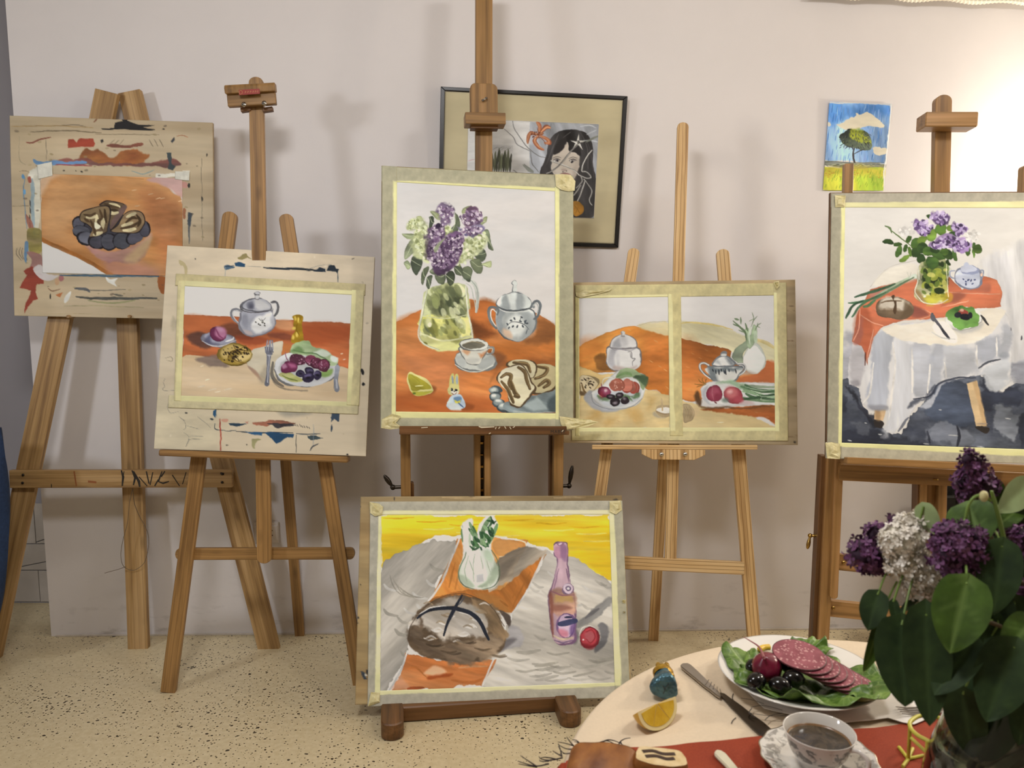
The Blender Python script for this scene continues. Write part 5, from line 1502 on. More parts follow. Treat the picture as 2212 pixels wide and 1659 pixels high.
    C.s_([(330, 720), (400, 770), (500, 800), (620, 800), (700, 770), (640, 740)], 6, 'd39a80', .8); C.s_([(800, 640), (1000, 650), (1110, 650)], 6, 'd39a80', .8); C.s_([(760, 730), (900, 700), (920, 690)], 6, 'd39a80', .8); C.p([(560, 720), (650, 740), (680, 780), (580, 790)], '8d4c44', .9, 6); C.p([(760, 720), (900, 660), (880, 640), (1020, 590), (1050, 600), (1040, 640), (980, 640), (860, 640)], '9a5646', .8, 10); C.p([(780, 690), (830, 640), (900, 660), (840, 700)], '935042', .7, 8)
    C.p([(330, 640), (460, 600), (400, 660), (340, 690)], 'b5776c', .8, 6)
    # back rim, onions
    C.s_([(330, 610), (390, 540), (470, 480), (620, 450)], 4, 'b3aaa0', .8); C.p([(350, 600), (440, 500), (600, 470), (620, 560), (480, 590)], 'cbc1b2', .7, 6)
    for q, w, c in (([(600, 540), (520, 580), (450, 620), (360, 670)], 30, '93a088'), ([(590, 550), (500, 600), (400, 660), (330, 700)], 14, '5d7054'), ([(480, 590), (400, 620), (300, 650), (240, 670)], 18, '34503a'), ([(420, 640), (330, 680), (260, 700), (205, 705)], 16, '3c5a40'), ([(360, 690), (320, 720), (290, 725)], 18, '4a6a48'), ([(290, 690), (230, 720), (200, 770), (188, 795)], 16, '2c4632'), ([(320, 690), (270, 720), (235, 770), (222, 785)], 14, '3a5a40'), ([(560, 560), (590, 540), (610, 560)], 14, 'cdd2c4')):
        C.s_(q, w, c, .95, .5)
    for q in ([(560, 560), (575, 520)], [(565, 555), (600, 530)], [(570, 560), (610, 555)], [(560, 550), (550, 520)]):
        C.s_(q, 3, 'a5a596', .8)
    # loaf
    C.p([(370, 740), (390, 690), (460, 660), (540, 680), (585, 720), (580, 770), (520, 800), (450, 795), (390, 775)], '6a5644', tex=.1, col2='8a7660', edge=.25); C.p([(385, 720), (410, 685), (460, 672), (540, 690), (570, 720), (540, 750), (460, 745), (410, 740)], 'd4ccc2', .95, 6, 3, col2='bcae9e'); C.p([(540, 700), (585, 730), (575, 770), (510, 795), (530, 750)], '5d4a38', .8, 6)
    C.p([(455, 665), (475, 660), (470, 690), (490, 700), (480, 770), (465, 750), (475, 710)], '4a3626'); C.s_([(395, 705), (430, 695), (465, 690), (520, 690)], 9, '4f3a28', .9)
    # glass vase
    C.p([(618, 490), (660, 440), (780, 440), (795, 600), (800, 680), (740, 705), (650, 700), (600, 660), (610, 580)], 'a8a480', col2='87865a', tex=.15, st=2); C.p([(600, 620), (640, 650), (680, 705), (620, 690), (600, 650)], '8a6a48', .8, 6); C.p([(780, 640), (820, 650), (815, 690), (760, 700)], 'c78a3a', .9, 4)
    C.p([(650, 480), (780, 460), (785, 580), (770, 640), (690, 640), (650, 600)], '2f3c20', .9, 8, 5, .3, '56662f'); C.scat([(650, 470), (780, 470), (780, 660), (650, 650)], 60, 11, ['1e2a16', '37491f', '5d7030', '8a8f3a', 'a9a45a'], 15, 1.6, None, .85); C.p([(680, 640), (780, 640), (790, 690), (690, 700)], '9a9030', .85, 6, 4, .2, 'bfb648'); C.e(745, 632, 30, 20, '222c14'); C.e(660, 672, 9, 6, 'e4e0cc')
    C.s_([(618, 490), (615, 580), (600, 640), (650, 700), (740, 708), (795, 680)], 6, 'd3cdbf', .9, .2); C.s_([(618, 490), (625, 560)], 7, 'dad4c8', .9, .2); C.s_([(785, 470), (792, 590), (797, 670)], 5, 'cfc9a8', .9, .2)
    # leaves and blossoms
    gr = ['26391f', '3c5428', '55702f', '6a8238', '2f4524']
    for k, (x, y, a, b, r) in enumerate(((435, 335, 38, 16, .1), (495, 350, 34, 13, -.1), (505, 398, 17, 36, .1), (535, 430, 28, 16, -.5), (548, 385, 14, 22, .2), (575, 400, 14, 22, -.1), (565, 320, 18, 24, .5), (610, 350, 28, 34, .4), (640, 320, 28, 24, 0), (610, 400, 30, 30, .3), (650, 370, 34, 36, 0), (700, 300, 28, 40, .3), (760, 270, 36, 34, .3), (815, 262, 30, 20, .2), (820, 300, 30, 20, 0), (690, 400, 40, 36, 0), (740, 420, 46, 30, .2), (640, 440, 30, 22, .6), (800, 410, 28, 36, .2), (835, 420, 18, 36, -.2), (800, 455, 12, 16, 0), (915, 400, 18, 30, .3), (950, 390, 14, 46, .1), (975, 380, 30, 36, .4), (720, 380, 30, 24, 0), (770, 400, 30, 24, .4), (740, 330, 20, 30, 0), (700, 460, 40, 40, 0), (680, 190, 20, 12, .4))):
        C.e(x, y, a, b, gr[k % 5], rot=r, tex=.12, col2=gr[(k + 2) % 5], warp=2, edge=.15)
    C.s_([(440, 255), (480, 290), (530, 330), (580, 370)], 7, '55683c'); C.s_([(420, 245), (450, 258), (460, 285)], 10, '5f6f4a')
    for pts, n, cs in (([(690, 180), (740, 155), (795, 175), (795, 225), (750, 240), (710, 215)], 60, 1), ([(580, 230), (620, 205), (680, 220), (705, 245), (690, 290), (650, 300), (600, 265)], 80, 1), ([(815, 235), (860, 230), (915, 250), (905, 280), (860, 300), (830, 280)], 55, 1), ([(700, 350), (760, 315), (830, 310), (930, 345), (925, 365), (860, 395), (800, 375), (710, 380)], 110, 1), ([(500, 270), (540, 240), (590, 270), (600, 300), (530, 295)], 30, 0), ([(900, 290), (960, 270), (990, 300), (960, 340), (900, 330)], 35, 0)):
        if cs:
            C.p(pts, '93799f', 1, 4, 5, .12, '6f5580'); C.scat(pts, n, 8, ['b8a4c2', 'a48cb2', '553c66', '7d6090', 'cdbcd4', '3a2a46'], 17, 1.6, None, .9)
        else:
            C.scat(pts, n, 8, ['c2bab4', 'd8d2cc', 'b5aea8'], 18, 1.5, None, .8)
    # white pot
    C.p([(835, 530), (870, 490), (980, 500), (1000, 560), (990, 600), (940, 622), (880, 615), (840, 580)], '6d7080'); C.p([(842, 530), (875, 498), (972, 508), (992, 558), (980, 594), (938, 614), (884, 606), (848, 575)], 'c3c3cc', col2='a2a5b4', tex=.06); C.p([(870, 490), (900, 470), (940, 475), (980, 505), (960, 530), (880, 525)], '8488a0'); C.p([(878, 492), (905, 478), (935, 482), (965, 505), (950, 520), (885, 516)], 'b9bac8'); C.e(910, 470, 16, 14, '9c9eac'); C.s_([(840, 560), (810, 545), (808, 515), (835, 512)], 9, '7d808e', 1, .2); C.s_([(985, 510), (1010, 510), (1005, 545), (990, 560)], 9, '7d808e', 1, .2); C.e(1000, 530, 8, 10, 'c9a896')
    for x, y in ((890, 560), (905, 575), (920, 558), (935, 570), (945, 585), (900, 590), (955, 562)):
        C.e(x, y, 8, 5, '3f4668', rot=x)
    # plate and cutlery
    C.e(890, 800, 116, 70, '8f8a86', rot=-.1); C.e(890, 795, 112, 66, 'd8d3cc', rot=-.1); C.p([(800, 840), (900, 870), (1000, 820), (980, 860), (900, 890), (830, 870)], 'a9a4a0', .8, 8); C.p([(782, 770), (820, 730), (880, 712), (940, 725), (980, 770), (980, 820), (940, 840), (880, 865), (840, 840), (800, 800)], '3c5a2c', tex=.15, col2='56783c', warp=3); C.p([(820, 740), (870, 720), (860, 770)], '2e4a24', .8, 6); C.p([(880, 800), (960, 800), (900, 855)], '5f8344', .8, 8); C.e(885, 760, 30, 20, '9c4038'); C.e(880, 754, 12, 8, 'd09a8a'); C.e(850, 778, 22, 18, '1d1d24'); C.e(895, 790, 34, 22, '17171e'); C.e(930, 775, 18, 18, '1d1d24')
    C.p([(700, 850), (780, 810), (860, 930), (790, 940)], 'dad2c6', .8, 4); C.s_([(700, 770), (720, 810), (760, 860), (800, 915)], 16, '45444a', 1, .2); C.p([(695, 790), (700, 765), (720, 785), (725, 810), (710, 815)], '55545a'); C.s_([(995, 780), (1015, 805), (1038, 835)], 16, '3d3a3a'); C.s_([(760, 860), (800, 915)], 18, '302f36'); C.s_([(700, 880), (760, 910), (840, 920)], 8, '9c9a98', .7)
    C.e(1237, 912, 5, 12, '3c3c44'); C.s_([(1170, 850), (1172, 870)], 5, '5a5a62')


board(5, 'tall dark edged board on the heavy easel by the bright wall', '6a4a34', GAIN[5], 3.0, b5, 0.014, 'dark')
Z5 = (1760, 400, 2.7655)
painting(5, 'large painting of a round table draped in white and orange cloth with purple lilac', 'painting', zq(*Z5, [(160, 104), (1300, 92), (1310, 1618), (142, 1556)]), GAIN[5], 1.2, p5)
G5 = ('968c78', 'd6cc90')
tape(5, [(96, 48), (1310, 44), (1310, 136), (96, 132)], ('9c9280', 'd0c694'), .0022, Z5, inner=[(158, 104), (1310, 96), (1310, 140), (158, 134)])
tape(5, [(65, 1535), (1320, 1580), (1320, 1665), (65, 1632)], ('aba18a', 'd9d094'), .0024, Z5, inner=[(140, 1530), (1320, 1576), (1320, 1622), (140, 1560)])
tape(5, [(100, 52), (182, 54), (160, 1630), (72, 1630)], ('968d78', 'd9d094'), .0026, Z5, inner=[(158, 104), (186, 104), (164, 1560), (140, 1560)])
crumple(5, [(62, 1540), (100, 1535), (150, 1545), (155, 1600), (150, 1636), (75, 1632)], Z5, 14)
crumple(5, [(120, 60), (185, 62), (180, 130), (122, 132)], Z5, 15)


# ---- board 6: bread, fennel and bottle
def b6(C):
    C.z(750, 1050, 2.911)
    C.p([(20, 20), (1820, 20), (1820, 1420), (20, 1420)], '9a8058', tex=.07, col2='8a6e48', st=8, ang=.02, sm=False, soft=4)
    for x, y, rx, ry in ((85, 615, 6, 5), (68, 830, 5, 9), (70, 860, 5, 4), (130, 1170, 16, 16), (105, 1185, 12, 18), (298, 78, 5, 14), (80, 130, 8, 5), (1690, 76, 14, 6)):
        C.e(x, y, rx, ry, '35302c')
    C.p([(85, 1160), (110, 1170), (118, 1210), (100, 1215)], '2f3438', sm=False); C.e(118, 1195, 8, 8, 'c9c2b0')
    C.s_([(600, 70), (740, 78), (900, 70)], 12, 'b0946a', .7); C.s_([(1300, 75), (1500, 66)], 10, 'b39870', .7); C.s_([(760, 65), (800, 60)], 10, '5d4a34', .8)


def p6(C):
    C.z(750, 1050, 2.911)
    C.p([(150, 120), (1760, 120), (1760, 1340), (150, 1340)], 'd8d2c8', tex=.01, sm=False)
    # yellow ground
    YL, YL2 = 'dcb01e', 'eccc40'
    C.p([(210, 180), (700, 185), (1650, 178), (1665, 330), (1670, 615), (1580, 555), (1480, 500), (1400, 440), (1250, 395), (1120, 345), (960, 315), (700, 310), (560, 320), (440, 370), (330, 440), (220, 520)], YL, col2=YL2, tex=.07, ang=.02, st=9, edge=.05, sm=False, warp=3)
    for k in range(16):
        x = 230 + (k * 251) % 1300; y = 200 + (k * 67) % 190
        if y < 330 or x > 1380:
            C.s_([(x, y), (x + 90, y + 4), (x + 190, y - 3)], 10, 'edd878' if k % 3 else 'd39a14', .6)
    C.p([(1400, 420), (1660, 430), (1668, 590), (1560, 530)], 'd7a616', .6, 16, 3, .1, st=8); C.p([(210, 420), (330, 420), (230, 510)], 'dcae20', .7, 10)
    # grey cloth
    GY, GY2 = 'aaa193', 'bdb4a6'
    C.p([(212, 560), (280, 470), (400, 390), (540, 340), (690, 325), (700, 345), (520, 720), (400, 860), (385, 1030), (330, 1170), (250, 1290), (205, 1285)], GY, col2=GY2, tex=.08, ang=-.8, st=5, warp=3, edge=.1)
    C.p([(1240, 420), (1290, 410), (1400, 450), (1560, 540), (1672, 640), (1690, 1245), (860, 1265), (930, 1090), (1030, 800), (1180, 560)], GY, col2=GY2, tex=.08, ang=.3, st=5, warp=3, edge=.06)
    rs = np.random.default_rng(5)
    for k in range(46):
        t = rs.random()
        if k % 2:
            x, y = 230 + 330 * rs.random(), 480 + 700 * rs.random()
            if y > 1100 and x > 330 or x > 480 and y > 700:
                continue
            q = [(x, y), (x + 30, y + 30), (x + 90, y + 40)]
        else:
            x, y = 900 + 720 * rs.random(), 1040 + 190 * rs.random()
            q = [(x, y), (x + 60, y + 20 - 30 * t), (x + 140, y + 10 - 40 * t)]
        C.s_(q, 14 + 10 * rs.random(), ['8f887a', 'cdc7bd', '9c9588', '867f72'][k % 4], .55)
    for k in range(14):
        x, y = 1130 + 500 * rs.random(), 520 + 440 * rs.random()
        C.s_([(x, y), (x + 40, y + 30), (x + 70, y + 30)], 16, ['938c80', 'c9c3b9', '9e978b'][k % 3], .5)
    for k in range(5):
        C.s_([(270 + 20 * k, 560 + 25 * k), (310 + 30 * k, 660 + 10 * k), (400 + 20 * k, 700)], 7, '837b6c', .5)
    # orange strip
    OR, OR2 = 'c07336', 'cc8a4a'
    C.p([(705, 330), (620, 560), (520, 720), (480, 780), (900, 690), (990, 660), (1120, 400), (1130, 350), (960, 320)], OR, col2=OR2, tex=.1, ang=1.0, st=4, warp=2, edge=.1, sm=False); C.p([(480, 730), (560, 690), (740, 660), (960, 660), (1200, 440), (1245, 425), (1180, 560), (1040, 800), (930, 780), (700, 690)], OR, col2='b8682e', tex=.1, ang=1.0, st=4, warp=2, edge=.1, sm=False)
    C.p([(800, 680), (960, 690), (1020, 800), (900, 740)], 'a9713c', .7, 12); C.p([(935, 345), (1100, 360), (1070, 430), (960, 440), (920, 400)], 'c98a50', .8, 5, edge=.2); C.s_([(1000, 330), (1120, 355), (1100, 430), (960, 445)], 10, 'd2c0a8', .8)
    C.p([(380, 1040), (480, 1080), (700, 1110), (920, 1095), (850, 1255), (600, 1270), (270, 1285), (330, 1190)], 'c8703c', col2='cf8250', tex=.1, ang=.2, st=5, warp=3, edge=.1, sm=False)
    C.p([(270, 1285), (330, 1190), (400, 1280)], 'd59a7c', .6, 8); C.p([(520, 1190), (660, 1180), (640, 1200), (520, 1215)], 'b04c22', .9, 4); C.s_([(660, 1220), (780, 1235), (860, 1210)], 18, 'b8602e', .7); C.s_([(380, 1150), (430, 1140), (500, 1200)], 12, 'b2622e', .6); C.p([(480, 1175), (560, 1130), (620, 1170), (540, 1190)], 'd9b08e', .7, 5); C.s_([(380, 1275), (480, 1265)], 22, 'a84420', .8); C.s_([(700, 1140), (880, 1130)], 14, 'd8a478', .6)
    for q in ([(640, 480), (580, 620), (540, 690)], [(680, 480), (660, 560), (640, 640)], [(700, 560), (680, 650)], [(1080, 600), (1040, 700)], [(1150, 540), (1080, 680), (1040, 770)], [(960, 720), (1010, 760)]):
        C.s_(q, 12, 'a5602a', .6)
    for q in ([(707, 330), (600, 590), (500, 740)], [(1240, 430), (1140, 640), (1035, 805)], [(380, 1040), (330, 1170), (265, 1285)], [(920, 1095), (850, 1260)]):
        C.s_(q, 12, 'd5cfc6', .9, .1)
    # shadows
    C.p([(940, 480), (1000, 440), (1100, 390), (1200, 395), (1240, 420), (1100, 540), (960, 640), (880, 650)], '8a7d6c', .95, 3, 3, .12, '9a8c7a', -.5, 4); C.p([(960, 500), (1060, 470), (1000, 560), (950, 590)], '6d6154', .7, 12)
    C.p([(960, 780), (1030, 820), (1010, 900), (985, 850)], '4d4038', .95, 3, 2); C.p([(1010, 870), (1080, 880), (1115, 960), (1080, 1010), (960, 1060), (800, 1100), (940, 1010), (1000, 960)], '85807e', .95, 5, 3, .1, '99938e'); C.p([(1000, 960), (1060, 960), (980, 1040), (930, 1050)], '635c5c', .7, 8)
    C.p([(1440, 870), (1500, 800), (1600, 720), (1660, 700), (1665, 730), (1560, 830), (1460, 900)], '7d7974', .95, 4, 3, .1, '938e86', -.7, 4); C.s_([(1500, 830), (1580, 770)], 22, '5d5a5a', .8); C.p([(1430, 900), (1460, 930), (1440, 990), (1420, 980)], '5d5858', .7, 6); C.p([(1570, 870), (1620, 865), (1650, 900), (1630, 980), (1580, 1030), (1550, 1020), (1590, 950)], '605d5c', .95, 4, 3, .1)
    # fennel
    C.p([(700, 560), (705, 500), (735, 420), (720, 330), (720, 250), (745, 220), (790, 215), (810, 300), (850, 230), (900, 190), (940, 235), (920, 320), (905, 400), (945, 480), (958, 560), (930, 620), (860, 650), (770, 645), (715, 610)], 'd4d2c4', 1, 3, 2, edge=.05)
    C.p([(706, 560), (715, 500), (745, 430), (800, 410), (880, 410), (930, 480), (948, 560), (920, 610), (860, 640), (780, 635), (722, 600)], 'c2c4b0', col2='cfcfbe', tex=.06, ang=1.4, st=5); C.p([(860, 640), (930, 600), (950, 540), (930, 480), (915, 520), (880, 590), (820, 625)], '8f9a80', .85, 10, 3); C.p([(880, 400), (915, 440), (900, 480), (860, 450)], 'a3b095', .8, 8); C.p([(700, 580), (730, 560), (800, 630), (760, 645)], '9aa58a', .7, 8)
    C.p([(810, 560), (850, 550), (855, 600), (815, 605)], 'b0a8a8', .7, 3, sm=False)
    for q in ([(760, 440), (740, 520), (750, 600)], [(800, 430), (790, 520), (800, 600)], [(840, 440), (850, 520)], [(880, 470), (900, 540)], [(770, 470), (800, 560)], [(720, 490), (705, 560), (730, 620)]):
        C.s_(q, 5, '8f9880', .8)
    C.s_([(722, 250), (725, 340), (745, 420), (705, 520), (700, 570), (730, 625), (800, 648)], 7, '55664a', .8, .3); C.s_([(905, 400), (945, 470), (958, 560), (920, 630), (850, 650)], 7, '4f6046', .8, .3)
    C.p([(722, 250), (748, 225), (770, 240), (755, 300), (760, 380), (740, 420), (724, 340)], 'cfcfc6', .95, 3)
    for q, w, c in (([(770, 230), (795, 290), (800, 350), (790, 400)], 26, '6d8a62'), ([(790, 250), (815, 310)], 14, '3c5e3a'), ([(720, 270), (728, 350)], 12, '55704e'), ([(900, 200), (860, 260), (840, 330)], 30, '6a8658'), ([(940, 240), (915, 310), (880, 370)], 26, '55744a'), ([(850, 330), (870, 385)], 20, '7d9a6e'), ([(770, 380), (800, 400), (830, 385)], 14, '2c4a2e'), ([(880, 215), (910, 225), (890, 260)], 16, '2f5230'), ([(905, 190), (915, 230), (935, 220)], 10, '24442a'), ([(870, 270), (900, 280)], 12, '2e5030'), ([(845, 300), (880, 310)], 10, '345834'), ([(820, 340), (850, 370), (880, 380)], 9, '2e4e2e'), ([(770, 300), (770, 370)], 16, 'b9c4a8'), ([(830, 290), (820, 360)], 14, 'c2ccb0')):
        C.s_(q, w, c, .9, .5)
    C.scat([(760, 250), (800, 400), (880, 400), (930, 220), (880, 220), (830, 330)], 34, 9, ['2a4a2c', '3f6238', '7f9a6c', '1f3a24'], 9, 2.2, 1.0, .85)
    # loaf
    C.p([(388, 960), (400, 880), (450, 800), (540, 720), (660, 680), (760, 685), (880, 740), (960, 830), (1000, 930), (995, 1000), (930, 1060), (820, 1105), (700, 1112), (560, 1090), (440, 1050), (395, 1010)], '5d4a38', 1, 3, 2, .12, '6d5844'); C.p([(410, 860), (470, 800), (560, 735), (680, 700), (800, 720), (880, 800), (900, 940), (760, 950), (560, 960), (470, 900)], 'cdc3b6', .95, 14, 6, .08, 'b8aa98', .5, 4)
    C.p([(800, 690), (900, 760), (975, 860), (990, 950), (900, 960), (880, 850), (820, 760)], '5a4634', .95, 8, 5, .18, '7a6248', 1.0, 3); C.p([(395, 960), (440, 860), (470, 850), (470, 940), (520, 1010), (700, 960), (900, 960), (990, 980), (930, 1055), (820, 1098), (700, 1105), (560, 1085), (440, 1045)], '6a5644', .9, 10, 6, .18, '8a7660', .3, 4)
    for k in range(26):
        x = 480 + (k * 137) % 380; y = 740 + (k * 71) % 260
        C.s_([(x, y), (x + 30, y - 10 + 20 * (k % 2)), (x + 60, y + 6)], 13, ['9a8468', 'ddd5ca', 'd9d0c4', '8a7256'][k % 4], .7)
    for k in range(14):
        x = 430 + (k * 97) % 500; y = 960 + (k * 43) % 110
        C.s_([(x, y), (x + 50, y + 12), (x + 90, y + 4)], 14, ['4d3c2c', '7d6a54', '3f3226'][k % 3], .6)
    C.s_([(445, 828), (520, 780), (620, 768), (680, 770), (780, 800), (840, 860), (870, 930), (890, 965)], 26, '23262f', 1, .5); C.s_([(720, 690), (690, 740), (660, 800), (630, 870), (605, 945)], 22, '23262f', 1, .6); C.s_([(735, 700), (700, 745)], 8, '3a3c44', .9); C.s_([(440, 810), (520, 765), (620, 752)], 7, 'd8d2c8', .8); C.s_([(700, 790), (790, 830), (850, 940)], 7, 'cfc7ba', .7)
    C.s_([(388, 960), (400, 880), (460, 790), (560, 715), (680, 678), (780, 690), (900, 750), (990, 880)], 5, '4a3a2c', .8, .1)
    # bottle
    C.p([(1300, 365), (1330, 348), (1375, 350), (1388, 375), (1390, 460), (1385, 500), (1410, 600), (1430, 680), (1440, 800), (1440, 940), (1420, 985), (1350, 998), (1300, 980), (1285, 930), (1272, 780), (1270, 680), (1300, 560), (1312, 460), (1298, 440)], '6f5068', 1, 2, 1.5); C.p([(1306, 370), (1335, 356), (1372, 358), (1380, 380), (1382, 460), (1378, 505), (1400, 600), (1420, 690), (1430, 800), (1430, 935), (1412, 976), (1350, 988), (1308, 972), (1294, 928), (1280, 780), (1280, 690), (1308, 560), (1320, 460), (1306, 438)], 'c4a0a8', col2='b58a98', tex=.08, ang=1.5, st=5)
    C.p([(1306, 385), (1380, 385), (1382, 440), (1320, 455)], 'b57a90', .7, 4); C.p([(1345, 365), (1380, 380), (1380, 460), (1350, 455)], '86607e', .7, 5); C.p([(1320, 500), (1350, 480), (1350, 640), (1300, 630)], 'cdaab0', .8, 8); C.s_([(1330, 520), (1310, 600), (1298, 650)], 7, '86607a', .8); C.s_([(1375, 520), (1395, 600)], 9, '7d5a76', .8); C.e(1342, 366, 24, 14, '9c7086'); C.e(1340, 364, 12, 7, 'd3b6c0')
    C.p([(1282, 660), (1425, 680), (1430, 790), (1290, 800)], 'b58070', .85, 8, 3, .1, 'c79a78'); C.p([(1300, 680), (1400, 690), (1400, 740), (1310, 730)], 'c39a5e', .85, 8, 3); C.s_([(1280, 660), (1350, 690), (1425, 685)], 9, '7a4a58', .8); C.e(1390, 645, 38, 40, '85687c'); C.e(1390, 645, 30, 32, 'cbb4bc'); C.e(1390, 645, 18, 19, '6f5a72'); C.e(1392, 643, 9, 9, 'd8ccd2')
    C.p([(1275, 690), (1292, 700), (1300, 930), (1286, 920)], '84483c', .8, 4); C.p([(1300, 750), (1400, 760), (1390, 780), (1310, 790)], '9a5a4c', .7, 6); C.e(1375, 880, 62, 85, '75567a'); C.e(1375, 880, 52, 76, 'c0a3b4', tex=.06); C.s_([(1335, 870), (1380, 860), (1435, 850)], 36, '3d4160', .95, .2); C.s_([(1370, 825), (1410, 825)], 14, '2f3048'); C.p([(1330, 900), (1390, 910), (1380, 945), (1340, 940)], 'c47484', .9, 6); C.p([(1400, 880), (1430, 870), (1430, 930), (1405, 930)], '6f4f80', .8, 5); C.s_([(1300, 940), (1350, 965), (1420, 955)], 14, 'cdb896', .8); C.s_([(1305, 970), (1360, 985), (1420, 970)], 9, '5d4a66', .8)
    # radish
    C.e(1522, 955, 64, 72, '7d1c28', rot=.2, edge=.2); C.e(1520, 948, 54, 60, 'b03440', rot=.2, tex=.1, col2='942430', soft=4); C.e(1525, 945, 30, 34, 'c45a62', soft=8); C.s_([(1500, 920), (1540, 905), (1560, 950), (1530, 985), (1500, 960)], 8, '95222e', .8); C.e(1490, 968, 5, 5, 'e8d4d0'); C.p([(1470, 990), (1530, 1000), (1560, 1010), (1540, 1030), (1490, 1015)], '8a1c28', .8, 5)
    C.s_([(1458, 940), (1480, 890), (1530, 880), (1575, 910)], 6, 'd8d0c6', .8)
    C.s_([(210, 182), (900, 182), (1650, 178)], 8, 'd8c27a', .5, 0)


board(6, 'wide board with rough worn edges leaning low on the studio easel base', '9a8058', GAIN[6], 2.5, b6, 0.014)
Z6 = (750, 1050, 2.911)
painting(6, 'wide painting of a cross-cut loaf, fennel, pink bottle and radish before a yellow ground', 'painting', zq(*Z6, [(196, 158), (1674, 150), (1722, 1256), (176, 1312)]), GAIN[6], 1.2, p6)
G6 = ('a59c86', 'ded69e')
tape(6, [(142, 98), (1725, 92), (1725, 178), (142, 180)], G6, .0022, Z6, inner=[(196, 156), (1676, 150), (1676, 180), (196, 185)])
tape(6, [(130, 1290), (1775, 1232), (1775, 1328), (128, 1385)], ('a89f8a', 'ded69e'), .0024, Z6, inner=[(176, 1280), (1722, 1225), (1722, 1258), (176, 1314)])
tape(6, [(145, 110), (216, 112), (206, 1385), (128, 1385)], ('a29a86', 'ded69e'), .0026, Z6, inner=[(196, 160), (222, 160), (210, 1312), (174, 1312)])
tape(6, [(1645, 95), (1730, 92), (1780, 1330), (1685, 1330)], ('a0987f', 'ded69e'), .0027, Z6, inner=[(1640, 150), (1678, 150), (1724, 1258), (1680, 1258)])
crumple(6, [(140, 100), (200, 110), (226, 130), (220, 180), (175, 190), (145, 170)], Z6, 24)
crumple(6, [(150, 1295), (205, 1300), (205, 1360), (130, 1386)], Z6, 25)
crumple(6, [(1650, 95), (1720, 90), (1728, 150), (1690, 178), (1650, 160)], Z6, 26)
crumple(6, [(1730, 715), (1752, 715), (1750, 738), (1732, 735)], Z6, 27)
crumple(6, [(1735, 788), (1750, 790), (1742, 800)], Z6, 28)

# ---- the framed portrait on the wall
Z7 = (930, 0, 2.9622)
pf = PL[7]
FQ = [(952, 186.7), (1356, 207.6), (1336, 535), (945.5, 523)]
fr = thing('framed_picture', 'black framed pencil portrait of a dark haired woman hanging on the wall', 'picture', pf.at(1150, 360))
fcor = quad(pf, FQ)
w_f = 26 / 2.9622 * depth(fcor[0]) / F_PX
names = [(0, 1), (1, 2), (2, 3), (3, 0)]
ctr = sum(fcor, Vector()) / 4
inn = [c + (ctr - c).normalized() * w_f * 1.35 for c in fcor]
Mw = {}
for a, b in names:
    bm = bmesh.new()
    A = [fcor[a], fcor[b], inn[b], inn[a]]
    vf = [bm.verts.new(p - ctr) for p in A]
    vb = [bm.verts.new(p - ctr - pf.n * .018) for p in A]
    bm.faces.new(vf)
    bm.faces.new(vb[::-1])
    for k in range(4):
        bm.faces.new((vf[k], vb[k], vb[(k + 1) % 4], vf[(k + 1) % 4]))
    bmesh.ops.recalc_face_normals(bm, faces=bm.faces)
    bmesh.ops.bevel(bm, geom=bm.edges[:], offset=.0015, segments=1, affect='EDGES')
    mesh_obj('frame_rail', bm, M['black_paint'], fr, T(ctr))


def mat_paint(C):
    C.z(*Z7)
    C.p([(0, 500), (1350, 500), (1350, 1700), (0, 1700)], 'b9a987', tex=.015, sm=False)


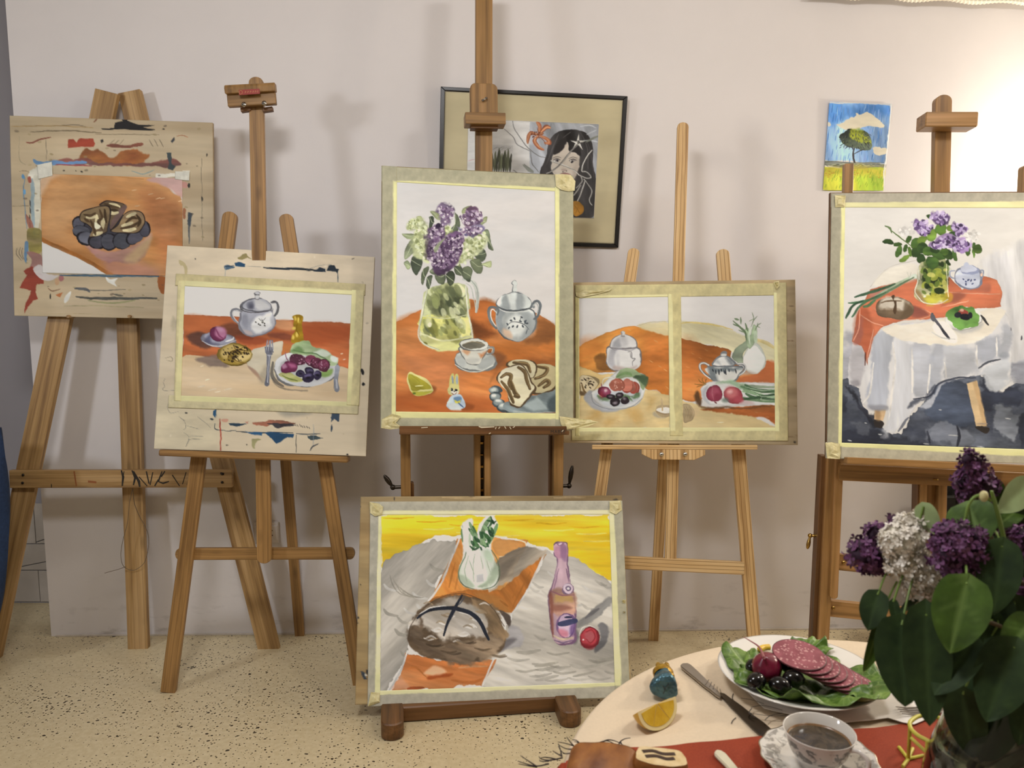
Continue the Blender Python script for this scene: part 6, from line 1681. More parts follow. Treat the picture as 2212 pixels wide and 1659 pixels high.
def p7(C):
    C.z(*Z7)
    C.p([(200, 700), (1150, 700), (1150, 1450), (200, 1450)], 'c9c3bd', tex=.02, sm=False)
    C.p([(635, 775), (1080, 793), (1048, 1400), (620, 1380)], '8d8d90', tex=.1, col2='a5a5a8', ang=1.2, st=4, sm=False); C.p([(630, 960), (700, 980), (690, 1380), (620, 1380)], 'a9a9ac', .7, 10)
    C.p([(240, 760), (640, 775), (630, 960), (640, 1100), (240, 1100)], 'cfc9c3', sm=False); C.p([(390, 925), (525, 930), (520, 1100), (390, 1100)], 'b9b4b0', .9, sm=False)
    for k in range(9):
        x = 395 + k * 14
        C.s_([(x, 1100), (x + 3, 1040), (x + 5 * (k % 3), 980 - 10 * (k % 4))], 17, ['4a4c3a', '5d6048', '3a3c30'][k % 3], .9, .8)
    for k in range(8):
        C.s_([(400 + 14 * k, 960 - 8 * (k % 2)), (430 + 12 * k, 940)], 4, '85827e', .7)
    for q in ([(525, 770), (545, 840), (600, 920), (640, 965), (690, 1000), (740, 1010)], [(470, 830), (530, 880), (560, 930), (640, 965)], [(640, 960), (650, 1040), (690, 1100)], [(770, 790), (760, 900), (790, 960)], [(600, 1050), (660, 1100)], [(530, 1090), (560, 1110)]):
        C.s_(q, 6, '6d6a68', .8, .3)
    C.p([(590, 1050), (640, 1075), (655, 1100), (620, 1095)], '77786f', .9)
    # hair and face
    C.p([(700, 1110), (740, 1000), (760, 900), (810, 845), (880, 825), (960, 835), (1020, 880), (1035, 960), (1040, 1060), (1060, 1200), (1045, 1395), (880, 1390), (720, 1250)], '2b2828', tex=.2, col2='3d3a3a', ang=1.4, st=6); C.s_([(820, 860), (790, 930), (740, 1060)], 8, '55504f', .7); C.s_([(900, 840), (850, 880), (810, 960)], 7, '5a5554', .7); C.s_([(960, 850), (1000, 950), (1010, 1080)], 7, '55504f', .7); C.s_([(1000, 900), (1040, 1060), (1050, 1250)], 8, '4d4848', .7)
    C.p([(785, 985), (800, 960), (870, 910), (890, 970), (930, 985), (950, 1000), (955, 1060), (930, 1130), (890, 1180), (840, 1170), (795, 1120), (775, 1050)], 'cfc2b4', 1, 2, 1.5, .04, 'c4b5a6'); C.p([(780, 985), (820, 960), (870, 905), (885, 960), (850, 975), (800, 995)], '332f2e', .0); C.p([(880, 900), (900, 960), (955, 1000), (950, 960), (920, 910)], '2b2828', 1, 2); C.p([(785, 985), (800, 930), (860, 880), (872, 910), (830, 970)], '2e2a2a', 1, 2)
    C.p([(930, 1020), (955, 1020), (935, 1130), (900, 1170), (910, 1100)], '9f9186', .7, 10); C.p([(785, 1060), (800, 1110), (830, 1150), (800, 1120)], 'a89a8c', .6, 8)
    for x, y in ((808, 1026), (908, 1030)):
        C.s_([(x - 26, y - 16), (x, y - 26), (x + 28, y - 18)], 5, '5a4d48', .8); C.e(x, y, 22, 9, '857c78'); C.e(x, y, 8, 8, '2f2c30'); C.s_([(x - 24, y - 4), (x, y - 12), (x + 24, y - 3)], 5, '3a3230', .9); C.e(x - 12, y + 1, 5, 4, 'd8d0c6')
    C.s_([(858, 1030), (850, 1070), (845, 1085)], 6, 'a5968a', .8); C.e(852, 1092, 18, 9, 'a08a80', a=.8, soft=4); C.e(842, 1096, 4, 3, '4d403c'); C.e(864, 1096, 4, 3, '4d403c')
    C.s_([(830, 1115), (860, 1108), (895, 1118)], 12, '8f6460', .9); C.s_([(835, 1125), (860, 1130), (890, 1122)], 8, 'b08078', .8)
    for q in ([(940, 930), (890, 980), (840, 1040), (780, 1090), (740, 1110)], [(770, 1030), (850, 1060), (920, 1090), (950, 1120)], [(1035, 960), (990, 1020), (970, 1090), (1000, 1100), (1030, 1130), (1000, 1140), (950, 1120)], [(960, 1120), (970, 1160), (930, 1200)], [(980, 1150), (1030, 1220), (1015, 1280), (1035, 1310)], [(990, 1160), (960, 1240), (930, 1300)], [(960, 1190), (920, 1250)]):
        C.s_(q, 8, 'b5b0a8', .95, .3); C.s_([(x + 3, y + 2) for x, y in q], 3, '55504c', .7, .3)
    C.s_([(940, 925), (880, 985), (820, 1060), (760, 1100)], 5, '4d4642', .8, .2)
    # blossoms
    for a in range(5):
        t = -1.5 + a * 1.256
        C.p([(943 + 10 * math.cos(t - .8), 912 + 10 * math.sin(t - .8)), (943 + 52 * math.cos(t), 912 + 52 * math.sin(t)), (943 + 10 * math.cos(t + .8), 912 + 10 * math.sin(t + .8))], 'd8d3c8', sm=False); C.s_([(943, 912), (943 + 40 * math.cos(t), 912 + 40 * math.sin(t))], 2.5, '8a857c', .8)
    C.e(943, 912, 5, 5, '6a655c')
    for q, w in (([(690, 870), (700, 810), (680, 780)], 24), ([(700, 850), (740, 815), (765, 820)], 26), ([(690, 860), (640, 850), (625, 880), (622, 915)], 24), ([(700, 870), (745, 890), (760, 915), (730, 915)], 24), ([(690, 870), (665, 900), (690, 940), (725, 958)], 24), ([(690, 860), (720, 850)], 20)):
        C.s_(q, w, 'a8563a', .95, .6); C.s_(q, w * .45, 'cf9068', .85, .6)
    C.scat([(640, 845), (690, 840), (720, 880), (660, 890)], 14, 4, ['6d3424'], 3)
    for q in ([(690, 870), (720, 810), (750, 800)], [(690, 870), (680, 815)], [(690, 875), (720, 900), (735, 930)]):
        C.s_(q, 4, '7a4030', .9)
    C.p([(905, 1300), (940, 1290), (975, 1315), (980, 1350), (950, 1380), (915, 1375)], 'c48a3c', tex=.12, col2='a8702a', edge=.2)
    for a in range(6):
        C.s_([(940, 1335), (940 + 34 * math.cos(a), 1335 + 36 * math.sin(a))], 5, '8a5a20', .8)
    for q in ([(980, 900), (1040, 890), (1075, 860)], [(1000, 860), (1060, 830)], [(1030, 900), (1070, 910)], [(960, 810), (1020, 800), (1060, 820)]):
        C.s_(q, 9, 'bcbcbc', .7)
    C.s_([(1000, 905), (1050, 880), (1075, 870)], 14, '77786c', .9); C.s_([(240, 1030), (280, 1020)], 5, 'b08a8a', .8)


C7 = Canvas(quad(pf, zq(*Z7, [(92, 585), (1235, 643), (1180, 1560), (72, 1525)]), -.006), 3.5, 'b9a987', GAIN[7])
mat_paint(C7)
C7.build('mount', M['paper'], fr, .003, pf.n)
C7 = Canvas(quad(pf, zq(*Z7, [(240, 758), (1079, 793), (1047, 1398), (226, 1378)]), -.0048), 1.1, 'c9c3bd', GAIN[7])
p7(C7)
C7.build('pencil_drawing', M['paper'], fr, .0006, pf.n)
# bevelled lip of the mount around the drawing, and the glass
lip = quad(pf, zq(*Z7, [(240, 758), (1079, 793), (1047, 1398), (226, 1378)]), -.0045)
bm = bmesh.new()
for a, b in names:
    d_ = (lip[b] - lip[a]).normalized()
    m_ = pf.n.cross(d_) * -.0016
    v = [bm.verts.new(p) for p in (lip[a], lip[b], lip[b] + m_ + pf.n * .001, lip[a] + m_ + pf.n * .001)]
    bm.faces.new(v)
mesh_obj('mount_bevel', bm, plain('mount_white', 'd8d2c4', .8), fr)
s = NT('picture_glass')
for nd in list(s.t.nodes):
    if nd.type == 'BSDF_PRINCIPLED':
        s.t.nodes.remove(nd)
tr, gl, mx, lw = s.n('ShaderNodeBsdfTransparent'), s.n('ShaderNodeBsdfGlossy'), s.n('ShaderNodeMixShader'), s.n('ShaderNodeFresnel')
gl.inputs['Roughness'].default_value = 0.02
lw.inputs['IOR'].default_value = 1.45
s.l(lw.outputs[0], mx.inputs[0]); s.l(tr.outputs[0], mx.inputs[1]); s.l(gl.outputs[0], mx.inputs[2])
s.l(mx.outputs[0], s.t.nodes['Material Output'].inputs[0])
M['glass_pane'] = s.m
gq = [c + (ctr - c).normalized() * w_f * .9 - pf.n * .003 for c in fcor]
bm = bmesh.new()
bm.faces.new([bm.verts.new(p - ctr) for p in gq])
mesh_obj('glass_pane', bm, M['glass_pane'], fr, T(ctr))

# ---- crayon drawing of a tree taped to the wall
Z8 = (1740, 0, 3.771)


def p8(C):
    C.z(*Z8)
    C.p([(100, 800), (740, 800), (740, 1600), (100, 1600)], 'e0d9c8', sm=False, tex=.01)
    C.p([(188, 832), (698, 848), (650, 1330), (150, 1310)], '84a8d0', col2='a3c0dc', tex=.1, ang=1.45, st=6, sm=False); C.p([(190, 832), (698, 848), (690, 960), (560, 940), (400, 930), (250, 1000), (175, 1000)], '3f74b0', .75, 26, 4, .12, '4a80bc', 1.3, 4)
    r = np.random.default_rng(2)
    for k in range(170):
        x, y = 160 + 530 * r.random(), 840 + 460 * r.random()
        C.s_([(x, y), (x - 8, y + 30 + 50 * r.random())], 5, ['2f62a4', 'b9cfe2', '4d84bf', '1f4f94', '8aa2cf', '7d8ec0'][k % 6], .65)
    C.p([(240, 1010), (300, 985), (350, 970), (420, 930), (490, 915), (530, 935), (600, 970), (650, 1015), (640, 1040), (500, 1035), (400, 1050), (320, 1065), (270, 1045)], 'd8ccae', sm=False, warp=3, tex=.03); C.p([(180, 1005), (205, 1005), (215, 1025), (195, 1035)], 'dcd2b8'); C.p([(545, 1215), (590, 1190), (630, 1200), (665, 1215), (660, 1250), (590, 1265), (550, 1250)], 'd8ccae', warp=3)
    # tree
    C.p([(280, 1130), (310, 1090), (350, 1060), (430, 1060), (500, 1080), (530, 1120), (520, 1180), (470, 1210), (400, 1220), (330, 1190)], '57604a', tex=.2, col2='3a3f3c', warp=4); C.p([(370, 1070), (450, 1065), (520, 1100), (525, 1140), (460, 1130), (400, 1120)], 'b9bf3c', .9, 8, 5, .15, '8fa83a')
    for k in range(90):
        x, y = 290 + 230 * r.random(), 1080 + 120 * r.random()
        C.s_([(x, y), (x + 18 * (x - 400) / 120, y + 14)], 6, ['2a2c2e', '454a44', '6f7a4c', '55585a'][k % 4], .8)
    for k in range(26):
        t = 2 * math.pi * k / 26
        C.s_([(400 + 105 * math.cos(t), 1140 + 62 * math.sin(t)), (400 + 128 * math.cos(t), 1140 + 80 * math.sin(t))], 5, '33363a', .7)
    C.s_([(395, 1210), (390, 1260), (395, 1320), (408, 1365)], 15, '4a4642', 1, .3); C.s_([(392, 1260), (430, 1235), (480, 1215)], 7, '3f3c3a', .9); C.s_([(340, 1190), (375, 1200), (395, 1225)], 7, '3a3a3c', .9)
    # land
    C.p([(150, 1315), (250, 1325), (400, 1320), (645, 1330), (645, 1365), (400, 1372), (150, 1350)], 'a5a68a', tex=.15, col2='77796c', st=6); C.s_([(150, 1325), (250, 1318), (400, 1330), (640, 1322)], 6, '55584e', .8)
    for k in range(40):
        x = 150 + 490 * r.random()
        C.s_([(x, 1335 + 20 * r.random()), (x + 30, 1335 + 20 * r.random())], 6, ['45483f', '5d6054', 'c3c39a'][k % 3], .7)
    C.p([(145, 1355), (400, 1372), (645, 1368), (636, 1552), (143, 1548)], 'c9c845', tex=.1, col2='a9c243', ang=1.4, st=5, sm=False); C.p([(145, 1355), (645, 1370), (640, 1430), (145, 1420)], 'dcc648', .8, 14, 4, .08)
    for k in range(120):
        x, y = 148 + 485 * r.random(), 1400 + 140 * r.random()
        C.s_([(x, y), (x + 10, y - 30)], 4, ['7fa032', '5d8a30', 'd8d05a', '9cb83c'][k % 4], .7)
    for k in range(16):
        x, y = 155 + 470 * r.random(), 1385 + 60 * r.random()
        C.s_([(x, y), (x + 16, y + 2)], 5, 'c27a34', .8)
    C.p([(195, 826), (706, 846), (700, 856), (190, 838)], 'e4ddcd', .9, sm=False); C.p([(692, 846), (708, 846), (640, 1555), (630, 1555)], 'e2dccc', .95, sm=False)


Q8 = zq(*Z8, [(195, 828), (706, 848), (636, 1555), (142, 1550)])
painting(8, 'small crayon drawing of a lone tree under a white cloud on the wall', 'drawing', Q8, GAIN[8], 1.0, p8, 'e0d9c8', 'crayon_drawing')


# ---------------------------------------------------------------- easels
def screw(parent, p, n, r=0.006, mat=None, name='screw'):
    bm = lathe_bm([(r, 0), (r, r * .35), (r * .6, r * .7), (0.0005, r * .8)], 12, cap0=True, cap1=True)
    s = box_bm(r * 1.3, r * .22, r * .3)
    mesh_obj(name, bm, mat or M['steel'], parent, aim(p, n), 40)
    mesh_obj(name + '_slot', s, M['black_paint'], parent, aim(Vector(p) + Vector(n) * r * .75, n, .6))


def ribbon(name, parent, pl, strokes, mat, off, label=None):
    """thin painted marks, one object per stroke: strokes = [(points, width px)]"""
    for pts, w in strokes:
        bm = bmesh.new()
        q = [pl.at(x, y, off) for x, y in pts]
        n = len(q)
        pv = None
        for i, p in enumerate(q):
            d = (q[min(i + 1, n - 1)] - q[max(i - 1, 0)]).normalized()
            s = d.cross(pl.n) * (w * depth(p) / F_PX / 2) * (0.55 if i in (0, n - 1) else 1.0)
            a = [bm.verts.new(p - s), bm.verts.new(p + s)]
            if pv:
                bm.faces.new((pv[0], pv[1], a[1], a[0]))
            pv = a
        mesh_obj(name, bm, mat, parent, label=label)


# easel A: three planks and a crossbar
PA = Plane((-1.45, 2.872, 0), 2.5, 3.0)
eA = thing('easel', 'tall easel of three rough pine planks leaning on the wall left of all others', 'easel', PA.p)
n_t = 0.026
pbar('leg', eA, PA, (233, 199), (-22, 1420), 47, n_t, M['pine'])
pbar('leg', eA, PA, (281, 199), (583, 1405), 46, n_t, M['pine'], off=-0.028)
pbar('leg', eA, PA, (262, 262), (301, 1418), 43, n_t, M['pine'], off=-0.056)
cb_ = pbar('crossbar', eA, PA, (24, 1034), (503, 1033), 38, 0.024, M['pine'], off=0.026)
for x, y in ((50, 1026), (49, 1043), (480, 1024), (480, 1042)):
    screw(cb_, PA.at(x, y, .039), PA.n, .005, M['dark_metal'])
M['black_paint_matt'] = plain('black_paint_marks', '2a241d', .7)
marks = [([(262, 1016), (266, 1030), (264, 1050)], 5), ([(268, 1018), (264, 1040)], 3), ([(285, 1016), (292, 1032), (288, 1048)], 5), ([(288, 1018), (300, 1040), (302, 1052)], 6), ([(300, 1030), (318, 1050)], 4), ([(316, 1018), (322, 1045)], 5), ([(330, 1020), (324, 1048)], 4), ([(342, 1036), (334, 1050)], 5), ([(350, 1018), (342, 1040), (352, 1044), (365, 1040)], 4), ([(356, 1018), (348, 1030)], 5), ([(372, 1026), (388, 1050)], 4), ([(402, 1020), (394, 1046)], 3), ([(410, 1020), (404, 1048)], 3), ([(111, 1046), (111, 1053)], 3), ([(476, 1022), (484, 1024)], 8)]
ribbon('paint_mark', cb_, PA, marks, M['black_paint_matt'], .0386)
ribbon('paint_mark', cb_, PA, [([(160, 1018), (165, 1050)], 5), ([(190, 1040), (208, 1042)], 8)], plain('red_brown_mark', '94582f', .7), .0386)
loop = catmull([PA.at(x, y, o) for x, y, o in [(287, 1054, .02), (280, 1085, .012), (275, 1130, .006), (266, 1165, .004), (261, 1195, .004), (264, 1218, .0), (275, 1229, -.03), (292, 1231, -.03), (312, 1215, -.03), (320, 1185, -.02), (321, 1160, -.02), (314, 1138, -.02), (300, 1112, -.03), (290, 1085, -.02), (287, 1054, .02)]], 6)
mesh_obj('string_loop', tube_bm(loop, .0011, 5), plain('grey_string', '6d5f4e', .9), eA, label='thin string loop hanging from the crossbar')
mesh_obj('string_loop', tube_bm(catmull([PA.at(x, y, -.02) for x, y in [(272, 1224), (255, 1230), (240, 1234), (226, 1238)]], 4), .0011, 5), plain('grey_string_end', '6d5f4e', .9), eA)
# board pegs
for x in (160, 290):
    a = PA.at(x, 684, .012)
    mesh_obj('board_peg', tube_bm([a, a + PA.n * .045], .006, 10), M['pine'], eA)

# easel B: honey pine tripod with a sliding mast
PB = Plane((-0.85, 2.612, 0), 5.6, 4.81)
eB = thing('easel', 'honey coloured pine easel with a tilted wooden clamp and red sticker on its mast', 'easel', PB.p)
pbar('leg', eB, PB, (499, 458), (364, 1494), 31, .022, M['honey'], round0=True)
pbar('leg', eB, PB, (617, 463), (779, 1487), 29, .022, M['honey'], round0=True)
a, b = PB.at(585, 600, -.035), atz(648, 1372, 0)
bar('leg', eB, a, b, .038, .022, PB.n, M['honey'])
pbar('crossbar', eB, PB, (380, 1196), (767, 1195), 25, .02, M['honey'], off=-.021, round0=True, round1=True)
pbar('mast', eB, PB, (554, 168), (572, 1216), 30, .022, M['honey'], off=.0225, round0=True, round1=True)
P2s = PL[2]
led = bar('ledge', eB, P2s.at(351, 977, -.03), P2s.at(754, 992, -.03), .022, .075, P2s.n, M['honey'], bev=.004)
cl = pbar('clamp_block', eB, PB, (492, 214), (596, 208), 36, .02, M['beech'], off=.055, bev=.002)
pts = [(-.0, .0), (.026, -.006), (.034, .02), (.030, .036), (.0, .036)]
pA_, pB_ = PB.at(490, 199, .05), PB.at(598, 193, .05)
xx = (pB_ - pA_).normalized()
cap_ = mesh_obj('clamp_lip', prism([(0, -.012), (.03, -.016), (.034, .002), (.028, .014), (0, .016)], 0, (pB_ - pA_).length, .002), M['beech'], eB,
                frame_matrix(pA_, PB.n, xx, PB.n.cross(xx)))
for x in (527, 571):
    screw(cl, PB.at(x, 226 - (x - 527) * .06, .0655), PB.n, .0085)
for x0 in (533, 580):
    pbar('clamp_jaw', eB, PB, (x0 - 12, 239), (x0 + 10, 236), 9, .02, M['walnut'], off=.03)
red = pbar('sticker', cap_, PB, (516, 200), (561, 197), 11, .0008, plain('red_sticker', '8f2a22', .4), off=.0865, bev=0)
red['label'] = 'small red sticker'
gold = plain('sticker_print', 'c08a5a', .5)
for i_, (x, w) in enumerate(((529, 5), (535, 4), (540, 5), (546, 4), (551, 5), (556, 3))):
    ribbon('sticker_letter', cap_, PB, [([(x, 201.5 - i_ * .35), (x + 1, 196.5 - i_ * .35)], 1.2), ([(x, 199 - i_ * .35), (x + w * .7, 198.6 - i_ * .35)], 1.2)], gold, .0872)
ring_ = [PB.at(520 + 3.6 * math.cos(t), 199.5 + 4 * math.sin(t), .0872) for t in [2 * math.pi * k / 14 for k in range(14)]]
mesh_obj('sticker_emblem', tube_bm(ring_, .0008, 4, True), gold, cap_)

# easel C: big studio easel
YC = 8.66
PU = Plane((-0.1, 2.705, 0), 0, YC)
PM = Plane(Vector((-0.1, 2.705, .94)), 5.0, YC)
eC = thing('easel', 'big brown studio easel whose tall mast runs past the top of the view', 'easel', PU.p)
bdir = Vector((-math.sin(math.radians(YC)), math.cos(math.radians(YC)), 0))
rdir = Vector((math.cos(math.radians(YC)), math.sin(math.radians(YC)), 0))
H_R = .056
fl = atz(848, 1602, 0)
frr = atz(1236, 1574, 0)
# fronts are rounded
prof = [(-.036, 0), (.036, 0), (.036, H_R), (-.036, H_R)]
for f0 in (fl, frr):
    pts = []
    for k in range(11):
        t = math.pi * k / 10
        pts.append((.036 * math.cos(t), -.03 * math.sin(t) + .03))
    pts += [(-.036, .62), (.036, .62)]
    bm = prism(pts, 0, H_R, .004)
    mesh_obj('runner', bm, M['walnut'], eC, frame_matrix(f0 + Vector((0, 0, H_R)), rdir, Vector((0, 0, -1)), bdir))
a = fl + bdir * .125 + Vector((0, 0, .028)) + rdir * .03
b = frr + bdir * .125 + Vector((0, 0, .028)) - rdir * .03
bar('base_crossbar', eC, a, b, .045, .052, Vector((0, 0, 1)), M['walnut'], bev=.004)
a = fl + bdir * .46 + Vector((0, 0, .028)) + rdir * .03
b = frr + bdir * .46 + Vector((0, 0, .028)) - rdir * .03
bar('base_crossbar', eC, a, b, .045, .052, Vector((0, 0, 1)), M['walnut'], bev=.004)
for x0, x1, w in ((876, 874, 21), (1205, 1203, 21)):
    top, bot = PU.at(x0, 926), PU.at(x1, 1070)
    bot2 = Vector((bot.x, bot.y, .05))
    bar('upright', eC, top + Vector((0, 0, .12)), bot2, w * depth(bot) / F_PX, .04, PU.n, M['beech'])
for x0, w, o in ((889, 10, -.03), (1190, 8, -.03)):
    top, bot = PU.at(x0, 1041 if x0 < 1000 else 940, o), PU.at(x0, 1072, o)
    bar('side_rail', eC, top, Vector((bot.x, bot.y, .05)), w * depth(bot) / F_PX, .03, PU.n, M['walnut'], round0=x0 < 1000)
for x0, w in ((1030, 13), (1052, 14)):
    top, bot = PU.at(x0, 900), PU.at(x0, 1072)
    bar('centre_rail', eC, top, Vector((bot.x, bot.y, .08)), w * depth(bot) / F_PX, .035, PU.n, M['beech'])
a = PU.at(1041, 905, -.02)
bar('ratchet_strip', eC, a, Vector((a.x, a.y, .3)), .018, .01, PU.n, M['dark_metal'])
for k in range(7):
    a = PU.at(1040.5, 957 + k * 25.5, -.008)
    bar('ratchet_tooth', eC, a - rdir * .007, a + rdir * .007, .006 if k % 2 else .010, .006, PU.n, M['brass'])
a, b = PU.at(876, 1000, -.03), PU.at(1205, 1000, -.03)
za = .42
bar('lower_rail', eC, Vector((a.x, a.y, za)), Vector((b.x, b.y, za)), .06, .025, PU.n, M['beech'])
P3s = PL[3]
bar('ledge', eC, P3s.at(863, 933, -.03), P3s.at(1223, 934, -.03), .014, .10, P3s.n, M['walnut'], bev=.002)
lipc = bar('ledge_lip', eC, P3s.at(862.5, 929.5, .017), P3s.at(1223.5, 929.5, .017), 18 * depth(P3s.at(1040, 930)) / F_PX, .012, P3s.n, M['walnut'], bev=.002)
# maker's name stamped into the lip
tc = bpy.data.curves.new('maker_stamp', 'FONT')
tc.body = 'MABEF'
tc.size = .016
tc.extrude = .0004
tc.space_character = 1.15
tc.resolution_u = 3
tmp = bpy.data.objects.new('tmp_text', tc)
me_ = bpy.data.meshes.new_from_object(tmp)
bpy.data.objects.remove(tmp)
to = link(bpy.data.objects.new('maker_stamp', me_))
q0 = P3s.at(1189, 936, .0236)
ux = (P3s.at(1222, 936, .0236) - q0).normalized()
place(to, lipc, frame_matrix(q0, ux, P3s.n.cross(ux), P3s.n))
me_.materials.clear()
me_.materials.append(M['black_paint_matt'])
M['tape_scrap'] = plain('tape_scrap', 'd8cfb4', .5)
for q in ([(1034, 921), (1040, 923), (1068, 922)], [(1072, 922), (1070, 927)], [(1080, 922), (1077, 926)], [(1090, 921), (1093, 926)], [(1101, 922), (1104, 927)], [(1112, 921), (1108, 924)], [(910, 924), (924, 923)], [(1213, 933), (1217, 929)], [(1056, 937), (1060, 935)]):
    ribbon('tape_scrap', lipc, P3s, [(q, 3.2)], M['tape_scrap'], .0238)
# crank handles
for sx, x, y, up in ((-1, 866, 1052, (-.030, .045)), (1, 1213, 1050, (.012, .075))):
    p = PU.at(x, y, .0)
    e = p + rdir * sx * .028
    ck = mesh_obj('crank_axle', tube_bm([p, e], .0065, 10), M['dark_metal'], eC)
    mesh_obj('crank_knuckle', sphere_bm(.010, 12, 8), M['dark_metal'], eC, T(e), True)
    h = e + rdir * up[0] * 1.0 + Vector((0, 0, up[1]))
    pts = [e.lerp(h, t) for t in (0, .15, .4, .65, .88, 1)]
    mesh_obj('crank_grip', tube_bm(pts, [.004, .005, .0085, .009, .0065, .003], 10), M['dark_metal'], eC, smooth=40)
# mast and top holder
ma, mb = PM.at(1045, -60), PM.at(1044, 940)
bar('mast', eC, ma, mb, 36 * depth(PM.at(1045, 300)) / F_PX, .03, PM.n, M['beech'])
s_ = depth(PM.at(1045, 220, .03)) / F_PX

pts = [(29.5, 0)] + [(17.5 + 12 * math.cos(t), 54 + 12 * math.sin(t)) for t in [math.pi / 2 * k / 6 for k in range(7)]]
pts += [(-17.5 - 12 * math.sin(t), 54 + 12 * math.cos(t)) for t in [math.pi / 2 * k / 6 for k in range(7)]] + [(-29.5, 0)]
pts = [(x * s_, y * s_) for x, y in pts]
o_ = PM.at(1045, 250, .034)
hd = mesh_obj('mast_holder', prism(pts, -.016, .016, .002), M['beech'], eC, frame_matrix(o_, PM.u, -PM.n, PM.v))
bar('holder_lip', eC, PM.at(1003.5, 260, .05), PM.at(1090, 261.5, .05), 24 * s_, .06, PM.n, M['beech'], bev=.002)
bar('holder_step', eC, PM.at(1016, 276, .04), PM.at(1075, 277, .04), 8 * s_, .04, PM.n, M['walnut'], bev=.001)
wn = PM.at(1046, 216, .052)
mesh_obj('wing_nut', tube_bm([wn - PM.n * .004, wn + PM.n * .010], .004, 8), M['steel'], hd)
for sx in (-1, 1):
    mesh_obj('wing', box_bm(.008, .003, .006, .001), M['dark_metal'], hd, T(wn + PM.n * .008 + PM.u * sx * .006 + PM.v * sx * .004))

# easel D: striped pine lyre easel
PD = Plane((0.60, 2.640, 0), 7.0, -6.4)
eD = thing('easel', 'light striped pine easel with rounded leg tops and a low crossbar', 'easel', PD.p)


def down(pl, p0, p1):
    """extend the line p0->p1 on a plane to the floor, returns the floor point"""
    a, b = pl.at(*p0), pl.at(*p1)
    return a + (b - a) * (a.z / (a.z - b.z))


def legbar(e, pl, p0, p1, wpx, t, mat, off=0.0, **k):
    a = pl.at(*p0, off=off)
    q = pl.shifted(off)
    b = down(q, p0, p1)
    return bar('leg', e, a, b, wpx * depth(pl.at(*p1)) / F_PX, t, pl.n, mat, **k)


legbar(eD, PD, (1370, 537), (1310, 970), 25, .022, M['pine_line'], round0=True)
legbar(eD, PD, (1560, 539), (1617, 1240), 27.5, .022, M['pine_line'], round0=True)
a, b = PD.at(1447, 760, -.03), atz(1411, 1382, 0)
bar('leg', eD, a, b, .040, .022, PD.n, M['pine_line'])
pbar('mast', eD, PD, (1475, 266), (1448, 1210), 24, .022, M['pine_line'], off=-.0, round0=True)
pbar('crossbar', eD, PD, (1286, 1212), (1607, 1227), 27, .02, M['pine_line'], off=.005)
P4s = PL[4]
bar('ledge', eD, P4s.at(1279, 965.5, -.02), P4s.at(1632, 966, -.02), .016, .075, P4s.n, M['pine_line'], bev=.002)
s4 = depth(P4s.at(1454, 982)) / F_PX
br = mesh_obj('ledge_bracket', prism([(x * s4, y * s4) for x, y in ((-67, 11), (-67, 0), (-44, -11), (44, -11), (67, 0), (67, 11))], -.01, .01, .0015), M['pine_line'], eD,
              frame_matrix(P4s.at(1454, 982, .006), P4s.u, -P4s.n, P4s.v))
for x in (1429, 1480):
    screw(br, P4s.at(x, 981, .0163), P4s.n, .0075)

# easel E: heavy H-frame at the right
PE = Plane((1.25, 2.515, 0), 2.5, -6.15)
eE = thing('easel', 'heavy orange-brown H-frame easel standing behind the lilac bouquet', 'easel', PE.p)


def dbar(name, p0, p1, wpx, t, off=0.0, mat='orange_beech'):
    q = PE.shifted(off)
    a = q.at(*p0)
    b = down(q, p0, p1)
    return bar(name, eE, a, b, wpx * depth(q.at(*p1)) / F_PX, t, PE.n, M[mat])


dbar('upright', (1777, 983), (1757, 1378), 13, .05, -.01, 'walnut')
dbar('upright', (1795, 985), (1775, 1378), 23, .045, .01)
pbar('slide_bar', eE, PE, (1812, 985), (1799, 1292), 17, .022, M['orange_beech'], off=.036, round1=True)
pbar('wide_rail', eE, PE, (1812, 1019), (2275, 1042), 36, .022, M['orange_beech'], off=.062)
P5s = PL[5]
bar('ledge', eE, P5s.at(1822, 994, -.005), P5s.at(2275, 1015, -.005), .022, .07, P5s.n, M['orange_beech'], bev=.002)
pbar('rail', eE, PE, (1795, 1211), (2275, 1262), 36, .02, M['orange_beech'], off=.0)
pbar('rail', eE, PE, (1785, 1312), (2275, 1362), 36, .02, M['orange_beech'], off=.0)
screw(eE, PE.at(1800, 1313, .0105), PE.n, .006, M['brass'])
screw(eE, PE.at(1822, 1215, .0105), PE.n, .006, M['brass'])
dbar('post', (1981, 1000), (1979, 1110), 8, .05, .02, 'walnut')
dbar('post', (1990, 1000), (1988, 1110), 14, .05, .03)
dbar('post', (2008, 1000), (2006, 1110), 24, .02, .015)
dbar('post', (2031, 1000), (2029, 1110), 17, .05, .03)
dbar('upright', (2268, 983), (2250, 1378), 24, .045, .01)
nl = P5s.at(2022, 1035, 0)
mesh_obj('nail', tube_bm([PE.at(2017, 1036, .073), PE.at(2026, 1036, .085)], .003, 8), M['brass'], eE)
M['dark_top'] = wood('backlit_beech', '8e6d49', '7a5b3a', '553c22', 0.25, 0.45, False, 9)
pbar('mast', eE, PE, (2035, 207), (2020, 1030), 33, .03, M['orange_beech'], off=-.02, round0=True)
a, b = PE.at(1989, 264, .02), PE.at(2101, 264, .02)
bar('mast_block', eE, a, b, 31 * depth(a) / F_PX, .075, PE.n, M['orange_beech'], bev=.003)
pbar('stub', eE, PE, (1832, 355), (1828, 520), 18, .03, M['orange_beech'], off=-.005)
pbar('stub', eE, PE, (2216, 357), (2208, 520), 22, .03, M['orange_beech'], off=-.005, round0=True)
p = PE.at(1766, 1157, -.01)
e = PE.at(1750, 1157, -.01)
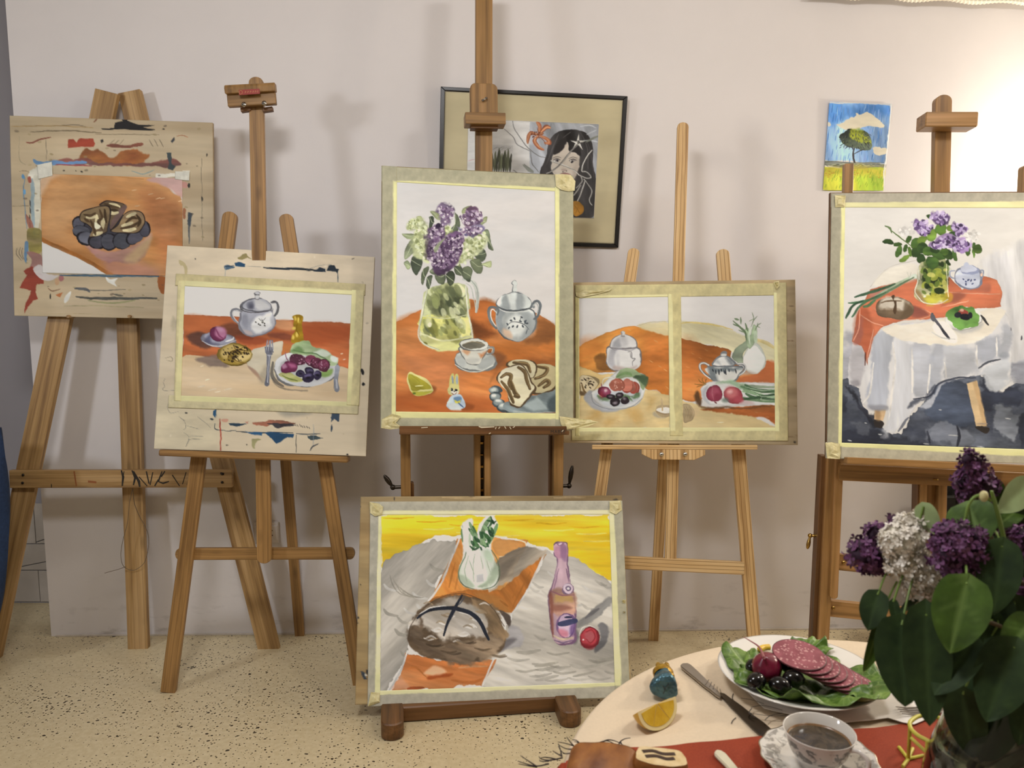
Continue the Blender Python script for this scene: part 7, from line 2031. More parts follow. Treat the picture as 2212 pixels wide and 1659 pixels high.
mesh_obj('crank_axle', tube_bm([p, e], .005, 10), M['brass'], eE)
mesh_obj('crank_knuckle', sphere_bm(.008, 12, 8), M['brass'], eE, T(e), True)
h = PE.at(1744, 1186, -.005)
mesh_obj('crank_grip', tube_bm([e.lerp(h, t) for t in (0, .2, .45, .7, .9, 1)], [.003, .004, .0065, .007, .005, .002], 10), M['brass'], eE, smooth=40)

# black bag against the wall behind easel E
bx, by = 1.80, 2.955
bag = thing('black_bag', 'tall black fabric bag standing on the floor behind the heavy easel', 'bag', (bx, by, 0))
M['black_fabric'] = plain('black_fabric', '15130f', .85, .2, 60)
bm = box_bm(.36, .12, .66, .04, seg=4)
for v in bm.verts:
    v.co.x *= 1 - .05 * (v.co.z + .33) + .02 * math.sin(v.co.z * 14)
mesh_obj('body', bm, M['black_fabric'], bag, T(bx, by, .33), 60)
mesh_obj('strap', tube_bm(catmull([(bx - .08, by - .06, .60), (bx - .06, by - .07, .70), (bx, by - .072, .735), (bx + .06, by - .07, .70), (bx + .08, by - .06, .60)], 6), .008, 8), M['black_fabric'], bag)
bm = box_bm(.26, .03, .30, .012, seg=2)
mesh_obj('pocket', bm, M['black_fabric'], bag, T(bx, by - .07, .24))

# padded chair at the left edge: only the side of its dark blue backrest shows
jx, jy = -2.02, 2.62
M['denim'] = plain('dark_blue_cloth', '1b2f50', .9, .15, 120)
jk = thing('padded_chair', 'dark blue padded chair whose rounded back bulges in beside the leftmost plank leg', 'chair', (jx - .2, jy, 0))
edge = [(-1, 925), (4, 950), (10, 985), (15, 1010), (17.5, 1045), (18, 1090), (18, 1130), (16, 1190), (14, 1240), (9, 1275), (3, 1300), (-4, 1330)]
E3 = [aty(x, y, jy) for x, y in edge]
bm = bmesh.new()
rows_ = []
for i_, p in enumerate(catmull(E3, 3)):
    ring = []
    for k in range(20):
        t = 2 * math.pi * k / 20
        ring.append(bm.verts.new((p.x - .17 + .17 * math.cos(t) * (1 + .02 * math.sin(5 * t + i_ * .4)), jy + .06 * math.sin(t), p.z)))
    if rows_:
        for k in range(20):
            bm.faces.new((rows_[-1][k], rows_[-1][(k + 1) % 20], ring[(k + 1) % 20], ring[k]))
    rows_.append(ring)
bm.faces.new(rows_[0]); bm.faces.new(rows_[-1][::-1])
bmesh.ops.recalc_face_normals(bm, faces=bm.faces)
mesh_obj('backrest', bm, M['denim'], jk, smooth=50)
zb = E3[-1].z
mesh_obj('seat', box_bm(.36, .40, .07, .02, seg=3), M['denim'], jk, T(jx - .22, jy - .22, .44))
for sx in (-.36, -.08):
    for sy in (0, -.38):
        mesh_obj('leg', tube_bm([(jx + sx, jy + sy, 0), (jx + sx, jy + sy, .42 if sy else zb + .05)], .015, 8), M['dark_metal'], jk)


# ---------------------------------------------------------------- the round table in front
TX, TY, TR, TZ = 0.5507, 0.8849, 0.4905, 0.760
M['cloth'] = plain('cream_tablecloth', 'd9c6ab', .85, .03, 240)
M['table_wood'] = wood('table_wood', '8a6238', '73502c', '4a321a', .3)
tb = thing('round_table', 'round wooden table under the cream tablecloth', 'table', (TX, TY, 0))
mesh_obj('tabletop', lathe_bm([(TR - .012, -.025), (TR - .006, -.02), (TR - .006, -.004), (TR - .012, 0)], 48, cap0=True, cap1=True), M['table_wood'], tb, T(TX, TY, TZ - .004))
for k in range(4):
    a = math.pi / 4 + k * math.pi / 2
    p = Vector((TX + .30 * math.cos(a), TY + .30 * math.sin(a), 0))
    mesh_obj('leg', tube_bm([p, p + Vector((-.02 * math.cos(a), -.02 * math.sin(a), .73))], [.018, .024], 12), M['table_wood'], tb)
bm = bmesh.new()
rings = []
SEG = 160
for i_, (r, z) in enumerate([(0.0, 0)] + [(TR * f, 0) for f in (.2, .4, .6, .8, .93)] + [(TR - .006, -.0006), (TR - .001, -.003), (TR + .003, -.010), (TR + .006, -.03), (TR + .012, -.09), (TR + .02, -.17), (TR + .03, -.26), (TR + .035, -.31)]):
    if r == 0:
        c0 = bm.verts.new((TX, TY, TZ + .0012))
        continue
    ring = []
    for k in range(SEG):
        a = 2 * math.pi * k / SEG
        f = max(0, -z - .03) / .28
        rr = r + f * (.018 * math.sin(a * 17 + 1.2 * math.sin(3 * a)) + .012 * math.sin(a * 9 + 2))
        top = .0012 + (.0005 * math.sin(a * 3 + r * 20) if z == 0 else 0)
        ring.append(bm.verts.new((TX + rr * math.cos(a), TY + rr * math.sin(a), TZ + z + top)))
    if not rings:
        for k in range(SEG):
            bm.faces.new((c0, ring[k], ring[(k + 1) % SEG]))
    else:
        A = rings[-1]
        for k in range(SEG):
            bm.faces.new((A[k], ring[k], ring[(k + 1) % SEG], A[(k + 1) % SEG]))
    rings.append(ring)
bmesh.ops.recalc_face_normals(bm, faces=bm.faces)
tcl = tag(mesh_obj('tablecloth', bm, M['cloth'], None, None, True), 'cream cloth spread over the round table and hanging in folds', 'tablecloth')
ZC = TZ + .002                                # surface of the cloth


def tt(px, py, dz=0.0):
    return atz(px, py, ZC + dz)


def sheet(name, q, z, mat, parent=None, thick=.0012, sub=10, wav=0.0, seed=0):
    """thin cloth from outline points (xy), filled and slightly wavy"""
    bm = bmesh.new()
    vs_ = [bm.verts.new((p[0], p[1], z)) for p in q]
    bm.faces.new(vs_)
    bmesh.ops.triangulate(bm, faces=bm.faces[:])
    for _ in range(sub):
        long = [e for e in bm.edges if e.calc_length() > .03]
        if not long:
            break
        bmesh.ops.subdivide_edges(bm, edges=long, cuts=1)
        bmesh.ops.triangulate(bm, faces=bm.faces[:])
    for v in bm.verts:
        v.co.z += wav * (.5 + .5 * math.sin(v.co.x * 61 + v.co.y * 23 + seed) * math.sin(v.co.y * 47 - v.co.x * 13 + seed))
    r = bmesh.ops.extrude_face_region(bm, geom=bm.faces[:])
    bmesh.ops.translate(bm, vec=(0, 0, -thick), verts=[v for v in r['geom'] if isinstance(v, bmesh.types.BMVert)])
    bmesh.ops.recalc_face_normals(bm, faces=bm.faces)
    return mesh_obj(name, bm, mat, parent, smooth=50)


# terracotta runner across the table, its left end hanging over the edge
s = NT('terracotta_cloth')
wv = s.coord('Object', (1, 1, 1))
f1, f2 = s.noise(wv, 14, 3), s.noise(wv, 420, 2)
s.bump(f2, .2, .0006)
M['runner'] = s.out(s.mix(.35, s.ramp(f1, [(.3, '842d12'), (.7, '983a1a')]), s.ramp(f2, [(.3, '782810'), (.7, 'a24220')])), .85)
edge = [tt(x, y)[:2] for x, y in ((1262, 1627), (1360, 1619), (1460, 1613), (1560, 1602), (1645, 1594), (1760, 1586), (1890, 1575), (1960, 1566), (2075, 1532), (2160, 1500))]
e0 = Vector(edge[0])
lft = Vector((TX - math.sqrt(max(0, TR ** 2 - (.985 - TY) ** 2)) + .003, .985))
out_ = [tuple(lft)] + [tuple(p) for p in edge]
last = edge[-1]
out_ += [(.98, 1.155), (1.0, .95), (.95, .74), (.75, .745), (.45, .735), (.13, .72), (TX - math.sqrt(TR ** 2 - (.82 - TY) ** 2) + .003, .82), (TX - TR + .004, .90)]
rn = tag(sheet('table_runner', out_, ZC + .0018, M['runner'], None, .0012, 10, .002), 'terracotta runner lying across the near half of the cream tablecloth', 'runner')
# hanging end of the runner
bm = bmesh.new()
cols_ = []
for k in range(9):
    t = k / 8
    y = .985 + (.82 - .985) * t
    x = TX - math.sqrt(TR ** 2 - (y - TY) ** 2)
    col = []
    for j, (dx, dz) in enumerate(((.004, .0018), (-.003, .0012), (-.009, -.006), (-.013, -.03), (-.02, -.09), (-.03, -.15))):
        col.append(bm.verts.new((x + dx - (.006 * math.sin(k * 1.9) if j > 2 else 0), y, ZC + dz)))
    cols_.append(col)
for A, B in zip(cols_, cols_[1:]):
    for j in range(5):
        bm.faces.new((A[j], B[j], B[j + 1], A[j + 1]))
mesh_obj('hanging_end', bm, M['runner'], rn, smooth=True)

# white napkin under the plate and fork
M['napkin'] = plain('white_paper_napkin', 'e3ddd6', .8, .02, 200)
nq = [tt(x, y)[:2] for x, y in ((1590, 1478), (1650, 1538), (1745, 1560), (1800, 1571), (1837, 1568), (1880, 1566), (1918, 1558), (1950, 1569), (1974, 1574), (2012, 1557), (2036, 1528), (1994, 1497), (1935, 1460), (1872, 1448), (1800, 1440), (1690, 1440))]
nap = tag(sheet('napkin', nq, ZC + .0052, M['napkin'], None, .0008, 10, .003, 1.0), 'white paper napkin under the plate and fork', 'napkin')
M['ink'] = plain('dark_ink', '3a3330', .8)


def tline(name, pts, w, parent, dz, mat='ink'):
    bm = bmesh.new()
    q = catmull([tt(x, y, dz) for x, y in pts], 5)
    pv = None
    for i_, p in enumerate(q):
        d = (q[min(i_ + 1, len(q) - 1)] - q[max(i_ - 1, 0)]).normalized()
        s_ = d.cross(Vector((0, 0, 1))) * w / 2
        a = [bm.verts.new(p - s_), bm.verts.new(p + s_)]
        if pv:
            bm.faces.new((pv[0], pv[1], a[1], a[0]))
        pv = a
    return mesh_obj(name, bm, M[mat], parent)


for q in ([(1584, 1498), (1582, 1508), (1588, 1518)], [(1590, 1550), (1583, 1556), (1580, 1563)]):
    tline('printed_stem', q, .0014, tcl, .0006)
for q in ([(1600, 1508), (1625, 1512), (1650, 1520)], [(1622, 1528), (1650, 1524), (1690, 1534)], [(1620, 1540), (1660, 1546), (1700, 1546)], [(1652, 1556), (1664, 1546), (1690, 1540)], [(1624, 1530), (1618, 1540), (1630, 1548)]):
    tline('printed_stem', q, .0014, nap, .0085)

# dark wiry fringe sprigs at the left edge
M['wiry'] = plain('dark_dry_stem', '37302f', .8)


def sprig(label, strands, r=.0009):
    pr = tt(*strands[0][0][:2])
    o = thing('dry_sprig', label, 'sprig', pr)
    for st in strands:
        pts = catmull([tt(x, y, dz) for x, y, dz in st], 5)
        n = len(pts)
        mesh_obj('stem', tube_bm(pts, [r * (1.25 - .8 * i_ / n) for i_ in range(n)], 5), M['wiry'], o)


sprig('dry dark wiry sprig spread over the left edge of the table beside the cake', [
    [(1262, 1624, .004), (1240, 1612, .006), (1222, 1606, .007), (1206, 1603, .010)], [(1240, 1612, .006), (1232, 1603, .012), (1224, 1592, .016)], [(1256, 1610, .004), (1246, 1600, .010), (1236, 1598, .012)],
    [(1250, 1617, .005), (1225, 1618, .007), (1205, 1608, .012)], [(1252, 1622, .004), (1220, 1628, .006), (1206, 1612, .012)], [(1214, 1634, .006), (1210, 1618, .010), (1206, 1606, .013)], [(1262, 1618, .004), (1250, 1605, .008), (1240, 1602, .012)], [(1214, 1634, .006), (1200, 1626, .010), (1194, 1622, .013)]])
sprig('dry dark wiry sprig hanging off the table at the end of the terracotta runner', [
    [(1215, 1637, .004), (1190, 1642, .006), (1170, 1640, .010), (1164, 1634, .012)], [(1190, 1642, .006), (1175, 1645, .010), (1165, 1643, .013)], [(1185, 1650, .004), (1158, 1655, .008), (1130, 1648, .012), (1118, 1644, .013)], [(1158, 1655, .008), (1140, 1643, .014), (1124, 1632, .018)], [(1160, 1657, .006), (1140, 1654, .010), (1120, 1650, .013)], [(1205, 1641, .004), (1180, 1636, .010), (1166, 1638, .012)]])
sprig('curled dry dark sprig behind the cake slices', [
    [(1335, 1612, .003), (1340, 1602, .006), (1350, 1596, .009), (1362, 1594, .010)], [(1340, 1602, .006), (1345, 1610, .005), (1355, 1614, .003)], [(1298, 1604, .006), (1315, 1598, .010), (1335, 1603, .008), (1350, 1612, .004)], [(1290, 1606, .006), (1310, 1600, .008), (1326, 1606, .006)]])

# ---- plate with salad
PX, PY, PR = 0.466, 1.190, 0.1255
s = NT('white_porcelain')
M['porcelain'] = s.out('e4dfd6', .15, Coat_Weight=.4)
plate = thing('plate', 'wide white plate carrying lettuce, salami, radish and olives', 'plate', (PX, PY, ZC + .006))
Z0 = ZC + .0095
mesh_obj('dish', lathe_bm([(.02, .0), (.062, .0), (.066, .003), (.085, .007), (PR - .004, .0195), (PR, .0215), (PR + .001, .023), (PR - .003, .0232), (.085, .0105), (.06, .0065), (.02, .006), (.0005, .006)], 64, cap0=True), M['porcelain'], plate, T(PX, PY, Z0), True)
mesh_obj('foot_ring', lathe_bm([(.060, .0), (.064, .0), (.064, .003), (.060, .003)], 48), M['porcelain'], plate, T(PX, PY, Z0 - .003))


def leafy(name, label, ctr, rx, ry, rot, seed, cols, ruff=.012, rise=.02, zbase=0.0, curl=.8, tilt=(0, 0)):
    """crumpled lettuce leaf"""
    r = np.random.default_rng(seed)
    ph = r.random(8) * 6.28
    bm = bmesh.new()
    n, m = 64, 14
    rings = []
    for j in range(m + 1):
        ring = []
        f = j / m
        for k in range(n):
            a = 2 * math.pi * k / n
            rr = f * (1 + .10 * math.sin(3 * a + ph[0]) + .07 * math.sin(5 * a + ph[1]) + .04 * f * math.sin(11 * a + ph[2]))
            x, y = rx * rr * math.cos(a), ry * rr * math.sin(a)
            z = rise * f ** 2 + ruff * f ** 1.5 * (.6 * math.sin(7 * a + ph[3]) + .5 * math.sin(4 * a + ph[4] + 3 * f) + .3 * math.sin(13 * a + ph[5]))
            z += .004 * math.sin(x * 130 + ph[6]) * math.sin(y * 150 + ph[7]) - curl * .012 * max(0, f - .8) * 5
            z += .0035 * math.exp(-(y / .006) ** 2) * (1 - f)
            z += tilt[0] * x + tilt[1] * y
            wx, wy = ctr[0] - PX + x * math.cos(rot) - y * math.sin(rot), ctr[1] - PY + x * math.sin(rot) + y * math.cos(rot)
            pr = math.hypot(wx, wy)
            z = max(z, .0015 * f) + np.interp(pr, [0, .062, .085, PR, PR + .03], [.0068, .0072, .0115, .0250, .0300])
            ring.append(bm.verts.new((x, y, z)) if j else None)
        if j == 0:
            c = bm.verts.new((0, 0, .0035 + np.interp(math.hypot(ctr[0] - PX, ctr[1] - PY), [0, .062, .085, PR], [.0068, .0072, .0115, .025])))
        elif j == 1:
            for k in range(n):
                bm.faces.new((c, ring[k], ring[(k + 1) % n]))
        else:
            A = rings[-1]
            for k in range(n):
                bm.faces.new((A[k], ring[k], ring[(k + 1) % n], A[(k + 1) % n]))
        rings.append(ring)
    o = mesh_obj(name, bm, cols, None, T(ctr[0], ctr[1], Z0 + zbase) @ Matrix.Rotation(rot, 4, 'Z'), True)
    sd = o.modifiers.new('thickness', 'SOLIDIFY')
    sd.thickness = .0008
    return tag(o, label, 'lettuce')


s = NT('lettuce_leaf')
lv = s.coord('Object', (1, 1, 1))
f1, f2 = s.noise(lv, 26, 4, .6, .6), s.noise(lv, 160, 3)
vo = s.n('ShaderNodeTexVoronoi', feature='DISTANCE_TO_EDGE')
vo.inputs['Scale'].default_value = 70
s.l(lv, vo.inputs['Vector'])
vein = s.ramp(vo.outputs['Distance'], [(0, (1, 1, 1)), (.06, (0, 0, 0))])
c = s.ramp(f1, [(.3, '38561a'), (.5, '4c6c24'), (.7, '74923f')])
c = s.mix(s.math('MULTIPLY', vein, .3), c, 'a9bf74')
s.bump(f1, .3, .003)
M['lettuce'] = s.out(c, .4, Subsurface_Weight=.0)
leafy('lettuce_leaf', 'ruffled green lettuce leaf under the radish on the left of the plate', (.400, 1.190), .050, .084, -.12, 3, M['lettuce'], .009, .006, .001, .5)
leafy('lettuce_leaf', 'flat green lettuce leaf in the middle beneath the olives and salami', (.462, 1.195), .088, .075, .4, 12, M['lettuce'], .008, .004, .000, .3)
leafy('lettuce_leaf', 'broad dark green lettuce leaf along the near rim of the plate', (.462, 1.123), .100, .052, -.16, 5, M['lettuce'], .013, .012, .002, .5)
leafy('lettuce_leaf', 'pointed green lettuce leaf at the right end of the plate under the salami', (.538, 1.138), .058, .062, -.6, 8, M['lettuce'], .009, .004, .004, .3)
leafy('lettuce_leaf', 'pale curled lettuce leaf behind the top salami slice', (.508, 1.268), .044, .024, .1, 15, M['lettuce'], .008, .012, .001, .4)
# yellow pepper strips showing at the rim
M['egg_yellow'] = plain('yellow_pepper', 'e3b93a', .35)
for lab, pts in (('yellow strip of pepper by the far rim behind the radish', ((1640, 1404), (1650, 1399), (1664, 1398))), ('curved yellow strip of pepper between salami and right rim', ((1785, 1424), (1812, 1438), (1842, 1462)))):
    q = catmull([atz(x, y, Z0 + .020) for x, y in pts], 6)
    o = mesh_obj('pepper_strip', tube_bm(q, [.003] + [.0055] * (len(q) - 2) + [.003], 8), M['egg_yellow'], None, None, True)
    tag(o, lab, 'pepper')
# radish
rp = atz(1657, 1441, Z0 + .042)
rd = thing('radish', 'dark red radish with a thin root on the lettuce among olives', 'radish', rp)
s = NT('radish_skin')
f = s.noise(s.coord('Object', (1, 1, 1)), 30, 3)
M['radish'] = s.out(s.ramp(f, [(.3, '5c1026'), (.7, '8c2340')]), .25)
ax = Vector((-.35, -.35, .87)).normalized()
mesh_obj('bulb', lathe_bm([(.0005, -.023), (.012, -.021), (.0205, -.012), (.0235, 0), (.0215, .010), (.014, .018), (.006, .0225), (.0025, .026)], 28, cap1=True), M['radish'], rd, aim(rp, ax), True)
tip = rp + ax * .024
q = catmull([tip, atz(1650, 1420, Z0 + .068), atz(1640, 1398, Z0 + .07), atz(1620, 1384, Z0 + .072), atz(1606, 1376, Z0 + .074)], 5)
mesh_obj('root', tube_bm(q, [.0022 * (1 - i_ / len(q)) + .0004 for i_ in range(len(q))], 6), plain('radish_root', '9a5a5c', .5), rd)
# olives
s = NT('black_olive')
M['olive'] = s.out('0c0a0b', .16)
ol_l = ['black olive behind the radish next to the salami', 'round black olive at the left front of the group under the radish', 'middle black olive at the front of the group', 'right black olive nearest the salami stack', 'half hidden black olive at the left behind the radish']
for lab, (x, y, dz, r_) in zip(ol_l, ((1708, 1438, .040, .3), (1634, 1471, .036, 1.2), (1684, 1480, .034, .1), (1714, 1466, .038, .5), (1632, 1440, .034, .9))):
    p = atz(x, y, Z0 + dz)
    o = thing('olive', lab, 'olive', p, 'black olives on the plate')
    mesh_obj('fruit', sphere_bm(.0138, 20, 14, (1.22, .98, .95)), M['olive'], o, T(p) @ Matrix.Rotation(r_ - .6, 4, 'Z'), True)
    mesh_obj('stem_scar', lathe_bm([(.0026, 0), (.0016, .0012)], 10, cap0=True, cap1=True), plain('olive_scar', '2a2420', .5), o, aim(p + Matrix.Rotation(r_ - .6, 3, 'Z') @ Vector((.0166, 0, 0)), Matrix.Rotation(r_ - .6, 3, 'Z') @ Vector((1, 0, 0))))
# salami
s = NT('salami_face')
sv = s.coord('Object', (1, 1, 1))
vo = s.n('ShaderNodeTexVoronoi')
vo.inputs['Scale'].default_value = 170
s.l(sv, vo.inputs['Vector'])
fat = s.math('LESS_THAN', vo.outputs['Distance'], s.math('MULTIPLY', s.noise(sv, 90, 2), .62))
c = s.mix(s.math('MULTIPLY', fat, .7), s.ramp(s.noise(sv, 60, 3), [(.3, '7d3844'), (.7, '9c5560')]), 'd3a3a0')
M['salami'] = s.out(c, .35)
M['rind'] = plain('salami_rind', '54222a', .45)
# overlapping slices, top one nearly whole
sal = [(1726 + i_ * 16.5 + (2 if i_ else 0), 1414 + i_ * 9.0 + (3 if i_ else 0)) for i_ in range(8)]
for i_, (x, y) in enumerate(sal):
    p = atz(x, y, Z0 + .060 - .0052 * i_)
    d = Vector((.03, -.15, .985)).normalized()
    rr = .0375 - .0006 * i_ if i_ else .041
    word = ['topmost', 'second', 'third', 'fourth', 'fifth', 'sixth', 'seventh', 'lowest'][i_]
    o = thing('salami_slice', f'{word} salami slice of the fanned row, counted from the whole one at the back', 'salami', p, 'salami slices fanned on the plate')
    Mt = aim(p, d, .3 * i_)
    mesh_obj('meat', lathe_bm([(rr - .0012, -.0010), (rr - .0012, .0010)], 40, cap0=True, cap1=True), M['salami'], o, Mt)
    mesh_obj('rind', lathe_bm([(rr - .0012, -.0011), (rr, -.0010), (rr, .0008), (rr - .0012, .00115)], 40), M['rind'], o, Mt)

# ---- knife left of the plate
def flat_tool(name, parent, pts, mat, thick, bev=.0004, smooth=40):
    """outline given as photograph points on the cloth at height h"""
    bm = bmesh.new()
    vs_ = [bm.verts.new(p) for p in pts]
    f = bm.faces.new(vs_)
    r = bmesh.ops.extrude_face_region(bm, geom=[f])
    bmesh.ops.translate(bm, vec=(0, 0, -thick), verts=[v for v in r['geom'] if isinstance(v, bmesh.types.BMVert)])
    bmesh.ops.recalc_face_normals(bm, faces=bm.faces)
    bmesh.ops.bevel(bm, geom=bm.edges[:], offset=bev, segments=2, affect='EDGES', clamp_overlap=True)
    return mesh_obj(name, bm, mat, parent, None, smooth)


s = NT('brushed_steel')
s.bump(s.noise(s.coord('Object', (200, 20, 20)), 3, 3), .08, .0004)
M['cutlery'] = s.out('a9a39c', .28, Metallic=1.0)
kn = thing('table_knife', 'long steel dinner knife lying between lemon wedge and plate', 'knife', tt(1478, 1436))
hq = [(x0 / 4.254 + 1180, y0 / 4.254 + 1360) for x0, y0 in ((1238, 338), (1232, 320), (1250, 306), (1300, 304), (1330, 318), (1390, 372), (1450, 430), (1500, 480), (1550, 530), (1590, 570), (1610, 600), (1600, 620), (1560, 596), (1500, 548), (1440, 505), (1370, 445), (1290, 380))]
flat_tool('handle', kn, [tt(x, y, .0068) for x, y in hq], M['cutlery'], .0045, .0012)
for k in range(5):
    a, b = (1480 + 26 * k, 452 + 22 * k), (1450 + 36 * k, 500 + 20 * k)
    bm = tube_bm([tt(a[0] / 4.254 + 1180 + 3, a[1] / 4.254 + 1360 + 2, .0070), tt(b[0] / 4.254 + 1180 + 3, b[1] / 4.254 + 1360 + 1, .0070)], .0007, 6)
    mesh_obj('handle_groove', bm, M['cutlery'], kn)
bq = [(x0 / 4.254 + 1180, y0 / 4.254 + 1360) for x0, y0 in ((1596, 575), (1640, 585), (1700, 630), (1800, 700), (1900, 780), (2000, 850), (2075, 915), (2070, 945), (2010, 985), (1960, 962), (1880, 890), (1780, 790), (1690, 700), (1610, 612))]
s = NT('knife_blade')
M['blade'] = s.out('6f6a66', .22, Metallic=1.0)
flat_tool('blade', kn, [tt(x, y, .0045) for x, y in bq], M['blade'], .0018, .0005)

# pale handled spoon at the bottom edge
sp = thing('spoon', 'pale handled spoon on the terracotta runner, mostly past the bottom edge', 'spoon', tt(1570, 1640, .002))
hq = [(x0 / 4.254 + 1180, y0 / 4.254 + 1360) for x0, y0 in ((1545, 1140), (1548, 1112), (1565, 1098), (1610, 1105), (1650, 1130), (1700, 1190), (1760, 1262), (1800, 1310), (1740, 1330), (1690, 1290), (1640, 1235), (1580, 1175))]
flat_tool('handle', sp, [tt(x, y, .0085) for x, y in hq], plain('bone_handle', 'd3cdb4', .35, .04, 80), .005, .0014)
q0, q1 = tt(1602, 1672, .006), tt(1640, 1712, .004)
mesh_obj('neck', tube_bm([tt(1597, 1664, .006), q0, q1], [.004, .003, .003], 8), M['cutlery'], sp)
bm = sphere_bm(.018, 20, 10, (1, 1.45, .35))
mesh_obj('bowl', bm, M['cutlery'], sp, T(q1 + Vector((.012, -.02, .003))) @ Matrix.Rotation(.5, 4, 'Z'), True)

# ---- fork on the napkin
fk = thing('fork', 'steel fork lying on the white napkin right of the plate', 'fork', tt(1990, 1535, .008))
ft, fn = tt(1942, 1534, .011), tt(2022, 1531, .013)
fd = (fn - ft).normalized()
fs = Vector((-fd.y, fd.x, 0)).normalized()
for k in range(4):
    o_ = fs * (.0065 * (k - 1.5))
    mesh_obj('tine', tube_bm([ft + o_, ft.lerp(fn, .3) + o_ - Vector((0, 0, .003)), ft.lerp(fn, .62) + o_ - Vector((0, 0, .003))], [.0007, .0013, .0016], 6), M['cutlery'], fk)
n0 = ft.lerp(fn, .60) - Vector((0, 0, .003))
hp = [(0, .0115), (.3, .012), (.55, .008), (.75, .0042), (1.2, .0035), (2.2, .0048), (3.0, .006), (3.3, .004)]
pts = [n0 + fd * (t * .042) + fs * w for t, w in hp] + [n0 + fd * (t * .042) - fs * w for t, w in hp[::-1]]
flat_tool('handle', fk, pts, M['cutlery'], .002, .0005)

# ---- cup of coffee on a saucer
s = NT('patterned_porcelain')
pv = s.coord('Object', (1, 1, 1), False)
f1 = s.noise(pv, 75, 4, .65, .8)
sx = s.n('ShaderNodeSeparateXYZ')
s.l(pv, sx.inputs[0])
rad = s.math('SQRT', s.math('ADD', s.math('MULTIPLY', sx.outputs[0], sx.outputs[0]), s.math('MULTIPLY', sx.outputs[1], sx.outputs[1])))
band = s.math('MULTIPLY', s.math('GREATER_THAN', rad, .0485), s.math('LESS_THAN', rad, .073))
pt = s.ramp(f1, [(0, (0, 0, 0)), (.47, (0, 0, 0)), (.55, (1, 1, 1))])
M['saucer'] = s.out(s.mix(s.math('MULTIPLY', s.math('MULTIPLY', band, pt), .62), 'd6d1c9', '57524d'), .1, Coat_Weight=.6)
SX, SY = .4140, .9740
sa = thing('saucer', 'white saucer with grey pattern and fluted rim under the coffee cup', 'saucer', (SX, SY, ZC + .003))
mesh_obj('dish', lathe_bm([(.0005, .003), (.026, .003), (.032, .0), (.036, .001), (.055, .006), (.070, .0115), (.0755, .0145), (.0762, .0158), (.0745, .0160), (.055, .0092), (.040, .006), (.026, .0055), (.0005, .0055)], 96, None, 14, .018), M['saucer'], sa, T(SX, SY, ZC + .0032), True)
mesh_obj('gilt_rim', lathe_bm([(.0754, .0146), (.0765, .0152), (.0762, .0163), (.0748, .0163)], 96, None, 14, .018), plain('worn_gilding', 'b9ad98', .25, Metallic=.8), sa, T(SX, SY, ZC + .0033), True)
s = NT('cup_porcelain')
pv = s.coord('Object', (1, 1, 1), False)
f1 = s.noise(pv, 60, 4, .65, 1.2)
sx = s.n('ShaderNodeSeparateXYZ')
s.l(pv, sx.inputs[0])
band = s.math('MULTIPLY', s.math('GREATER_THAN', sx.outputs[2], .020), s.math('LESS_THAN', sx.outputs[2], .044))
rad = s.math('SQRT', s.math('ADD', s.math('MULTIPLY', sx.outputs[0], sx.outputs[0]), s.math('MULTIPLY', sx.outputs[1], sx.outputs[1])))
pt = s.ramp(f1, [(0, (0, 0, 0)), (.48, (0, 0, 0)), (.54, (1, 1, 1))])
geo = s.n('ShaderNodeNewGeometry')
dt = s.n('ShaderNodeVectorMath', operation='DOT_PRODUCT')
s.l(geo.outputs['Normal'], dt.inputs[0])
s.l(pv, dt.inputs[1])
outw = s.math('GREATER_THAN', dt.outputs['Value'], 0.002)
M['cup'] = s.out(s.mix(s.math('MULTIPLY', s.math('MULTIPLY', s.math('MULTIPLY', band, pt), outw), .85), 'd8d2ca', '3f3a37'), .12, Coat_Weight=.6)
CXX, CYY, CZ = .4105, .9665, ZC + .0085
cu = thing('coffee_cup', 'porcelain cup of black coffee with dark floral band on a saucer', 'cup', (CXX, CYY, CZ))
mesh_obj('bowl', lathe_bm([(.0005, .004), (.018, .004), (.020, .0), (.022, .0005), (.0215, .005), (.029, .012), (.037, .024), (.042, .038), (.0455, .0495), (.0462, .0510), (.0455, .0515), (.0445, .0505), (.041, .038), (.036, .025), (.028, .014), (.018, .008), (.0005, .007)], 72), M['cup'], cu, T(CXX, CYY, CZ), True)
s = NT('coffee')
f1 = s.noise(s.coord('Object', (1, 1, 1)), 40, 3, .6, 1.5)
M['coffee'] = s.out(s.ramp(f1, [(.35, '2e2417'), (.6, '4d4030'), (.75, '6a5c48')]), .12)
mesh_obj('coffee', lathe_bm([(.0005, 0), (.030, 0), (.0396, .0002), (.0405, .0012)], 64), M['coffee'], cu, T(CXX, CYY, CZ + .0352), True)
mesh_obj('coffee_ring', lathe_bm([(.0392, 0), (.0404, .0008), (.0409, .0022), (.0400, .0014)], 64), plain('coffee_edge', '8a6236', .3), cu, T(CXX, CYY, CZ + .0354), True)
ang = -.9
hb = [Vector((.0425 + d, 0, z)) for d, z in ((-.001, .043), (.012, .048), (.024, .042), (.024, .028), (.012, .018), (-.008, .016))]
R_ = Matrix.Rotation(ang, 3, 'Z')
mesh_obj('handle', tube_bm(catmull([Vector((CXX, CYY, CZ)) + R_ @ p for p in hb], 5), .0032, 10), M['cup'], cu, None, True)

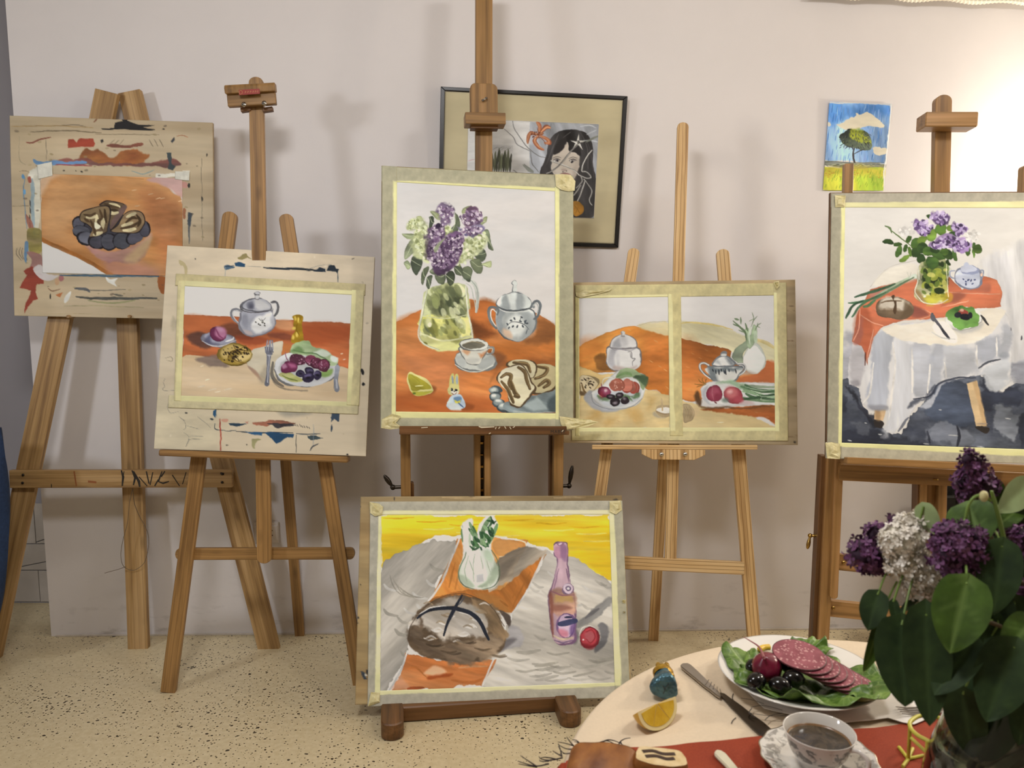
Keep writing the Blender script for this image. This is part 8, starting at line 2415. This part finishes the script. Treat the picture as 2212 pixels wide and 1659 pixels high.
# ---- lemon wedge
lc = tt(1419, 1521, .0335)
le = thing('lemon_wedge', 'lemon wedge with its cut face towards the camera on the cream cloth', 'lemon', lc)
s = NT('lemon_flesh')
lv = s.coord('Object', (1, 1, 1))
s.bump(s.noise(lv, 160, 3), .4, .001)
M['lemon_flesh'] = s.out(s.ramp(s.noise(lv, 45, 3), [(.3, 'c79a1c'), (.7, 'dcb93c')]), .3)
M['lemon_pith'] = plain('lemon_pith', 'e0cf9a', .6)
s = NT('lemon_peel')
s.bump(s.noise(s.coord('Object', (1, 1, 1)), 330, 2), .35, .0008)
M['lemon_peel'] = s.out('d0a02a', .35)
A_, B_ = .038, .034
PH0, PH1 = math.radians(-112), math.radians(-42)


def lune(b0, b1, phi0, phi1, nu=24, nv=8):
    bm = bmesh.new()
    g = []
    for i_ in range(nu + 1):
        t = math.pi * i_ / nu
        row = []
        for j in range(nv + 1):
            ph = phi0 + (phi1 - phi0) * j / nv
            r = b1 * (math.sin(t) ** .8 if 0 < i_ < nu else 0)
            row.append(bm.verts.new((A_ * 1.04 * math.cos(t), r * math.cos(ph), r * math.sin(ph))))
        g.append(row)
    for i_ in range(nu):
        for j in range(nv):
            bm.faces.new((g[i_][j], g[i_ + 1][j], g[i_ + 1][j + 1], g[i_][j + 1]))
    return bm


def half_disc(k, phi, lift, seg=24):
    bm = bmesh.new()
    n_ = Vector((0, -math.sin(phi), math.cos(phi)))
    v = [bm.verts.new(Vector((A_ * k * math.cos(math.pi * i_ / seg), B_ * k * math.sin(math.pi * i_ / seg) ** .8 * math.cos(phi), B_ * k * math.sin(math.pi * i_ / seg) ** .8 * math.sin(phi))) + n_ * lift) for i_ in range(seg + 1)]
    bm.faces.new(v)
    return bm


dL = (tt(1466, 1500, .03) - tt(1368, 1542, .03)).normalized()
yL = Vector((0, 0, 1)).cross(dL).normalized()
Ml = frame_matrix(lc, dL, yL, dL.cross(yL))
mesh_obj('peel', lune(0, B_ * 1.06, PH0, PH1), M['lemon_peel'], le, Ml, True)
for phi, sg in ((PH0, -1), (PH1, 1)):
    mesh_obj('pith', half_disc(1.04, phi, 0), M['lemon_pith'], le, Ml)
    nrm = Vector((0, -math.sin(phi), math.cos(phi))) * sg
    for a0, a1 in ((.07, 1.015), (1.04, 2.09), (2.115, 3.07)):
        bm = bmesh.new()
        pts = [Vector((.002 * math.cos((a0 + a1) / 2), 0, 0))] + [Vector((A_ * .88 * math.cos(a0 + (a1 - a0) * q / 9), B_ * .88 * math.sin(a0 + (a1 - a0) * q / 9) ** .8, 0)) for q in range(10)]
        vv = []
        for p in pts:
            vv.append(bm.verts.new(Vector((p.x, p.y * math.cos(phi), p.y * math.sin(phi))) + nrm * .0006))
        f = bm.faces.new(vv)
        r = bmesh.ops.extrude_face_region(bm, geom=[f])
        bmesh.ops.translate(bm, vec=-nrm * .0008, verts=[v for v in r['geom'] if isinstance(v, bmesh.types.BMVert)])
        bmesh.ops.recalc_face_normals(bm, faces=bm.faces)
        mesh_obj('segment', bm, M['lemon_flesh'], le, Ml)

# ---- foil wrapped chocolate figure lying on its back
f0, f1_ = tt(1436, 1487, .023), tt(1430, 1433, .016)
fdx = (f1_ - f0).normalized()
fo = thing('foil_chocolate', 'chocolate figure in blue foil with gold top lying behind the lemon wedge', 'chocolate', f0)
s = NT('blue_foil')
fv = s.coord('Object', (1, 1, 1))
vo = s.n('ShaderNodeTexVoronoi')
vo.inputs['Scale'].default_value = 190
s.l(fv, vo.inputs['Vector'])
s.bump(vo.outputs['Distance'], .8, .002)
M['blue_foil'] = s.out(s.ramp(s.noise(fv, 60, 3), [(.3, '3f5c68'), (.7, '587f8e')]), .34, Metallic=.55)
s = NT('gold_foil')
fv = s.coord('Object', (1, 1, 1))
s.bump(s.noise(fv, 190, 3), .7, .002)
M['gold_foil'] = s.out(s.ramp(s.noise(fv, 70, 3), [(.3, '9a7018'), (.7, 'd3ac3c')]), .28, Metallic=.7)
Lf = (f1_ - f0).length
body = lathe_bm([(.0005, 0), (.012, -.0005), (.0190, .0008), (.0215, .004), (.0212, .012), (.0180, .024), (.0145, .034), (.0128, .042), (.0135, .048)], 28)
for v in body.verts:
    a = math.atan2(v.co.y, v.co.x)
    k = 1 + .10 * math.cos(3 * a + .6) + .02 * math.sin(9 * a + v.co.z * 300)
    v.co.x *= k
    v.co.y *= k * .94
mesh_obj('body', body, M['blue_foil'], fo, aim(f0, fdx), True)
mesh_obj('seam', tube_bm(catmull([f0 - fdx * .0016 + Vector((x, 0, z)) for x, z in ((-.002, -.008), (.001, 0), (.006, .008))], 4), .0005, 5), M['ink'], fo)
mesh_obj('seam', tube_bm([f0 - fdx * .0016 + Vector((x, 0, z)) for x, z in ((.001, 0), (-.004, .005))], .0005, 5), M['ink'], fo)
hd_ = lathe_bm([(.0130, .046), (.0150, .052), (.0150, .060), (.0125, .068), (.008, .073), (.0005, .075)], 24)
for v in hd_.verts:
    a = math.atan2(v.co.y, v.co.x)
    v.co.x *= 1 + .12 * abs(math.cos(a)) + .03 * math.sin(7 * a)
mesh_obj('head', hd_, M['gold_foil'], fo, aim(f0, fdx), True)
for sx in (-1, 1):
    mesh_obj('ear', sphere_bm(.008, 12, 8, (.6, .45, 1.4)), M['gold_foil'], fo, aim(f0 + fdx * .080 + Vector((sx * .007, 0, .004)), fdx), True)
mesh_obj('bow', sphere_bm(.0055, 12, 8, (1, 1, .5)), M['gold_foil'], fo, aim(f0 + fdx * .036 + Vector((.0125, -.003, .008)), (.6, -.3, .7)), True)

# ---- cake slices on a dark glass dish at the lower edge
kx, ky = .160, .890
dish = thing('cake_dish', 'small dark glass dish holding the swirled cake slices', 'dish', (kx, ky, ZC + .004))
s = NT('dark_glass_dish')
M['dark_glass'] = s.out('2f3336', .08, Transmission_Weight=.25, IOR=1.5)
mesh_obj('bowl', lathe_bm([(.0005, .0), (.045, .0), (.058, .006), (.074, .016), (.078, .021), (.0765, .0225), (.056, .0095), (.043, .004), (.0005, .004)], 84, None, 12, .03), M['dark_glass'], dish, T(kx, ky, ZC + .0045), True)
mesh_obj('bright_rim', lathe_bm([(.0772, .0205), (.0786, .0215), (.0782, .0228), (.0765, .0228)], 84, None, 12, .03), M['cutlery'], dish, T(kx, ky, ZC + .0046), True)
s = NT('cake_crumb')
cv = s.coord('Object', (1, 1, 1))
s.bump(s.noise(cv, 300, 3), .5, .001)
M['crumb'] = s.out(s.ramp(s.noise(cv, 90, 3), [(.3, 'c9ad7c'), (.7, 'dcc79c')]), .8)
s = NT('cake_crust')
cv = s.coord('Object', (1, 1, 1))
s.bump(s.noise(cv, 70, 4), .4, .003)
M['crust'] = s.out(s.ramp(s.noise(cv, 38, 4), [(.3, '6d3c16'), (.6, '99602a'), (.75, 'b07c3e')]), .55)
M['choc'] = plain('chocolate_swirl', '3a2416', .6, .2, 200)


def cake(label, Mx, w, d, h, seed, swirls):
    o = thing('cake_slice', label, 'cake', Mx.translation)
    r = np.random.default_rng(seed)
    n = 44
    out = []
    for k in range(n):
        a = 2 * math.pi * k / n
        c_, s_ = math.cos(a), math.sin(a)
        q = (abs(c_) ** 3.2 + abs(s_) ** 3.2) ** (-1 / 3.2)
        q *= 1 + .03 * math.sin(5 * a + seed) + .02 * math.sin(9 * a)
        out.append((w / 2 * q * c_, d / 2 * q * s_))
    bm = bmesh.new()
    rg = []
    for f, z in ((.94, 0), (1.0, .08), (1.02, .5), (1.0, .92), (.95, 1.0)):
        rg.append([bm.verts.new((x * f, y * f, h * z)) for x, y in out])
    for A, B in zip(rg, rg[1:]):
        for k in range(n):
            bm.faces.new((A[k], A[(k + 1) % n], B[(k + 1) % n], B[k]))
    mesh_obj('crust', bm, M['crust'], o, Mx, True)
    for zz, sg in ((h, 1), (0, -1)):
        bm = bmesh.new()
        t = [bm.verts.new((x * .95, y * .95, zz + .0003 * sg)) for x, y in out]
        bm.faces.new(t[::sg])
        mesh_obj('crumb', bm, M['crumb'], o, Mx)
    for sw in swirls:
        q = catmull([Vector((x * w / 2, y * d / 2, h + .0002)) for x, y in sw], 5)
        bm = tube_bm(q, [.0036] * len(q), 7)
        bmesh.ops.scale(bm, vec=(1, 1, .35), verts=bm.verts, space=T(0, 0, -h))
        mesh_obj('chocolate_swirl', bm, M['choc'], o, Mx, True)
    return o


SW = [[(-.7, .3), (-.3, .62), (.1, .35), (.55, .62), (.75, .3)], [(-.6, -.1), (-.2, .15), (.2, -.05), (.5, .2)], [(-.5, -.5), (0, -.3), (.5, -.45), (.7, -.15)]]
c1 = atz(1422, 1628, ZC + .054)
cake('thick cake slice with chocolate swirls on its upward cut face, right one on the dish', T(c1 - Vector((0, .006, .046))) @ Matrix.Rotation(-.12, 4, 'Z') @ Matrix.Rotation(.05, 4, 'Y'), .066, .040, .046, 3, [[(-.7, .3), (-.3, .5), (.1, .3), (.55, .45)], [(-.6, -.2), (-.2, -.02), (.2, -.2), (.5, -.05)]])
c2 = atz(1320, 1622, ZC + .058)
cake('leaning cake slice with brown crust on top, left one on the dish', T(c2 + Vector((-.002, .026, -.024))) @ Matrix.Rotation(-.25, 4, 'Z') @ Matrix.Rotation(1.95, 4, 'X') @ Matrix.Rotation(.10, 4, 'Z'), .092, .056, .050, 7, SW)

# ---- yellow wire egg stand with bird feet
M['yellow_wire'] = plain('yellow_coated_wire', 'c9c04a', .35)
ws = thing('wire_egg_stand', 'yellow wire egg stand with little bird feet on the runner', 'stand', tt(1962, 1640, .003))
ring0 = (1967, 1568)
zr = ZC + .060
rp_ = [atz(x, y, zr) for x, y in ((2044, 1556), (2009.6, 1547), (1985, 1547), (1967.6, 1558), (1965.7, 1568), (1972.6, 1580), (1992, 1594), (2027, 1605))]
rp_ += [rp_[-1] + (rp_[0] - rp_[-1]) * .5 + Vector((.020, .0, 0))]
mesh_obj('ring', tube_bm(catmull(rp_, 6, True), .0028, 8, True), M['yellow_wire'], ws, None, True)
r_w = .0024
f_c = tt(1962, 1639, .0045)
for nm, pts in (('leg', [atz(1966, 1569, zr), f_c]), ('leg', [rp_[-2] + Vector((-.012, 0.004, 0)), rp_[-2] + Vector((-.012, .004, -.052))]), ('brace', [atz(1968, 1594, zr - .018), atz(2005, 1629, zr - .024)])):
    mesh_obj(nm, tube_bm(pts, r_w, 8), M['yellow_wire'], ws)
for x, y in ((1941.8, 1613.7), (1972, 1617), (1995, 1632), (1950, 1656)):
    mesh_obj('toe', tube_bm([f_c, tt(x, y, .0045)], r_w, 8), M['yellow_wire'], ws)

# golden bowl half hidden behind the jug
gb = Vector((.735, 1.17, ZC))
go = thing('gilded_bowl', 'small shiny golden-brown bowl peeping out behind the glass jug', 'bowl', gb)
mesh_obj('bowl_body', lathe_bm([(.0005, .002), (.020, .002), (.030, .012), (.036, .03), (.034, .045), (.030, .05), (.028, .045), (.030, .03), (.0005, .01)], 32), plain('golden_brown_glaze', '9a6a34', .12, Metallic=.6), go, T(gb), True)


# ---------------------------------------------------------------- glass jug and lilac
JX, JY = .622, .868
s = NT('clear_glass')
M['glass'] = s.out('e9efe2', .02, Transmission_Weight=1.0, IOR=1.45)
jug = thing('glass_jug', 'wide glass jug holding the lilac bouquet at the right corner of the table', 'jug', (JX, JY, ZC + .004))
jp = [(.0005, .0), (.100, .0), (.112, .006), (.114, .02), (.104, .07), (.088, .12), (.070, .168), (.066, .178), (.064, .178), (.067, .168), (.085, .12), (.101, .07), (.110, .02), (.100, .008), (.0005, .008)]
mesh_obj('jug_wall', lathe_bm(jp, 64), M['glass'], jug, T(JX, JY, ZC + .0045), True)
s = NT('water')
M['water'] = s.out('e6ead2', .0, Transmission_Weight=1.0, IOR=1.33)
mesh_obj('water', lathe_bm([(.0005, .0085), (.0995, .0085), (.1095, .02), (.1008, .07), (.0925, .097), (.0005, .097)], 64), M['water'], jug, T(JX, JY, ZC + .0045), True)
hr = Matrix.Rotation(-.5, 3, 'Z')
mesh_obj('jug_handle', tube_bm(catmull([Vector((JX, JY, ZC + .0045)) + hr @ Vector(p) for p in ((.068, 0, .165), (.105, 0, .170), (.135, 0, .14), (.140, 0, .09), (.112, 0, .05))], 6), .007, 10), M['glass'], jug, None, True)

s = NT('lilac_leaf')
lv = s.coord('Object', (1, 1, 1))
fx = s.noise(lv, 40, 3)
at_ = s.n('ShaderNodeAttribute', attribute_name='vein')
c = s.ramp(fx, [(.3, '33481a'), (.7, '4a6624')])
c = s.mix(s.math('MULTIPLY', at_.outputs['Fac'], .45), c, '7f9a54')
geo = s.n('ShaderNodeNewGeometry')
c = s.mix(s.math('MULTIPLY', geo.outputs['Backfacing'], .8), c, '93a877')
s.bump(fx, .25, .002)
M['leaf'] = s.out(c, .55, Specular_IOR_Level=.25)
s = NT('dark_lilac_leaf')
lv = s.coord('Object', (1, 1, 1))
fx = s.noise(lv, 40, 3)
at_ = s.n('ShaderNodeAttribute', attribute_name='vein')
c = s.mix(s.math('MULTIPLY', at_.outputs['Fac'], .16), s.ramp(fx, [(.3, '20301a'), (.7, '2f4222')]), '5d7446')
s.bump(fx, .25, .002)
M['leaf_dark'] = s.out(c, .6, Specular_IOR_Level=.2)
M['leaf_pale'] = plain('pale_leaf_underside', '9db07c', .55, .08, 60)
M['stem_green'] = plain('green_stem', '6f8a3e', .5, .1, 60)
M['twig'] = plain('brown_twig', '5a4a30', .7, .15, 60)


def leaf_mesh(L, wd, fold, droop, seed):
    """heart shaped leaf, base at origin, tip along +Y, upper face +Z"""
    r = np.random.default_rng(seed)
    bm = bmesh.new()
    n, m = 16, 10
    prof = lambda t: t ** .40 * (1 - t) ** .78 if 0 < t < 1 else 0
    mx = max(prof(k / 60) for k in range(61))
    g = []
    ph = r.random() * 6
    for i_ in range(n + 1):
        t = i_ / n
        hw = wd / 2 * prof(t) / mx
        row = []
        for j in range(-m // 2, m // 2 + 1):
            u = j / (m / 2)
            x = hw * u
            y = L * t - (.10 * L * (1 - t) ** 6 * (abs(u)) if t < .3 else 0) - .06 * L * abs(u) * (1 - t) * (1 if t < .35 else 0)
            z = fold * abs(x) - droop * L * t ** 2 + .02 * wd * math.sin(9 * t + ph + 3 * u) * abs(u)
            row.append(bm.verts.new((x, y, z)))
        g.append(row)
    for i_ in range(n):
        for j in range(m):
            try:
                bm.faces.new((g[i_][j], g[i_][j + 1], g[i_ + 1][j + 1], g[i_ + 1][j]))
            except ValueError:
                pass
    bmesh.ops.remove_doubles(bm, verts=bm.verts, dist=1e-5)
    return bm


def leaf(parent, b, t, wpx, y0, y1=None, tilt=0.0, mat='leaf', fold=.18, droop=.05, seed=1, flip=False):
    """leaf from the base pixel to the tip pixel; y0/y1 distance of base and tip"""
    B, Tp = aty(b[0], b[1], y0), aty(t[0], t[1], y1 if y1 is not None else y0 - .01)
    L = (Tp - B).length
    wd = wpx * depth(B) / F_PX
    yv = (Tp - B).normalized()
    look = (CAMP - B).normalized()
    z = (look - yv * look.dot(yv)).normalized()
    z = Matrix.Rotation(tilt, 3, yv) @ z
    x = yv.cross(z)
    bm = leaf_mesh(L, wd, fold, droop, seed)
    me_o = mesh_obj('leaf', bm, M[mat], parent, frame_matrix(B, x, yv, z), True)
    me = me_o.data
    at = me.attributes.new('vein', 'FLOAT', 'POINT')
    vals = []
    for v in me.vertices:
        a = max(0, 1 - abs(v.co.x) / (wd * .02))
        b_ = max(0, 1 - abs(((v.co.y - abs(v.co.x) * .9) / (L * .16)) % 1 - .5) / .08) * .5
        vals.append(max(a, b_))
    at.data.foreach_set('value', vals)
    return B


def flower_faces(bm, p, n, r, rng):
    """four petals"""
    q = n.to_track_quat('Z', 'Y').to_matrix() @ Matrix.Rotation(rng.random() * 1.57, 3, 'Z')
    c = bm.verts.new(p)
    for k in range(4):
        a = k * math.pi / 2
        pts = []
        for da, rr, zz in ((-.55, .62, .12), (-.3, 1.0, .28), (.3, 1.0, .28), (.55, .62, .12)):
            pts.append(bm.verts.new(p + q @ Vector((r * rr * math.cos(a + da), r * rr * math.sin(a + da), r * zz))))
        bm.faces.new([c] + pts)


def floret_mat(name, a, b):
    s = NT(name)
    f = s.noise(s.coord('Object', (1, 1, 1)), 110, 2)
    return s.out(s.ramp(f, [(.3, a), (.7, b)]), .6)


M['purple'] = floret_mat('purple_florets', '482446', '7d4c7b')
M['white_fl'] = floret_mat('white_florets', 'ded6c6', 'f4efe6')
M['purple_core'] = plain('purple_buds', '31172f', .7)
M['white_core'] = plain('white_buds', 'cfcab6', .7)


def blossom(parent, blobs, kind, seed, size=.0062, dens=1.0):
    """panicle: florets over the union of px blobs (x, y, r px, distance)"""
    rng = np.random.default_rng(seed)
    core = bmesh.new()
    bm = bmesh.new()
    sph = []
    for x, y, r, yy in blobs:
        c = aty(x, y, yy)
        sph.append((c, r * depth(c) / F_PX))
    for c, R in sph:
        b = sphere_bm(R * .80, 14, 9)
        for v in b.verts:
            v.co *= 1 + .12 * math.sin(v.co.x * 400 + v.co.z * 300)
        bmesh.ops.translate(b, vec=c, verts=b.verts)
        me = bpy.data.meshes.new('tmp')
        b.to_mesh(me)
        core.from_mesh(me)
        bpy.data.meshes.remove(me)
        b.free()
        n = int(dens * 3.4 * 4 * math.pi * R * R / (math.pi * size * size)) // 2
        for _ in range(n):
            v = Vector(rng.normal(size=3)).normalized()
            p = c + v * R * (.84 + .24 * rng.random())
            if any((p - c2).length < R2 * .78 for c2, R2 in sph if c2 is not c):
                continue
            flower_faces(bm, p, (v + Vector(rng.normal(size=3)) * .35).normalized(), size * (.75 + .5 * rng.random()), rng)
    o = mesh_obj('blossom', bm, M['purple' if kind == 'p' else 'white_fl'], parent)
    o['kind'] = 'stuff'
    mesh_obj('bud_cluster', core, M['purple_core' if kind == 'p' else 'white_core'], parent, None, True)['kind'] = 'stuff'


FOOT = Vector((JX, JY, ZC + .02))


def sprig_(label, head, yy, blobs, kind, seed, leaves, dens=1.0, mid=None):
    H = aty(head[0], head[1], yy)
    k = seed * 2.399
    foot = FOOT + Vector((.055 * math.cos(k), .055 * math.sin(k), 0))
    o = thing('lilac_sprig', label, 'lilac', foot, 'lilac sprigs in the glass jug')
    neck = Vector((JX, JY, ZC + .185)) + Vector((.035 * math.cos(k + 2.6), .035 * math.sin(k + 2.6), 0))
    m_ = aty(mid[0], mid[1], yy) if mid else neck.lerp(H, .5) + Vector((0, 0, .02))
    pts = catmull([foot, neck, m_, H], 8)
    mesh_obj('stem', tube_bm(pts, [.0036 - .0014 * i_ / len(pts) for i_ in range(len(pts))], 8), M['twig'], o, None, True)
    if blobs:
        blossom(o, [(x, y, r, yy + dy) for x, y, r, dy in blobs], kind, seed, *((.0050, 1.3) if kind == 'w' else (.0060, 1.0)))
    for i_, lf in enumerate(leaves):
        lf = dict(lf)
        B = leaf(o, **lf, seed=seed * 10 + i_)
        a = min(pts[12:], key=lambda p: (p - B).length)
        mesh_obj('petiole', tube_bm(catmull([a, a.lerp(B, .6) + Vector((0, 0, .008)), B], 4), .0013, 6), M['stem_green'], o)
    return o


D = dict
sprig_('low dark purple lilac cluster reaching furthest left over the easel', (1905, 1190), .93,
       [(1866, 1196, 38, 0), (1893, 1205, 36, .01), (1892, 1152, 22, 0), (1900, 1175, 24, .02), (1915, 1205, 22, 0), (1924, 1122, 10, .0)], 'p', 1,
       [D(b=(1896, 1285), t=(1874, 1362), wpx=58, y0=.90, y1=.89, mat='leaf_dark', tilt=.2), D(b=(1902, 1338), t=(1868, 1453), wpx=42, y0=.90, y1=.88, mat='leaf', tilt=-.6, fold=.5), D(b=(1990, 1284), t=(1935, 1330), wpx=26, y0=.91, mat='leaf_dark', tilt=.9)])
sprig_('creamy white lilac cluster between two purple ones on the left', (1975, 1200), .90,
       [(1942, 1170, 40, 0), (1972, 1165, 34, 0), (1957, 1215, 42, 0), (1985, 1235, 42, 0), (1992, 1275, 34, .01), (2028, 1268, 28, .01), (2012, 1300, 20, .01), (2022, 1322, 11, .01), (1958, 1132, 22, .01), (1988, 1124, 20, .01), (1912, 1158, 12, 0), (2050, 1262, 16, .01)], 'w', 2,
       [D(b=(1995, 1094), t=(2022, 1156), wpx=46, y0=.90, y1=.89, mat='leaf_pale', tilt=.3), D(b=(1948, 1350), t=(1955, 1528), wpx=112, y0=.86, y1=.83, mat='leaf_dark', droop=.02), D(b=(1930, 1300), t=(1938, 1352), wpx=22, y0=.88, mat='leaf_dark')])
sprig_('large round purple lilac cluster in the middle of the bouquet', (2072, 1190), .86,
       [(2072, 1170, 46, 0), (2050, 1195, 42, 0), (2092, 1195, 44, 0), (2078, 1222, 38, 0), (2048, 1160, 30, .0), (2108, 1170, 26, 0), (2062, 1236, 22, 0), (2030, 1175, 18, 0)], 'p', 3,
       [D(b=(2092, 1094), t=(2122, 1176), wpx=98, y0=.90, y1=.87, mat='leaf', tilt=.1), D(b=(2088, 1262), t=(2052, 1412), wpx=112, y0=.82, y1=.80, mat='leaf', droop=.03), D(b=(2098, 1390), t=(2016, 1500), wpx=86, y0=.825, y1=.81, mat='leaf_dark', tilt=.3), D(b=(2000, 1330), t=(2008, 1570), wpx=96, y0=.84, y1=.81, mat='leaf_dark', droop=.02)])
sprig_('tall purple lilac spike standing highest in front of the easel ledge', (2110, 1060), .92,
       [(2092, 990, 17, 0), (2108, 1000, 18, 0), (2095, 1015, 22, 0), (2115, 1025, 24, 0), (2088, 1040, 24, 0), (2128, 1048, 26, 0), (2104, 1058, 26, .01), (2140, 1056, 16, 0), (2085, 1068, 16, 0), (2112, 1078, 20, .01)], 'p', 4,
       [D(b=(2152, 1045), t=(2160, 1112), wpx=42, y0=.93, y1=.92, mat='leaf', tilt=.5), D(b=(2165, 1182), t=(2146, 1328), wpx=86, y0=.84, y1=.82, mat='leaf_dark')], mid=(2140, 1160))
sprig_('shadowed purple lilac cluster behind the tall spike', (2125, 1100), .97,
       [(2112, 1098, 26, 0), (2134, 1110, 26, 0), (2130, 1140, 28, 0), (2118, 1125, 22, 0), (2100, 1088, 18, 0)], 'p', 5,
       [D(b=(2216, 1048), t=(2158, 1106), wpx=62, y0=.92, y1=.90, mat='leaf_pale', tilt=-.5), D(b=(2200, 1100), t=(2150, 1140), wpx=40, y0=.95, mat='leaf')])
sprig_('pinkish purple lilac cluster cut by the right edge of the view', (2215, 1190), .88,
       [(2206, 1160, 24, 0), (2222, 1190, 34, 0), (2205, 1205, 20, 0), (2196, 1292, 22, .02), (2214, 1280, 24, .02), (2225, 1160, 26, 0)], 'p', 6,
       [D(b=(2226, 1345), t=(2168, 1412), wpx=76, y0=.82, y1=.80, mat='leaf', tilt=-.2), D(b=(2190, 1400), t=(2130, 1560), wpx=110, y0=.80, y1=.78, mat='leaf_dark'), D(b=(2226, 1500), t=(2200, 1612), wpx=64, y0=.79, y1=.78, mat='leaf_dark')])
sprig_('white lilac cluster at the right edge under the pale leaf', (2218, 1070), .96,
       [(2210, 1064, 16, 0), (2226, 1075, 20, 0), (2230, 1055, 20, 0)], 'w', 7, [D(b=(2180, 1100), t=(2232, 1140), wpx=40, y0=.95, mat='leaf_dark')])
rng_ = np.random.default_rng(44)
for sd, lab, spots in ((8, 'leafy green lilac twig filling the lower left of the bouquet', [((2060, 1400), (2030, 1520), 84), ((2040, 1360), (2068, 1470), 90), ((1985, 1390), (1978, 1500), 70), ((2090, 1440), (2060, 1555), 80), ((2010, 1300), (2060, 1400), 80)]),
                       (9, 'leafy green lilac twig filling the right side of the bouquet', [((2150, 1290), (2110, 1420), 90), ((2130, 1400), (2110, 1560), 100), ((2190, 1300), (2200, 1430), 90), ((2170, 1430), (2180, 1560), 96), ((2110, 1320), (2140, 1420), 90), ((2080, 1500), (2100, 1640), 84), ((2160, 1530), (2120, 1650), 90)]),
                       (10, 'leafy green lilac twig deep in the middle of the bouquet', [((2080, 1250), (2150, 1330), 90), ((2160, 1220), (2210, 1330), 90), ((2130, 1170), (2180, 1260), 70), ((2140, 1340), (2060, 1420), 80), ((2220, 1230), (2190, 1330), 80)])):
    yb = {8: .90, 9: .85, 10: .94}[sd]
    sprig_(lab, (2090 + 20 * (sd - 9), 1330), yb, [], 'p', sd, [D(b=b, t=t, wpx=w, y0=yb + .02 * rng_.random(), y1=yb - .01, mat='leaf_dark', tilt=(rng_.random() - .5) * .8) for b, t, w in spots])
# the bare green stalks near the top
o = thing('bare_stalk', 'bare bent green stalk rising beside the tall purple spike', 'stalk', aty(2180, 1230, .86))
mesh_obj('stalk', tube_bm(catmull([aty(x, y, .86) for x, y in ((2185, 1260), (2165, 1150), (2150, 1090), (2143, 1066), (2142, 1060))], 6), [.003 - .00006 * k for k in range(25)], 8), M['stem_green'], o, None, True)
mesh_obj('side_stalk', tube_bm(catmull([aty(x, y, .86) for x, y in ((2140, 1082), (2125, 1070), (2105, 1074), (2092, 1092), (2086, 1120))], 6), .0018, 8), M['stem_green'], o, None, True)
mesh_obj('bud', sphere_bm(.005, 10, 8, (1, 1, 1.3)), plain('pale_bud', 'c9c08a', .5), o, T(aty(2125, 1072, .858)), True)
